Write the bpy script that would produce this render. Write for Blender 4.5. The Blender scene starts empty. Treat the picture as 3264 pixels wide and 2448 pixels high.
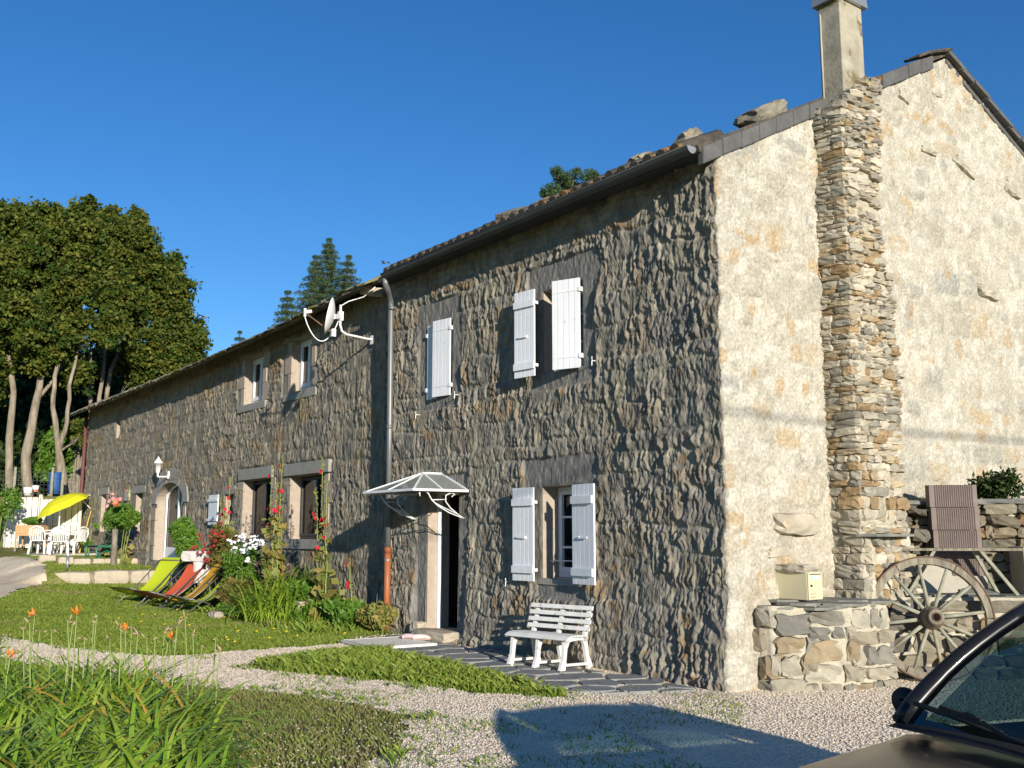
import bpy, math, random
import numpy as np
from mathutils import Vector, Matrix
R = math.radians
random.seed(7); rng = np.random.default_rng(7)
S = bpy.context.scene
COL = S.collection
# ---------------------------------------------------------------- camera
F_PX, HZ = 3173.0, 1.65
PITCH = math.atan(478 / F_PX)
HEADA = math.atan2(2383, F_PX * math.cos(PITCH) + 478 * math.sin(PITCH))
HD = (-math.cos(HEADA), math.sin(HEADA)); RT = (math.sin(HEADA), math.cos(HEADA))
CX, CY = 7.349, -8.375
cd = bpy.data.cameras.new('camera'); cam = bpy.data.objects.new('camera', cd); COL.objects.link(cam)
S.camera = cam
cd.sensor_width = 36; cd.lens = 36 * F_PX / 3264; cd.clip_start = 0.05; cd.clip_end = 3000
fwd = Vector((HD[0] * math.cos(PITCH), HD[1] * math.cos(PITCH), math.sin(PITCH)))
cam.location = (CX, CY, HZ)
cam.rotation_euler = fwd.to_track_quat('-Z', 'Y').to_euler()
S.render.resolution_x, S.render.resolution_y = 1024, 768
# ---------------------------------------------------------------- world and sun
TO_SUN = Vector((1.0, -0.275, 0.232)).normalized()
w = bpy.data.worlds.new('World'); S.world = w; w.use_nodes = True
nt = w.node_tree; bg = nt.nodes['Background']
sky = nt.nodes.new('ShaderNodeTexSky'); sky.sky_type = 'NISHITA'; sky.sun_disc = False
sky.sun_elevation = math.asin(TO_SUN.z)
sky.sun_rotation = math.atan2(TO_SUN.x, TO_SUN.y)
sky.altitude = 900; sky.air_density = 1.0; sky.dust_density = 0.0; sky.ozone_density = 3.6
hs = nt.nodes.new('ShaderNodeHueSaturation'); hs.inputs['Saturation'].default_value = 1.20; hs.inputs['Hue'].default_value = 0.506; nt.links.new(sky.outputs[0], hs.inputs['Color'])
nt.links.new(hs.outputs[0], bg.inputs[0]); bg.inputs[1].default_value = 0.114
sl = bpy.data.lights.new('sun', 'SUN'); sun = bpy.data.objects.new('sun', sl); COL.objects.link(sun)
sl.energy = 5.0; sl.angle = R(0.53); sl.color = (1.0, 0.92, 0.80)
sun.rotation_euler = TO_SUN.to_track_quat('Z', 'Y').to_euler(); sun.location = (20, -10, 20)
S.view_settings.view_transform = 'Standard'; S.view_settings.look = 'None'
S.view_settings.exposure = 0.45; S.view_settings.gamma = 1.0

# ---------------------------------------------------------------- helpers
def ray(px, py):
    x = px - 1632; y = -(py - 1224); c, s = math.cos(PITCH), math.sin(PITCH)
    up = y * c + F_PX * s; fw = F_PX * c - y * s
    return HD[0] * fw + RT[0] * x, HD[1] * fw + RT[1] * x, up
def atd(px, py, d):                       # survey point: bearing and height of a photo point at ground distance d
    r = ray(px, py); k = d / math.hypot(r[0], r[1])
    return Vector((CX + r[0] * k, CY + r[1] * k, HZ + r[2] * k))
def onY(px, py, Y=0.0):
    r = ray(px, py); t = (Y - CY) / r[1]
    return Vector((CX + r[0] * t, Y, HZ + r[2] * t))
def onZ(px, py, Z=0.0):
    r = ray(px, py); t = (Z - HZ) / r[2]
    return Vector((CX + r[0] * t, CY + r[1] * t, Z))

def hsh(i, j, s):
    n = (i.astype(np.int64) * 374761393 + j.astype(np.int64) * 668265263 + s * 2147483647 + 12345) & 0xffffffff
    n = ((n ^ (n >> 13)) * 1274126177) & 0xffffffff
    n = ((n ^ (n >> 16)) * 2246822519) & 0xffffffff
    return ((n ^ (n >> 15)) & 0xffffff) / float(0xffffff)
def vn(x, y, s=0):
    x = np.asarray(x, float); y = np.asarray(y, float)
    i = np.floor(x); j = np.floor(y); fx = x - i; fy = y - j
    fx = fx * fx * fx * (fx * (6 * fx - 15) + 10); fy = fy * fy * fy * (fy * (6 * fy - 15) + 10)
    a = hsh(i, j, s); b = hsh(i + 1, j, s); c = hsh(i, j + 1, s); d = hsh(i + 1, j + 1, s)
    return (a * (1 - fx) + b * fx) * (1 - fy) + (c * (1 - fx) + d * fx) * fy
def fbm(x, y, s=0, o=4):
    t = 0; a = .5; n = 0
    for k in range(o):
        t = t + a * vn(x * 2 ** k, y * 2 ** k, s + k * 17); n += a; a *= .5
    return t / n
def sst(a, b, x):
    t = np.clip((x - a) / (b - a), 0, 1); return t * t * (3 - 2 * t)

def tag(o, label=None, cat=None, group=None, kind=None):
    if label: o['label'] = label
    if cat: o['category'] = cat
    if group: o['group'] = group
    if kind: o['kind'] = kind
    return o
def link(name, me, mt, parent=None, loc=None):
    o = bpy.data.objects.new(name, me); COL.objects.link(o)
    if mt is not None and len(me.materials) == 0: me.materials.append(mt)
    if parent is not None: o.parent = parent
    if loc is not None: o.location = loc
    return o
def empty(name, loc=(0, 0, 0), rz=0.0, label=None, cat=None, group=None):
    o = bpy.data.objects.new(name, None); COL.objects.link(o)
    o.location = loc; o.rotation_euler = (0, 0, rz); o.empty_display_size = .2
    return tag(o, label, cat, group)
def copy_tree(o, parent=None):
    c = o.copy(); COL.objects.link(c); c.parent = parent
    for ch in [x for x in bpy.data.objects if x.parent == o]: copy_tree(ch, c)
    return c
def np_mesh(name, V, F, smooth=False, attrs=None):
    """V (n,3); F (m,k) array, k = 3 or 4"""
    me = bpy.data.meshes.new(name); V = np.asarray(V, np.float32); F = np.asarray(F, np.int32)
    k = F.shape[1]
    me.vertices.add(len(V)); me.vertices.foreach_set('co', V.ravel())
    me.loops.add(F.size); me.loops.foreach_set('vertex_index', F.ravel())
    me.polygons.add(len(F)); me.polygons.foreach_set('loop_start', np.arange(0, F.size, k, dtype=np.int32))
    me.polygons.foreach_set('loop_total', np.full(len(F), k, np.int32))
    if smooth: me.polygons.foreach_set('use_smooth', np.ones(len(F), bool))
    if attrs:
        for n, (kind, data) in attrs.items():
            if kind == 'col':
                a = me.attributes.new(n, 'FLOAT_COLOR', 'POINT')
                d = np.ones((len(V), 4), np.float32); d[:, :3] = data; a.data.foreach_set('color', d.ravel())
            else:
                a = me.attributes.new(n, 'FLOAT', 'POINT' if kind == 'f' else 'FACE')
                a.data.foreach_set('value', np.asarray(data, np.float32).ravel())
    me.update(calc_edges=True); me.validate()
    return me

class MB:
    def __init__(s): s.v = []; s.f = []; s.sm = []
    def add(s, vs, fs, sm=False):
        b = len(s.v); s.v += [tuple(q) for q in vs]
        s.f += [tuple(b + i for i in f) for f in fs]; s.sm += [sm] * len(fs); return s
    def box(s, a, b, rz=0, M=None, jit=0):
        x0, y0, z0 = a; x1, y1, z1 = b
        vs = [Vector(q) for q in ((x0, y0, z0), (x1, y0, z0), (x1, y1, z0), (x0, y1, z0), (x0, y0, z1), (x1, y0, z1), (x1, y1, z1), (x0, y1, z1))]
        if jit: vs = [q + Vector([random.uniform(-jit, jit) for _ in range(3)]) for q in vs]
        if rz: m = Matrix.Rotation(rz, 3, 'Z'); vs = [m @ q for q in vs]
        if M is not None: vs = [M @ q for q in vs]
        return s.add(vs, [(0, 3, 2, 1), (4, 5, 6, 7), (0, 1, 5, 4), (1, 2, 6, 5), (2, 3, 7, 6), (3, 0, 4, 7)])
    def bar(s, p, q, wd, th, up=(0, 0, 1)):
        p = Vector(p); q = Vector(q); d = (q - p); L = d.length; d.normalize(); up = Vector(up)
        if abs(d.dot(up)) > .98: up = Vector((1, 0, 0))
        sd = d.cross(up).normalized(); u2 = sd.cross(d).normalized()
        vs = []
        for e in (p, q):
            for a, b in ((-1, -1), (1, -1), (1, 1), (-1, 1)): vs.append(e + sd * a * wd / 2 + u2 * b * th / 2)
        return s.add(vs, [(3, 2, 1, 0), (4, 5, 6, 7), (0, 1, 5, 4), (1, 2, 6, 5), (2, 3, 7, 6), (3, 0, 4, 7)])
    def tube(s, pts, r, n=8, cap=True, closed=False):
        pts = [Vector(p) for p in pts]; m = len(pts)
        if not hasattr(r, '__len__'): r = [r] * m
        rings = []; ref = None
        for i, p in enumerate(pts):
            if closed: d = pts[(i + 1) % m] - pts[i - 1]
            else: d = pts[min(i + 1, m - 1)] - pts[max(i - 1, 0)]
            d.normalize()
            if ref is None: ref = Vector((0, 0, 1)) if abs(d.z) < .9 else Vector((1, 0, 0))
            a = d.cross(ref)
            if a.length < 1e-4: a = d.cross(Vector((0, 1, 0)))
            a.normalize(); b = a.cross(d).normalized(); ref = b
            rings.append([p + (a * math.cos(2 * math.pi * k / n) + b * math.sin(2 * math.pi * k / n)) * r[i] for k in range(n)])
        vs = [q for g in rings for q in g]; fs = []
        for i in range(m if closed else m - 1):
            j = (i + 1) % m
            for k in range(n): fs.append((i * n + k, i * n + (k + 1) % n, j * n + (k + 1) % n, j * n + k))
        s.add(vs, fs, True)
        if cap and not closed:
            b = len(s.v) - m * n
            s.f.append(tuple(b + k for k in range(n - 1, -1, -1))); s.f.append(tuple(b + (m - 1) * n + k for k in range(n))); s.sm += [False, False]
        return s
    def lathe(s, prof, n=20, M=None, c=(0, 0, 0)):
        vs = []; fs = []; m = len(prof)
        for i, (r, z) in enumerate(prof):
            for k in range(n):
                t = 2 * math.pi * k / n; q = Vector((r * math.cos(t), r * math.sin(t), z))
                if M is not None: q = M @ q
                vs.append(q + Vector(c))
        for i in range(m - 1):
            for k in range(n): fs.append((i * n + k, i * n + (k + 1) % n, (i + 1) * n + (k + 1) % n, (i + 1) * n + k))
        return s.add(vs, fs, True)
    def prism(s, poly, z0, z1, M=None):
        n = len(poly); vs = [Vector((x, y, z0)) for x, y in poly] + [Vector((x, y, z1)) for x, y in poly]
        if M is not None: vs = [M @ q for q in vs]
        return s.add(vs, [tuple(range(n - 1, -1, -1)), tuple(range(n, 2 * n))] + [(i, (i + 1) % n, n + (i + 1) % n, n + i) for i in range(n)])
    def rock(s, c, size, M=None, n=2, amp=.18, sd=0, flat=.0):
        """irregular boxy stone, subdivided and displaced"""
        g = np.linspace(-1, 1, n + 2); vs = []; idx = {}; fs = []
        def P(a, b, c2):
            k = (round(a, 4), round(b, 4), round(c2, 4))
            if k not in idx:
                idx[k] = len(vs); v = Vector((a, b, c2)); l = max(abs(a), abs(b), abs(c2))
                vv = v * .62 + v.normalized() * .50
                vs.append(vv)
            return idx[k]
        for ax in range(3):
            for sg in (-1, 1):
                for i in range(n + 1):
                    for j in range(n + 1):
                        q = []
                        for a, b in ((i, j), (i + 1, j), (i + 1, j + 1), (i, j + 1)):
                            t = [0, 0, 0]; t[ax] = sg; t[(ax + 1) % 3] = g[a]; t[(ax + 2) % 3] = g[b]; q.append(P(*t))
                        fs.append(tuple(q) if sg > 0 else tuple(q[::-1]))
        rs = random.Random(sd * 7919 + 13)
        out = []
        for v in vs:
            v = v + Vector([rs.uniform(-amp, amp) for _ in range(3)])
            v = Vector((v.x * size[0] / 2, v.y * size[1] / 2, v.z * size[2] / 2))
            if M is not None: v = M @ v
            out.append(v + Vector(c))
        return s.add(out, fs, False)
    def mesh(s, name):
        me = bpy.data.meshes.new(name); me.from_pydata(s.v, [], s.f)
        me.polygons.foreach_set('use_smooth', s.sm); me.update(); return me
    def build(s, name, mt, parent=None, loc=None, bevel=0):
        o = link(name, s.mesh(name), mt, parent, loc)
        if bevel:
            b = o.modifiers.new('bevel', 'BEVEL'); b.width = bevel; b.segments = 2; b.limit_method = 'ANGLE'; b.angle_limit = R(40)
        return o

# ---------------------------------------------------------------- materials
MATS = {}
def mat(name, c1, c2=None, sc=6.0, rough=.8, bump=0.0, bsc=30.0, st=(1, 1, 1), spec=.3, metal=0, attr=None, trans=0.0, c3=None, sc3=1.5, t3=.55, detail=6, coat=0, bst=None, bdist=.02, rnd=None):
    m = bpy.data.materials.new(name); m.use_nodes = True; n = m.node_tree.nodes; l = m.node_tree.links
    b = n['Principled BSDF']; b.inputs['Roughness'].default_value = rough; b.inputs['Specular IOR Level'].default_value = spec
    b.inputs['Metallic'].default_value = metal; b.inputs['Coat Weight'].default_value = coat
    tc = n.new('ShaderNodeTexCoord')
    def noise(scale, stretch, det=detail):
        mp = n.new('ShaderNodeMapping'); mp.inputs['Scale'].default_value = stretch; l.new(tc.outputs['Object'], mp.inputs[0])
        t = n.new('ShaderNodeTexNoise'); t.inputs['Scale'].default_value = scale; t.inputs['Detail'].default_value = det; t.inputs['Roughness'].default_value = .62
        l.new(mp.outputs[0], t.inputs['Vector']); return t.outputs['Fac']
    def mix(fac, a, b2, bt='MIX'):
        x = n.new('ShaderNodeMix'); x.data_type = 'RGBA'; x.blend_type = bt
        for s_, v_ in ((x.inputs[0], fac), (x.inputs[6], a), (x.inputs[7], b2)):
            if hasattr(v_, 'links') or hasattr(v_, 'is_output'): l.new(v_, s_)
            elif isinstance(v_, (int, float)): s_.default_value = v_
            else: s_.default_value = (*v_, 1)
        return x.outputs[2]
    def ramp(src, a, b2):
        r_ = n.new('ShaderNodeMapRange'); r_.inputs[1].default_value = a; r_.inputs[2].default_value = b2; l.new(src, r_.inputs[0]); return r_.outputs[0]
    col = None
    if attr:
        a = n.new('ShaderNodeAttribute'); a.attribute_name = attr; col = a.outputs['Color']
        if c2 is not None:
            col = mix(ramp(noise(sc, st), .3, .7), mix(1.0, col, c1, 'MULTIPLY'), mix(1.0, col, c2, 'MULTIPLY'))
    elif c2 is not None: col = mix(ramp(noise(sc, st), .32, .68), c1, c2)
    if rnd is not None:
        a = n.new('ShaderNodeAttribute'); a.attribute_name = 'rnd'
        col = mix(a.outputs['Fac'], col if col is not None else c1, rnd)
    if c3 is not None: col = mix(ramp(noise(sc3, (1, 1, 1), 4), t3, t3 + .08), col if col is not None else c1, c3)
    if col is not None: l.new(col, b.inputs['Base Color'])
    else: b.inputs['Base Color'].default_value = (*c1, 1)
    if bump:
        bp = n.new('ShaderNodeBump'); bp.inputs['Strength'].default_value = bump; bp.inputs['Distance'].default_value = bdist
        l.new(noise(bsc, bst or st, 8), bp.inputs['Height']); l.new(bp.outputs[0], b.inputs['Normal'])
    if trans:
        tr = n.new('ShaderNodeBsdfTranslucent'); mx = n.new('ShaderNodeMixShader'); mx.inputs[0].default_value = trans
        if col is not None: l.new(col, tr.inputs[0])
        else: tr.inputs[0].default_value = (*c1, 1)
        l.new(b.outputs[0], mx.inputs[1]); l.new(tr.outputs[0], mx.inputs[2]); l.new(mx.outputs[0], n['Material Output'].inputs[0])
    MATS[name] = m; return m
def glass(name, col=(.9, .95, .92), rough=.02, alpha=.25, tint=(.8, .9, .85)):
    m = bpy.data.materials.new(name); m.use_nodes = True; n = m.node_tree.nodes; l = m.node_tree.links
    n.remove(n['Principled BSDF'])
    g = n.new('ShaderNodeBsdfGlossy'); g.inputs['Roughness'].default_value = rough
    t = n.new('ShaderNodeBsdfTransparent'); t.inputs[0].default_value = (*tint, 1)
    d = n.new('ShaderNodeBsdfDiffuse'); d.inputs[0].default_value = (*col, 1)
    fr = n.new('ShaderNodeFresnel'); fr.inputs[0].default_value = 1.5
    m1 = n.new('ShaderNodeMixShader'); m1.inputs[0].default_value = alpha; l.new(t.outputs[0], m1.inputs[1]); l.new(d.outputs[0], m1.inputs[2])
    m2 = n.new('ShaderNodeMixShader'); l.new(fr.outputs[0], m2.inputs[0]); l.new(m1.outputs[0], m2.inputs[1]); l.new(g.outputs[0], m2.inputs[2])
    l.new(m2.outputs[0], n['Material Output'].inputs[0]); return m

m_wall = mat('rough_stone', (.52, .52, .52), (1.14, 1.09, .98), sc=9, rough=.95, bump=.7, bsc=30, st=(1, 1, .45), spec=.1, attr='col', bdist=.03)
m_lime = mat('lime_render', (.46, .46, .455), (.90, .905, .91), sc=27, rough=.95, bump=.9, bsc=24, spec=.08, attr='col', bdist=.03)
m_rub = mat('rubble_stone', (.34, .30, .23), (.50, .45, .35), sc=5, rough=.95, bump=.6, bsc=25, spec=.1, c3=(.42, .25, .10), sc3=2.2, t3=.60, bdist=.03)
m_rubg = mat('grey_rubble_stone', (.22, .20, .17), (.36, .32, .25), sc=6, rough=.95, bump=.6, bsc=25, spec=.1, c3=(.36, .22, .09), sc3=2.0, t3=.62, bdist=.03)
m_mort = mat('lime_mortar', (.36, .33, .25), (.50, .46, .36), sc=8, rough=.95, bump=.6, bsc=20, spec=.08, bdist=.03)
m_dress = mat('dressed_granite', (.34, .28, .22), (.42, .35, .28), sc=10, rough=.9, bump=.25, bsc=80, spec=.15, bdist=.01)
m_dgrey = mat('dressed_grey_stone', (.25, .24, .21), (.33, .315, .28), sc=8, rough=.9, bump=.6, bsc=45, st=(1, 1, .6), spec=.12, bdist=.02)
m_white = mat('white_paint', (.78, .79, .80), (.70, .72, .74), sc=3, rough=.5, bump=.05, bsc=20, spec=.4)
m_shut = mat('white_shutter_paint', (.74, .75, .77), (.63, .65, .66), c3=(.50, .49, .46), sc3=9, t3=.66, sc=5, rough=.55, bump=.12, bsc=30, st=(1, 1, .2), spec=.4)
m_plast = mat('white_plastic', (.82, .82, .80), (.76, .76, .73), sc=4, rough=.4, spec=.5)
m_metalw = mat('white_metal', (.78, .79, .78), (.66, .67, .66), sc=8, rough=.45, spec=.5)
m_zinc = mat('zinc', (.16, .165, .165), (.22, .225, .225), sc=4, rough=.45, spec=.5, metal=.35, st=(1, 1, .3))
m_gut = mat('dark_zinc_gutter', (.035, .04, .04), (.06, .065, .06), sc=3, rough=.6, spec=.4)
m_orange_pipe = mat('orange_pipe', (.36, .12, .045), (.30, .10, .04), sc=3, rough=.5, spec=.4)
m_slate = mat('slate', (.13, .135, .125), (.24, .235, .20), sc=4, rough=.85, bump=.4, bsc=20, spec=.25, bdist=.02)
m_tile = mat('roof_tile', (.055, .05, .043), (.12, .105, .085), sc=7, rough=.95, bump=.5, bsc=25, spec=.1, c3=(.35, .16, .04), sc3=3.2, t3=.6, bdist=.02)
m_verge = mat('grey_verge_tile', (.085, .085, .085), (.125, .125, .12), sc=5, rough=.9, bump=.3, bsc=30, spec=.15, c3=(.30, .15, .05), sc3=6, t3=.66, bdist=.01)
m_roof2 = mat('stone_slate_roof', (.15, .14, .11), (.26, .23, .17), sc=5, rough=.95, bump=.5, bsc=18, spec=.1, c3=(.22, .20, .05), sc3=1.5, t3=.52, bdist=.03)
m_wood = mat('weathered_wood', (.11, .092, .066), (.31, .275, .21), sc=14, rough=.9, bump=.6, bsc=35, st=(1, 1, .25), spec=.12, bdist=.012)
m_woodg = mat('grey_green_wood', (.21, .205, .145), (.33, .325, .25), sc=12, rough=.9, bump=.4, bsc=40, spec=.12, bdist=.01)
m_rust = mat('rusty_iron', (.085, .055, .04), (.16, .10, .065), sc=12, rough=.85, bump=.3, bsc=40, spec=.2)
m_pine = mat('fence_pine', (.72, .66, .56), (.84, .78, .69), sc=6, rough=.8, bump=.2, bsc=25, st=(1, 1, .15), spec=.2)
m_planter = mat('planter_wood', (.42, .26, .12), (.55, .36, .18), sc=8, rough=.75, bump=.2, bsc=25, spec=.2)
m_yel = mat('yellow_parasol_cloth', (.82, .80, .03), rough=.7, trans=.35)
m_lime_c = mat('lime_canvas', (.52, .60, .02), rough=.75, trans=.12)
m_lime_n = mat('olive_lime_canvas', (.45, .52, .03), rough=.75, trans=.12)
m_red_c = mat('orange_red_canvas', (.68, .12, .05), rough=.75, trans=.12)
m_ylw_c = mat('golden_canvas', (.82, .42, .01), rough=.75, trans=.12)
m_tubew = mat('grey_tube', (.13, .13, .13), (.2, .2, .19), rough=.4, spec=.5, metal=.5)
m_green_i = mat('green_iron', (.01, .13, .08), (.015, .17, .10), rough=.45, spec=.5)
m_terra = mat('terracotta_block', (.18, .145, .13), (.225, .18, .16), sc=6, rough=.9, bump=.2, bsc=40, spec=.12)
m_mail = mat('cream_enamel', (.58, .53, .34), (.52, .47, .31), sc=3, rough=.45, spec=.4, c3=(.30, .16, .07), sc3=9, t3=.72)
m_black = mat('black_rubber', (.012, .012, .013), (.02, .02, .02), rough=.65, spec=.3)
m_car = mat('dusty_blue_black_paint', (.005, .008, .015), (.016, .015, .014), sc=1.6, rough=.26, spec=.20, coat=.10, metal=.0)
m_dash = mat('dark_dashboard', (.012, .013, .016), rough=.8, spec=.2)
m_glass = glass('window_glass', (.02, .02, .02), .02, .15, (.75, .8, .78))
m_cglass = glass('car_glass', (.02, .05, .05), .01, .12, (.24, .35, .335))
m_frost = glass('clouded_canopy_glass', (.42, .46, .42), .15, .6, (.75, .8, .75))
m_in = mat('dim_interior', (.16, .13, .10), (.2, .17, .13), rough=.9)
m_door = mat('dark_brown_door', (.035, .022, .016), (.05, .03, .02), rough=.6)
m_bark = mat('pale_bark', (.13, .105, .075), (.34, .29, .22), sc=5, rough=.95, bump=.8, bsc=14, st=(1, 1, .3), spec=.08, bdist=.04)
m_bark2 = mat('brown_bark', (.10, .07, .05), (.16, .12, .08), sc=9, rough=.95, bump=.6, bsc=14, spec=.08)
m_leafA = mat('maple_leaf', (.018, .050, .007), (.033, .078, .010), sc=.9, rough=.6, spec=.2, trans=.25, rnd=(.20, .19, .03))
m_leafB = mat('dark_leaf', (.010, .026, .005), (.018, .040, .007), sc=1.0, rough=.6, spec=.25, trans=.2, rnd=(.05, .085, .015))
m_needle = mat('spruce_needle', (.035, .075, .025), (.06, .11, .035), sc=2, rough=.65, spec=.25, trans=.1, rnd=(.075, .115, .045))
m_grass = mat('grass_blade', (.115, .20, .022), (.185, .27, .04), sc=.7, rough=.6, spec=.25, trans=.3, rnd=(.34, .38, .07), c3=(.27, .27, .09), sc3=.5, t3=.58)
m_soil = mat('turf_ground', (.16, .17, .045), (.24, .22, .08), sc=2.2, rough=.98, bump=.6, bsc=25, spec=.05, c3=(.36, .29, .19), sc3=.35, t3=.64)
m_lily = mat('daylily_leaf', (.12, .25, .02), (.22, .36, .03), sc=3, rough=.4, spec=.5, trans=.25, rnd=(.33, .42, .05))
m_lilyy = mat('yellowed_leaf', (.50, .36, .05), (.40, .22, .06), sc=5, rough=.6, trans=.3)
m_stalk = mat('green_stalk', (.20, .28, .07), (.28, .33, .11), rough=.6)
m_pod = mat('dry_pod', (.42, .28, .17), (.52, .38, .25), sc=20, rough=.8, trans=.2)
m_orf = mat('orange_petal', (.80, .26, .03), rough=.6, trans=.3)
m_redf = mat('crimson_petal', (.52, .012, .03), (.62, .02, .05), rough=.6, trans=.25)
m_pinkf = mat('pink_petal', (.70, .26, .32), (.78, .40, .42), rough=.6, trans=.25)
m_rosef = mat('salmon_petal', (.80, .24, .14), rough=.6, trans=.25)
m_whitef = mat('white_petal', (.86, .86, .86), rough=.6, trans=.2)
m_bergf = mat('dark_red_petal', (.36, .03, .03), (.45, .06, .05), rough=.7, trans=.2)
m_hleaf = mat('hollyhock_leaf', (.14, .20, .04), (.24, .26, .07), sc=5, rough=.6, trans=.3, rnd=(.36, .26, .08))
m_shrub = mat('shrub_leaf', (.08, .19, .02), (.13, .26, .03), sc=4, rough=.5, spec=.35, trans=.3, rnd=(.13, .22, .03))
m_purp = mat('purple_leaf', (.09, .06, .07), (.17, .12, .12), sc=6, rough=.6, trans=.2, rnd=(.20, .16, .11))
m_rustl = mat('russet_leaf', (.12, .13, .025), (.26, .12, .04), sc=5, rough=.6, trans=.2, rnd=(.10, .16, .03))
m_block = mat('hewn_block', (.36, .31, .23), (.47, .41, .31), sc=5, rough=.95, bump=.5, bsc=30, spec=.1, bdist=.02)
m_flag = mat('flagstone', (.19, .195, .19), (.27, .27, .255), sc=3, rough=.9, bump=.35, bsc=18, spec=.2, bdist=.015, c3=(.22, .20, .16), sc3=1.8, t3=.6)
m_chim = mat('chimney_concrete', (.24, .215, .16), (.42, .385, .30), sc=3.2, rough=.95, bump=.4, bsc=20, spec=.1, c3=(.16, .13, .06), sc3=2.6, t3=.57, bdist=.02)
m_sheet = mat('zinc_sheet', (.36, .37, .37), (.45, .46, .46), sc=4, rough=.35, spec=.5, metal=.6)
m_blue = mat('blue_barrel_plastic', (.02, .10, .32), rough=.5)
m_redp = mat('red_brown_pole', (.13, .05, .045), rough=.6)
m_dframe = mat('dark_grey_frame', (.045, .045, .045), (.06, .06, .058), rough=.6)
m_pale = mat('pale_stone', (.55, .52, .48), (.72, .68, .64), sc=7, rough=.9, bump=.4, bsc=20)
m_bench = mat('stained_white_plastic', (.60, .59, .54), (.74, .73, .69), sc=5, rough=.5, spec=.4, c3=(.42, .39, .31), sc3=7, t3=.60)
m_rstone = mat('mossy_roof_stone', (.15, .14, .11), (.30, .275, .21), sc=6, rough=.95, bump=.8, bsc=20, spec=.08, c3=(.28, .17, .06), sc3=4, t3=.6, bdist=.03)
m_bird = mat('bird_feather', (.03, .03, .035), (.3, .3, .3), sc=9, rough=.8)
m_pstone = mat('render_smeared_stone', (.30, .28, .22), (.52, .48, .38), sc=7, rough=.95, bump=.8, bsc=18, spec=.08, bdist=.03)
m_concrete = mat('pale_render', (.34, .32, .26), (.42, .39, .32), sc=4, rough=.95, bump=.3, bsc=20)

def gravel_mat(name, a, b):
    m = bpy.data.materials.new(name); m.use_nodes = True; n = m.node_tree.nodes; l = m.node_tree.links
    p = n['Principled BSDF']; p.inputs['Roughness'].default_value = .95; p.inputs['Specular IOR Level'].default_value = .1
    tc = n.new('ShaderNodeTexCoord'); v = n.new('ShaderNodeTexVoronoi'); v.inputs['Scale'].default_value = 42
    l.new(tc.outputs['Object'], v.inputs['Vector'])
    sp = n.new('ShaderNodeSeparateColor'); l.new(v.outputs['Color'], sp.inputs[0])
    mx = n.new('ShaderNodeMix'); mx.data_type = 'RGBA'; mx.inputs[6].default_value = (*a, 1); mx.inputs[7].default_value = (*b, 1); l.new(sp.outputs[0], mx.inputs[0])
    ns = n.new('ShaderNodeTexNoise'); ns.inputs['Scale'].default_value = .9; ns.inputs['Detail'].default_value = 5; l.new(tc.outputs['Object'], ns.inputs['Vector'])
    mr = n.new('ShaderNodeMapRange'); mr.inputs[1].default_value = .52; mr.inputs[2].default_value = .72; mr.inputs[4].default_value = .7; l.new(ns.outputs[0], mr.inputs[0])
    m2 = n.new('ShaderNodeMix'); m2.data_type = 'RGBA'; m2.inputs[7].default_value = (.50, .38, .25, 1); l.new(mr.outputs[0], m2.inputs[0]); l.new(mx.outputs[2], m2.inputs[6])
    l.new(m2.outputs[2], p.inputs['Base Color'])
    bp = n.new('ShaderNodeBump'); bp.inputs['Strength'].default_value = .9; bp.inputs['Distance'].default_value = .02; bp.invert = True
    l.new(v.outputs['Distance'], bp.inputs['Height']); l.new(bp.outputs[0], p.inputs['Normal'])
    return m
m_grav = gravel_mat('pale_gravel', (.67, .55, .39), (.90, .78, .59))
m_peb = mat('pebble', (.74, .60, .43), (.95, .82, .64), sc=30, rough=.95, spec=.1)

# ---------------------------------------------------------------- terrain
def terr(X, Y):
    X = np.asarray(X, float); Y = np.asarray(Y, float)
    up = np.interp(X, [-32, -29.9, -28, -25.5, -23, -22.0, -21.8, -20, -19.62, -19.42, -18.2, -16, -14, -10, -7.5, -6, -3, 0, 2, 60],
                   [1.40, 1.22, 1.07, .99, .93, .90, .80, .76, .72, .40, .33, .22, .12, .10, .08, .05, .04, .0, -.03, -.05])
    lo = np.interp(X, [-60, -32, -29, -25, -22, -18, -14, -8, -5, 60], [1.9, 1.35, 1.10, .68, .52, .38, .10, .03, .0, -.05])
    k = sst(-3.6, -2.4, Y); z = lo * (1 - k) + up * k
    bed = sst(-1.25, -.35, Y) * sst(-17.0, -15.5, X) * (1 - sst(-9.6, -8.2, X)); z = z + .42 * bed
    s_ = -.595 * (X + 29.9) + .804 * (Y + 1.9)
    on = sst(-27.2, -28.6, X)
    z = z + on * (sst(.12, 1.5, s_) * (2.95 - z) + np.clip(s_ - 1.5, 0, 40) * .05)
    z = z + sst(11, 16, Y) * 2.0 * sst(5, -10, X)
    z = z + .015 * (fbm(X * .8, Y * .8, 3) - .5) * sst(3, -2, X)
    return z
def tz(x, y): return float(terr(np.array([x]), np.array([y]))[0])

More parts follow.
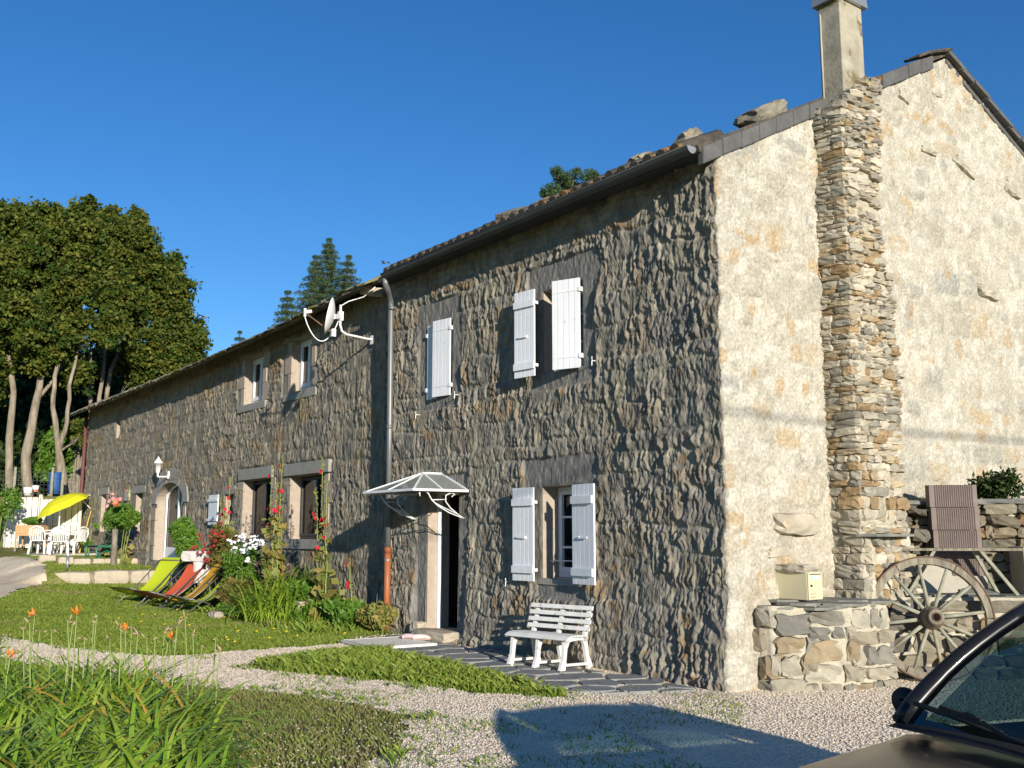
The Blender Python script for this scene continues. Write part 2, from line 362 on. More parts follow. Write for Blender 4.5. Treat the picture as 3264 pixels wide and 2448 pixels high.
def onG(px, py):
    r = ray(px, py); k = math.hypot(r[0], r[1]); d = 3.0
    while d < 60:
        x, y = CX + r[0] / k * d, CY + r[1] / k * d
        if HZ + r[2] / k * d <= tz(x, y): break
        d += .05
    return Vector((x, y, tz(x, y)))
gx = np.unique(np.concatenate([np.linspace(-900, -60, 22), np.arange(-60, -34, 1.0), np.arange(-34, 6, .22), [-22.0, -21.8, -19.62, -19.42], np.arange(6, 20, 1.0), np.linspace(20, 900, 22)]))
gy = np.unique(np.concatenate([np.linspace(-900, -40, 22), np.arange(-40, -10, 1.5), np.arange(-10, 6, .22), np.arange(6, 40, 1.5), np.linspace(40, 900, 22)]))
GX, GY = np.meshgrid(gx, gy); GZ = terr(GX, GY)
nx, ny = len(gx), len(gy)
I = np.arange(nx * ny).reshape(ny, nx)
Fq = np.stack([I[:-1, :-1], I[:-1, 1:], I[1:, 1:], I[1:, :-1]], -1).reshape(-1, 4)
tag(link('ground', np_mesh('ground', np.stack([GX, GY, GZ], -1).reshape(-1, 3), Fq, True), m_soil), 'grassy ground rising gently from the corner of the farmhouse towards the fence', 'ground', kind='structure')

def inpoly(X, Y, poly):
    X = np.asarray(X); Y = np.asarray(Y); c = np.zeros(X.shape, bool); n = len(poly); j = n - 1
    for i in range(n):
        xi, yi = poly[i]; xj, yj = poly[j]
        if yi != yj: c ^= ((yi > Y) != (yj > Y)) & (X < (xj - xi) * (Y - yi) / (yj - yi) + xi)
        j = i
    return c
def zxy(lst, z): return [tuple(onZ(a, b, z)[:2]) for a, b in lst]
# gravel path running left-right and the forecourt it opens into
path_up = zxy([(0, 2029), (76, 2047), (235, 2070), (529, 2091), (705, 2082), (1000, 2067), (1117, 2054)], .03)
wedge_lo = zxy([(1810, 2224), (1570, 2214), (1354, 2190), (1000, 2153), (850, 2134), (790, 2120)], .02)
wedge_up = zxy([(850, 2108), (1000, 2093), (1145, 2071), (1443, 2134), (1633, 2178), (1780, 2212)], .03)
path_lo = zxy([(1330, 2290), (1175, 2252), (917, 2211), (705, 2196), (440, 2165), (141, 2135), (0, 2106)], .01)
front = [(-.5, -3.7), (.1, -4.1), (.7, -4.7), (1.4, -5.2), (3.5, -7.0), (9, -14), (30, -20)]
P_GRAV = path_up + [(-6.4, -.75), (-5.0, .1), (0, .0), (-.1, 3.0), (3, 8), (12, 14), (30, 14), (30, -20)] + front[::-1][1:] + path_lo
P_WEDGE = wedge_lo + wedge_up
P_PATIO = [(-6.75, -.95), (-5.9, -1.45), (-4.6, -1.62), (-3.1, -1.66), (-1.6, -1.72), (-.7, -1.72), (-.15, -1.2), (.2, -.35), (0.05, .02), (-6.9, .02)]
P_LEFT = [(-16.2, -4.4), (-18.8, -3.15), (-19.6, -2.7), (-21.4, -2.3), (-24.5, -2.2), (-26, -2.9), (-27, -3.6), (-22, -5.5)]
def sheet(name, poly, mt, dz, step=.12, jag=.12, label=None, seed=5, cat='gravel', excl=None):
    xs = [p[0] for p in poly]; ys = [p[1] for p in poly]
    ax = np.arange(max(min(xs), -26) - .2, min(max(xs), 14) + .2, step); ay = np.arange(max(min(ys), -12) - .2, min(max(ys), 12) + .2, step)
    X, Y = np.meshgrid(ax, ay); nx_, ny_ = len(ax), len(ay); I = np.arange(nx_ * ny_).reshape(ny_, nx_)
    cx = (X[:-1, :-1] + X[1:, 1:]) / 2; cy = (Y[:-1, :-1] + Y[1:, 1:]) / 2
    wx = cx + jag * (fbm(cx * 2.5, cy * 2.5, seed) - .5) * 2; wy = cy + jag * (fbm(cx * 2.5 + 40, cy * 2.5, seed) - .5) * 2
    k = inpoly(wx, wy, poly)
    if excl is not None: k &= ~inpoly(wx, wy, excl)
    Fq = np.stack([I[:-1, :-1], I[:-1, 1:], I[1:, 1:], I[1:, :-1]], -1)[k]
    used = np.unique(Fq); mp = np.full(nx_ * ny_, -1); mp[used] = np.arange(len(used))
    V = np.stack([X, Y, terr(X, Y) + dz + .006 * (fbm(X * 3, Y * 3, 9) - .5)], -1).reshape(-1, 3)[used]
    return tag(link(name, np_mesh(name, V, mp[Fq], True), mt), label, cat, kind='structure')
sheet('gravel_path', P_GRAV, m_grav, .012, .09, .14, 'pale gravel path widening into the forecourt by the house corner', excl=P_WEDGE)
sheet('gravel_track', P_LEFT, m_grav, .02, .12, .3, 'pale worn gravel track curving in from the left edge', seed=8)

# flagstone paving: irregular slate slabs set in gravel, one patterned surface
fl = MB(); rs = random.Random(3); pts = []
tries = 0
while len(pts) < 62 and tries < 9000:
    tries += 1; x = rs.uniform(-6.9, .1); y = rs.uniform(-1.75, -.05)
    if not bool(inpoly(np.array([x]), np.array([y]), P_PATIO)[0]): continue
    if all(((x - a) / 1.25) ** 2 + (y - b) ** 2 > (.33) ** 2 for a, b in pts): pts.append((x, y))
for i, (x, y) in enumerate(pts):
    # clip a big square by bisectors to neighbours = voronoi cell, shrunk
    poly = [Vector((x + a, y + b)) for a, b in ((-.45, -.36), (.45, -.36), (.45, .36), (-.45, .36))]
    for j, (a, b) in enumerate(pts):
        if i == j or (a - x) ** 2 + (b - y) ** 2 > 1.4: continue
        n_ = Vector((a - x, b - y)); L = n_.length; n_ /= L; dd = L / 2 - .028
        out = []
        for k in range(len(poly)):
            p, q = poly[k], poly[(k + 1) % len(poly)]; dp = (p - Vector((x, y))).dot(n_) - dd; dq = (q - Vector((x, y))).dot(n_) - dd
            if dp <= 0: out.append(p)
            if dp * dq < 0: out.append(p + (q - p) * (dp / (dp - dq)))
        poly = out
        if len(poly) < 3: break
    if len(poly) < 3: continue
    poly = [p for p in poly if p.y < .0 and bool(inpoly(np.array([p.x]), np.array([p.y]), P_PATIO)[0])] 
    if len(poly) < 3: continue
    # soften corners
    c2 = []
    for k in range(len(poly)):
        p, q = poly[k], poly[(k + 1) % len(poly)]; c2 += [p.lerp(q, .16) + Vector((rs.uniform(-.012, .012), rs.uniform(-.012, .012))), p.lerp(q, .5) + Vector((rs.uniform(-.02, .02), rs.uniform(-.02, .02))), p.lerp(q, .84)]
    zz = tz(x, y) + .014; t1, t2 = rs.uniform(-.01, .01), rs.uniform(-.01, .01)
    n = len(c2); vs = [(p.x, p.y, zz - .03) for p in c2] + [(p.x, p.y, zz + .022 + t1 * (p.x - x) + t2 * (p.y - y)) for p in c2]
    fl.add(vs, [tuple(range(n, 2 * n))] + [(k, (k + 1) % n, n + (k + 1) % n, n + k) for k in range(n)])
tag(fl.build('flagstone_paving', m_flag), 'irregular dark slate flagstones set in gravel along the foot of the wall', 'paving', kind='structure')

# ---------------------------------------------------------------- walls
def cells(U, V, seed, rh, sw, warp=.05, wf=3.0):
    U2 = U + warp * (vn(U * wf, V * wf, seed) - .5) * 2; V2 = V + warp * (vn(U * wf + 50, V * wf, seed + 1) - .5) * 1.6
    r_ = random.Random(seed); rows = [-1.2]
    while rows[-1] < V2.max() + .1: rows.append(rows[-1] + r_.uniform(*rh))
    rows = np.array(rows); ri = np.searchsorted(rows, V2) - 1; ri = np.clip(ri, 0, len(rows) - 2)
    d = np.zeros(U.shape); sid = np.zeros(U.shape, int); lu = np.zeros(U.shape); lv = np.zeros(U.shape)
    for k in range(len(rows) - 1):
        m = ri == k
        if not m.any(): continue
        rk = np.random.default_rng(seed * 1000 + k); nj = int(44 / ((sw[0] + sw[1]) / 2) * 1.15) + 4
        j = -31.0 + np.cumsum(rk.uniform(sw[0], sw[1], nj)); u = U2[m]; ci = np.clip(np.searchsorted(j, u) - 1, 0, len(j) - 2)
        du = np.minimum(u - j[ci], j[ci + 1] - u); dv = np.minimum(V2[m] - rows[k], rows[k + 1] - V2[m])
        d[m] = 1 / (1 / np.maximum(du, 1e-4) ** 2 + 1 / np.maximum(dv, 1e-4) ** 2) ** .5; sid[m] = k * 3001 + ci; lu[m] = (u - j[ci]) / (j[ci + 1] - j[ci]) - .5; lv[m] = (V2[m] - rows[k]) / (rows[k + 1] - rows[k]) - .5
    def q(s_):
        if s_ == 'u': return lu
        if s_ == 'v': return lv
        return hsh(sid, sid * 0 + s_, seed)
    return d, q
def chips(U, V, seed, rh, sw, warp, h, tilt, wf=4.0):
    """broken faces left by the chisel: upright flakes of random depth and slant"""
    W2 = U + .16 * (vn(U * 1.3, V * 1.1, seed + 3) - .5) + .10 * V * (vn(U * .7, V * .9, seed + 4) - .5); X2 = V + .35 * (vn(U * 2.1, V * .2, seed + 7) - .5) + .16 * (vn(U * 7.0, V * .3, seed + 8) - .5) + .05 * (vn(U * 16, V * 3, seed + 9) - .5)
    d, q = cells(W2, X2, seed, rh, sw, warp, wf)
    return h * q(1) + tilt * (q(2) - .35) * q('u') * 2 + .5 * tilt * (q(3) - .5) * q('v') * 2 - .25 * h * (1 - sst(0, .012, d))
def flames(U, V, s):
    wu = U + .05 * (vn(U * 3.1, V * 5.5, s) - .5) + .02 * (vn(U * 9, V * 13, s + 1) - .5); V = V + .06 * (vn(U * 8, V * 3, s + 2) - .5)
    a = ridged(wu * 14, V * 5.2, s + 3) ** 3 * .028 * (.3 + 1.2 * vn(U * 9, V * 7, s + 4)); b = ridged(wu * 22 + 7, V * 8.5, s + 5) ** 2 * .016 * (.3 + 1.2 * vn(U * 13, V * 11, s + 6))
    return a + b + .006 * vn(U * 34, V * 26, s + 8)
def ridged(x, y, s): return 1 - np.abs(2 * vn(x, y, s) - 1)
def wall_mesh(name, us, vs, openings, dispf, colf, posf, mt, parent):
    U, V = np.meshgrid(us, vs); D = dispf(U, V); C = colf(U, V); n1, n2 = len(us), len(vs)
    I = np.arange(n1 * n2).reshape(n2, n1); cu = (U[:-1, :-1] + U[1:, 1:]) / 2; cv = (V[:-1, :-1] + V[1:, 1:]) / 2
    k = np.ones(cu.shape, bool)
    for (a, b, c, d, arch) in openings:
        inside = (cu > a) & (cu < b) & (cv > c) & (cv < d)
        if arch:
            mid = (a + b) / 2; hw = (b - a) / 2; top = d - arch
            inside &= ~((cv > top) & (((cu - mid) / hw) ** 2 + ((cv - top) / arch) ** 2 > 1))
        k &= ~inside
    P = posf(U, V, D)
    Fq = np.stack([I[:-1, :-1], I[:-1, 1:], I[1:, 1:], I[1:, :-1]], -1)[k]
    return link(name, np_mesh(name, P.reshape(-1, 3), Fq, True, {'col': ('col', C.reshape(-1, 3))}), mt, parent)
def snap(arr, vals):
    arr = np.array(arr)
    for v in vals: arr[np.argmin(np.abs(arr - v))] = v
    return arr
def rect_mask(U, V, rects, soft=.03):
    m = np.zeros(U.shape)
    for a, b, c, d in rects:
        m = np.maximum(m, sst(a - soft, a + .01, U) * (1 - sst(b - .01, b + soft, U)) * sst(c - soft, c + .01, V) * (1 - sst(d - .01, d + soft, V)))
    return m
def palette(r, cols):
    cols = np.array(cols); i = np.clip((r * len(cols)).astype(int), 0, len(cols) - 1); return cols[i]

house = empty('stone_farmhouse', (-3.7, 0, 0), 0, 'tall rough stone farmhouse with white shutters, cream gable and rubble flue', 'house')
HP = Matrix.Translation((3.7, 0, 0))
def hpart(o):                                   # children are built in world coordinates
    o.matrix_parent_inverse = house.matrix_basis.inverted() if o.parent == house else o.matrix_parent_inverse; return o
house.matrix_basis = Matrix.Translation((-3.7, 0, 0))
HINV = Matrix.Translation((3.7, 0, 0))
def hp(o): o.matrix_parent_inverse = HINV; return o

OP_R = [(-6.15, -5.26, .20, 2.30, 0), (-3.24, -2.44, 1.07, 2.28, 0), (-3.20, -2.36, 3.82, 4.97, 0), (-6.18, -5.48, 3.82, 4.97, 0)]
DR_R = [(-6.42, -6.15, .2, 2.32), (-5.26, -4.98, .2, 2.32), (-6.4, -5.0, 2.28, 2.55), (-3.6, -2.1, 2.26, 2.66), (-3.32, -2.3, .82, 1.08), (-3.42, -3.22, 1.05, 2.3), (-2.46, -2.28, 1.05, 2.3),
        (-3.5, -2.0, 4.95, 5.33), (-6.5, -5.2, 4.95, 5.35), (-3.4, -2.1, 3.6, 3.84), (-2.36, -2.1, 3.8, 4.98), (-3.42, -3.2, 3.8, 4.98), (-5.48, -5.2, 3.8, 5), (-6.4, -5.3, 3.62, 3.84), (-6.42, -6.18, 3.8, 5)]
def dispR(U, V):
    d, q = cells(U, V, 11, (.20, .44), (.26, .85), .07)
    prof = sst(0, .045, d)
    wu = U + .06 * (vn(U * 5, V * 4, 77) - .5) + .05 * V * (q(5) - .5)
    b = ridged(wu * 8.5, V * 3.1, 21); b2 = ridged(wu * 17 + 3, V * 6.5, 22); c = vn(wu * 38, V * 13, 23); big = fbm(U * 2.6, V * 2.0, 24)
    amp = .76 + .30 * sst(-2.6, -.4, U) + .3 * sst(1.5, .3, V)
    rg = .35 + .9 * fbm(U * 1.4, V * 1.6, 29)
    k1 = chips(U, V, 201, (.08, .20), (.05, .15), .06, .026, .017); k2 = chips(U, V, 202, (.05, .13), (.025, .08), .035, .017, .011, 7.0); k3 = chips(U, V, 203, (.025, .06), (.018, .045), .02, .007, .005, 9.0)
    jf = .08 * sst(-2.0, -4.5, U) + .55
    D = ((1 - jf) + jf * prof) * (.022 * q(1) + .018 * (q(9) - .5) * q('u') + amp * rg * (.55 * k1 + .6 * k2) + k3 + .016 * fbm(U * 7, V * 7, 26, 3)) + flames(U, V, 401) * amp * (.45 + .8 * sst(.35, .6, fbm(U * 2.2, V * 2.2, 28))) + amp * .055 * np.clip(big - .38, -.1, 1) + .035 * sst(-3, -1, U) * np.clip(fbm(U * 4, V * 4.5, 27, 3) - .5, -.2, 1)
    D = D + .07 * sst(1.6, .0, V)
    dr = rect_mask(U, V, DR_R)
    D = D * (1 - dr) + dr * (.012 + .010 * vn(U * 24, V * 14, 31) + .07 * sst(1.6, .0, V) * (dr < .99))
    for a, b_, c_, d_, _ in OP_R:
        e = rect_mask(U, V, [(a, b_, c_, d_)], .03); D = D * (1 - e) + e * .006
    D = np.maximum(D, .004)
    return D
def colR(U, V):
    d, q = cells(U, V, 11, (.20, .44), (.26, .85), .07)
    C = palette(q(2), [(.255, .24, .21), (.275, .26, .225), (.24, .228, .205), (.29, .268, .22), (.26, .245, .212), (.27, .24, .195)])
    rust = (q(3) > .90)[..., None] * sst(.42, .62, fbm(U * 3, V * 3, 41))[..., None]
    C = C * (1 - .5 * rust) + .5 * rust * np.array((.32, .19, .08))
    r2 = sst(.66, .74, fbm(U * 1.7, V * 1.7, 44))[..., None] * sst(.4, .6, vn(U * 12, V * 12, 45))[..., None]
    C = C * (1 - .5 * r2) + .5 * r2 * np.array((.33, .20, .08))
    mo = (1 - sst(.0, .035, d))[..., None]; C = C * (1 - .75 * mo) + .75 * mo * np.array((.33, .31, .26)); C = C * (.80 + .42 * fbm(U * 6, V * 6, 48))[..., None]
    dr = rect_mask(U, V, DR_R)[..., None]; C = C * (1 - dr) + dr * np.array((.24, .235, .225))
    return C
us = snap(np.linspace(-7.5, 0, 760), [o_[0] for o_ in OP_R] + [o_[1] for o_ in OP_R]); vs = snap(np.linspace(-.3, 6.02, 400), [.2, 2.30, 1.07, 2.28, 3.82, 4.97])
hp(wall_mesh('front_wall', us, vs, OP_R, dispR, colR, lambda U, V, D: np.stack([U + .006 * sst(-.05, 0, U), -D, V], -1), m_wall, house))
# return of the front wall at the junction with the lower wing
def dispRet(U, V): return .02 * ridged(U * 12, V * 3, 8) + .07 * sst(1.6, 0, V) + .004
hp(wall_mesh('wall_return', np.linspace(-.05, .3, 14), np.linspace(-.3, 6.0, 120), [], dispRet, lambda U, V: np.ones(U.shape + (3,)) * np.array((.26, .245, .215)),
             lambda U, V, D: np.stack([-7.5 - D, U - .07 * sst(1.6, 0, V) * sst(.2, -.05, U), V], -1), m_wall, house))

# gable wall, cream lime render with stones showing through
def gz(y): return np.where(y < 5.05, 5.98 + y * (8.62 - 5.98) / 5.05, 8.62 - (y - 5.05) * .44)
def dispG(U, V):
    d, q = cells(U, V, 61, (.16, .38), (.18, .65), .09, 2.5)
    ex = sst(.45, .75, q(1) + .35 * (fbm(U * 1.2, V * 1.2, 66) - .5)); prof = sst(.0, .05, d)
    D = .012 + .030 * fbm(U * 2.5, V * 2.5, 62) + .030 * fbm(U * 12, V * 14, 63, 4) ** 1.5
    D = D + prof * ex * .034 * (q(4) - .35) - .010 * (1 - prof) * ex + .016 * ex * prof * ridged(U * 12, V * 9, 65) 
    D = D + .05 * sst(.8, 0, V)
    hole = sst(.74, .80, vn(U * 5.5, V * 4.2, 69)) * (q(7) > .5); D = D - .02 * hole
    return D
def colG(U, V):
    d, q = cells(U, V, 61, (.16, .38), (.18, .65), .09, 2.5)
    ex = sst(.50, .72, q(1) + .5 * (fbm(U * 1.2, V * 1.2, 66) - .5)) * sst(.015, .05, d) * sst(.30, .48, fbm(U * 6, V * 6, 67))
    C = np.ones(U.shape + (3,)) * np.array((.68, .635, .52))
    C = C * (.84 + .26 * fbm(U * 1.5, V * 1.5, 64))[..., None]
    mt_ = (sst(.50, .60, fbm(U * 5.5, V * 6.5, 75)) * .45)[..., None]; C = C * (1 - mt_) + mt_ * np.array((.50, .455, .35))
    wh = (sst(.56, .64, fbm(U * 8.5 + 9, V * 8, 76)) * .55)[..., None]; C = C * (1 - wh) + wh * np.array((.84, .79, .67))
    st = palette(q(2), [(.56, .51, .40), (.62, .52, .36), (.48, .46, .39), (.66, .58, .44), (.60, .46, .28), (.52, .48, .38), (.45, .44, .39)])
    exx = (ex * .85)[..., None]; C = C * (1 - exx) + exx * st
    o = (sst(.80, .88, vn(U * 4.3, V * 3.6, 71)) * sst(.4, .6, vn(U * 11, V * 11, 72)) * .55)[..., None]; C = C * (1 - o) + o * np.array((.58, .36, .14))
    g = (sst(.60, .78, fbm(U * .9, V * 2.2, 73)) * .35)[..., None]; C = C * (1 - g) + g * np.array((.44, .42, .33))
    low = (sst(2.6, 1.2, V) * .30 * sst(.35, .6, fbm(U * 2, V * 2, 74)))[..., None]; C = C * (1 - low) + low * np.array((.50, .38, .24))
    return C
nv = 270
us = np.concatenate([[-.0005], np.linspace(0, 8, 300), np.linspace(8.1, 10.2, 12)]); vv = np.linspace(0, 1, nv)
def gpos(U, T, D, ):
    return D
U_, T_ = np.meshgrid(us, vv); V_ = -.3 + T_ * (gz(U_) + .3)
D_ = dispG(U_, V_) * (.25 + .75 * sst(0, .05, U_)); C_ = colG(U_, V_)
Ed = dispR(np.zeros((nv, 1)), V_[:, :1]) * (1 - sst(0, .14, U_))
I = np.arange(U_.size).reshape(U_.shape); Fq = np.stack([I[:-1, :-1], I[:-1, 1:], I[1:, 1:], I[1:, :-1]], -1).reshape(-1, 4)
GP = np.stack([D_ + .004, U_ - Ed, V_], -1); GP[:, 0, 0] = -.06; GP[:, 0, 1] += .020
hp(link('gable_wall', np_mesh('gable_wall', GP.reshape(-1, 3), Fq, True, {'col': ('col', C_.reshape(-1, 3))}), m_lime, house))
# stones standing proud of the render
pr = MB(); k = 0
for (y, z, w_, h_, dpt, tilt) in [(4.42, 7.03, .42, .10, .10, 0), (5.35, 7.0, .62, .16, .13, -.32), (6.75, 6.98, .52, .28, .14, -.15), (5.75, 5.16, .62, .20, .16, -.12), (4.9, 3.18, .55, .55, .05, 0), (3.32, 3.74, .3, .16, .16, 0),
                               (1.08, 1.76, .80, .26, .20, 0), (.75, 1.45, .4, .12, .10, .1), (4.75, 8.0, .28, .14, .08, 0), (3.9, 7.7, .3, .12, .08, -.3)]:
    k += 1; pr = MB(); pr.rock((.0, y, z), (dpt * 1.5, w_ * .85, h_ * .9), Matrix.Rotation(tilt, 3, 'X'), 3, .13, k); hp(pr.build('protruding_stone', m_rub if k in (7, 8) else m_pstone, house))
# hidden walls that close the shell
bk = MB(); bk.box((-7.5, 10.15, -.3), (0, 10.3, 6.4)); bk.box((-7.5, .25, -.3), (-7.4, 10.2, 6.2)); bk.box((-7.4, .6, .1), (-.05, 10, .2))
bk.add([(-7.45, .3, 6.1), (-7.45, 10.2, 6.1), (-7.45, 5.05, 8.5)], [(0, 1, 2)])
hp(bk.build('rear_wall', m_in, house))

# surrounds and reveals
def reveal(mb, a, b, c, d, y0, dep, t=.05):
    mb.box((a - t, y0, c - t), (a, y0 + dep, d + t)); mb.box((b, y0, c - t), (b + t, y0 + dep, d + t))
    mb.box((a, y0, c - t), (b, y0 + dep, c)); mb.box((a, y0, d), (b, y0 + dep, d + t))
for nm, (a, b, c, d, _) in zip(('door_surround', 'window_surround', 'window_surround', 'window_surround'), OP_R):
    mb = MB(); reveal(mb, a, b, c, d, .0035 if nm != 'door_surround' else .0035, .40 if nm == 'door_surround' else .30)
    hp(mb.build(nm, m_dress, house))
sl_ = MB(); sl_.box((-3.30, -.035, .99), (-2.38, .1, 1.066), jit=.006); hp(sl_.build('window_sill', m_dgrey, house))

def window(parent, x0, x1, z0, z1, y, cols=1, rows=3, inv=HINV, ft=.055, mt=m_white, sash=True, gm=None):
    f = MB(); t = ft
    f.box((x0, y, z0), (x0 + t, y + .06, z1)); f.box((x1 - t, y, z0), (x1, y + .06, z1)); f.box((x0 + t, y, z0), (x1 - t, y + .06, z0 + t * 1.3)); f.box((x0 + t, y, z1 - t), (x1 - t, y + .06, z1))
    w_ = (x1 - x0 - 2 * t) / cols
    for i in range(cols):
        a = x0 + t + i * w_; b = a + w_; s2 = t * .8
        if sash:
            f.box((a + .002, y - .022, z0 + t * 1.3), (a + s2, y + .02, z1 - t)); f.box((b - s2, y - .022, z0 + t * 1.3), (b - .002, y + .02, z1 - t))
            f.box((a + s2, y - .02, z0 + t * 1.3), (b - s2, y + .018, z0 + t * 1.3 + s2 * 1.5)); f.box((a + s2, y - .02, z1 - t - s2), (b - s2, y + .018, z1 - t))
        for r_ in range(1, rows):
            zz = z0 + (z1 - z0) * r_ / rows; f.box((a + s2, y - .018, zz - .014), (b - s2, y + .016, zz + .014))
    o = f.build('window', mt, parent); o.matrix_parent_inverse = inv
    g = MB(); g.box((x0 + t, y + .022, z0 + t), (x1 - t, y + .028, z1 - t)); g.build('pane', gm or m_glass, o)
    return o
# ground floor window: left casement closed, right one open inwards and dark
window(house, -3.235, -2.80, 1.075, 2.275, .27, 1, 3)
op = MB(); op.box((-2.80, .262, 1.08), (-2.445, .30, 1.13)); op.box((-2.49, .262, 1.13), (-2.445, .30, 2.27)); hp(op.build('open_casement_frame', m_white, house))
rb = MB(); rb.tube([(-3.22, .12, 1.30), (-2.45, .12, 1.30)], .009, 8); rb.tube([(-3.15, .10, 1.34), (-3.15, .10, 1.70)], .005, 6); hp(rb.build('window_bar', m_metalw, house))
cur = MB()
for i in range(8): cur.box((-3.05 + i * .022, .34 + .012 * (i % 2), 1.15), (-3.032 + i * .022, .352 + .012 * (i % 2), 2.2))
hp(cur.build('curtain', m_dress, house))
window(house, -3.195, -2.365, 3.825, 4.965, .22, 2, 3); window(house, -6.175, -5.485, 3.825, 4.965, .22, 2, 3)
# door: white frame edge, open dark door
df = MB(); df.box((-6.148, .17, .2), (-6.105, .24, 2.298)); df.box((-5.30, .17, .2), (-5.262, .24, 2.298)); df.box((-6.105, .17, 2.25), (-5.30, .24, 2.298))
o = hp(df.build('door_frame', m_white, house))
d2 = MB(); d2.box((-5.40, .34, .22), (-5.35, 1.05, 1.30)); d2.box((-5.40, .34, 1.31), (-5.355, 1.05, 2.2)); d2.box((-6.05, .95, .2), (-5.45, .98, 1.12))
hp(d2.build('door', m_door, house))
ni = MB(); ni.box((-7.05, -.02, 1.86), (-6.99, .02, 2.26)); ni.box((-6.76, -.02, 1.86), (-6.70, .02, 2.26)); ni.box((-6.99, .0, 1.84), (-6.76, .0061, 1.86)); hp(ni.build('niche_surround', m_dress, house))

# shutters
def shutter(name_label, hx, z0, z1, wd, ang, side, inner, y0=-.145, planks=5):
    """side +1: panel extends to +X from the hinge when ang = 0; inner = battens facing outwards"""
    s_ = MB(); n = planks; pw = wd / n
    for i in range(n): s_.box((i * pw + .006, -.013, 0), ((i + 1) * pw - .006, .013, z1 - z0))
    s_.box((0.001, -.004, .002), (wd - .001, .006, z1 - z0 - .002))
    M_ = Matrix.Rotation(ang, 3, 'Z')
    if side < 0: M_ = Matrix.Rotation(ang, 3, 'Z') @ Matrix.Diagonal((-1, 1, 1))
    def put(mb, nm, mt, par):
        mb.v = [tuple(M_ @ Vector(q)) for q in mb.v]
        if side < 0: mb.f = [f[::-1] for f in mb.f]
        return mb.build(nm, mt, par)
    o = put(s_, 'shutter', m_shut, house); o.location = (hx, y0, z0); o.matrix_parent_inverse = HINV
    if name_label: o['label'] = name_label
    H_ = z1 - z0
    if inner:
        for zz in (.12 * H_, .84 * H_): b = MB(); b.box((-.01 if side < 0 else .01, -.045, zz - .045), (wd - .015, -.0125, zz + .05)); put(b, 'batten', m_shut, o)
        b = MB(); b.bar((wd * .35, -.035, H_ * .46), (wd * .75, -.035, H_ * .465), .012, .022); b.box((wd * .33, -.035, H_ * .45), (wd * .36, -.0125, H_ * .475)); put(b, 'latch_bar', m_metalw, o)
        for zz in (.12 * H_, .84 * H_): b = MB(); b.box((-.035, -.02, zz - .02), (.008, .03, zz + .02)); put(b, 'hinge', m_metalw, o)
    else:
        for zz in (.13 * H_, .87 * H_):
            b = MB(); b.box((-.02, -.0185, zz - .014), (wd * .86, -.0125, zz + .014)); b.box((-.03, -.03, zz - .03), (.012, .02, zz + .03)); 
            b.box((wd * .86, -.0175, zz - .03), (wd * .93, -.0125, zz + .0)); put(b, 'strap_hinge', m_metalw, o)
    return o
shutter('left ground floor shutter, folded back, battens and latch showing', -3.24, 1.03, 2.27, .44, R(3), -1, True)
shutter('right ground floor shutter, folded back, battens and latch showing', -2.44, 1.03, 2.27, .46, R(-4), 1, True)
shutter('upper shutter folded back, dull inner side showing', -3.20, 3.78, 4.99, .40, R(7), -1, True, -.15)
shutter('upper shutter standing half closed, bright outer face with straps', -2.36, 3.79, 4.99, .42, R(22), -1, False, -.05, 5)
shutter('overlapping leaf of the closed upper pair', -5.48, 3.78, 5.0, .42, R(9), -1, False, -.04, 5)
shutter('inner leaf of the closed upper pair', -6.16, 3.77, 4.97, .30, R(-2), 1, False, -.035, 4)
for x, z in ((-2.05, 3.83), (-6.35, 3.55), (-5.22, 3.75), (-3.9, 1.0)): hk = MB(); hk.tube([(x, 0, z), (x, -.13, z), (x + .01, -.14, z + .05)], .007, 6); hk.tube([(x, -.13, z), (x, -.135, z - .07)], .008, 6); hp(hk.build('shutter_stop', m_metalw, house))

def mortar_sheet(name, poly, z0, z1, mt, parent, inv, amp=.05, step=.035, closed=False, topf=None):
    """lumpy mortar skin following a footprint polyline"""
    P = [Vector(p) for p in poly]; pts = []; nr = []
    for a, b in zip(P[:-1], P[1:]):
        n = max(2, int((b - a).length / step)); dn_ = (b - a).normalized(); nn_ = Vector((dn_.y, -dn_.x))
        for i in range(n): pts.append(a.lerp(b, i / n)); nr.append(nn_)
    pts.append(P[-1]); nr.append(nr[-1]); A = np.array([tuple(p) for p in pts]); N_ = np.array([tuple(p) for p in nr])
    for _ in range(3): N_[1:-1] = (N_[:-2] + N_[1:-1] + N_[2:]) / 3
    L_ = np.arange(len(pts)) * step; zs = np.arange(z0, z1 + step, step); LL, ZZ = np.meshgrid(L_, zs)
    if topf is not None: ZZ = z0 + (ZZ - z0) * ((topf(A[:, 0], A[:, 1]) - z0) / (z1 - z0))[None]
    d = amp * (fbm(LL * 4 + poly[0][0] * 9, ZZ * 5, 55, 3) - .5) + amp * .6 * (fbm(LL * 13, ZZ * 14, 56, 2) - .5)
    V = np.stack([A[None, :, 0] + N_[None, :, 0] * d, A[None, :, 1] + N_[None, :, 1] * d, ZZ], -1); I = np.arange(V.shape[0] * V.shape[1]).reshape(V.shape[:2])
    F = np.stack([I[:-1, :-1], I[:-1, 1:], I[1:, 1:], I[1:, :-1]], -1).reshape(-1, 4)
    o = link(name, np_mesh(name, V.reshape(-1, 3), F, True), mt, parent)
    if inv is not None: o.matrix_parent_inverse = inv
    return o
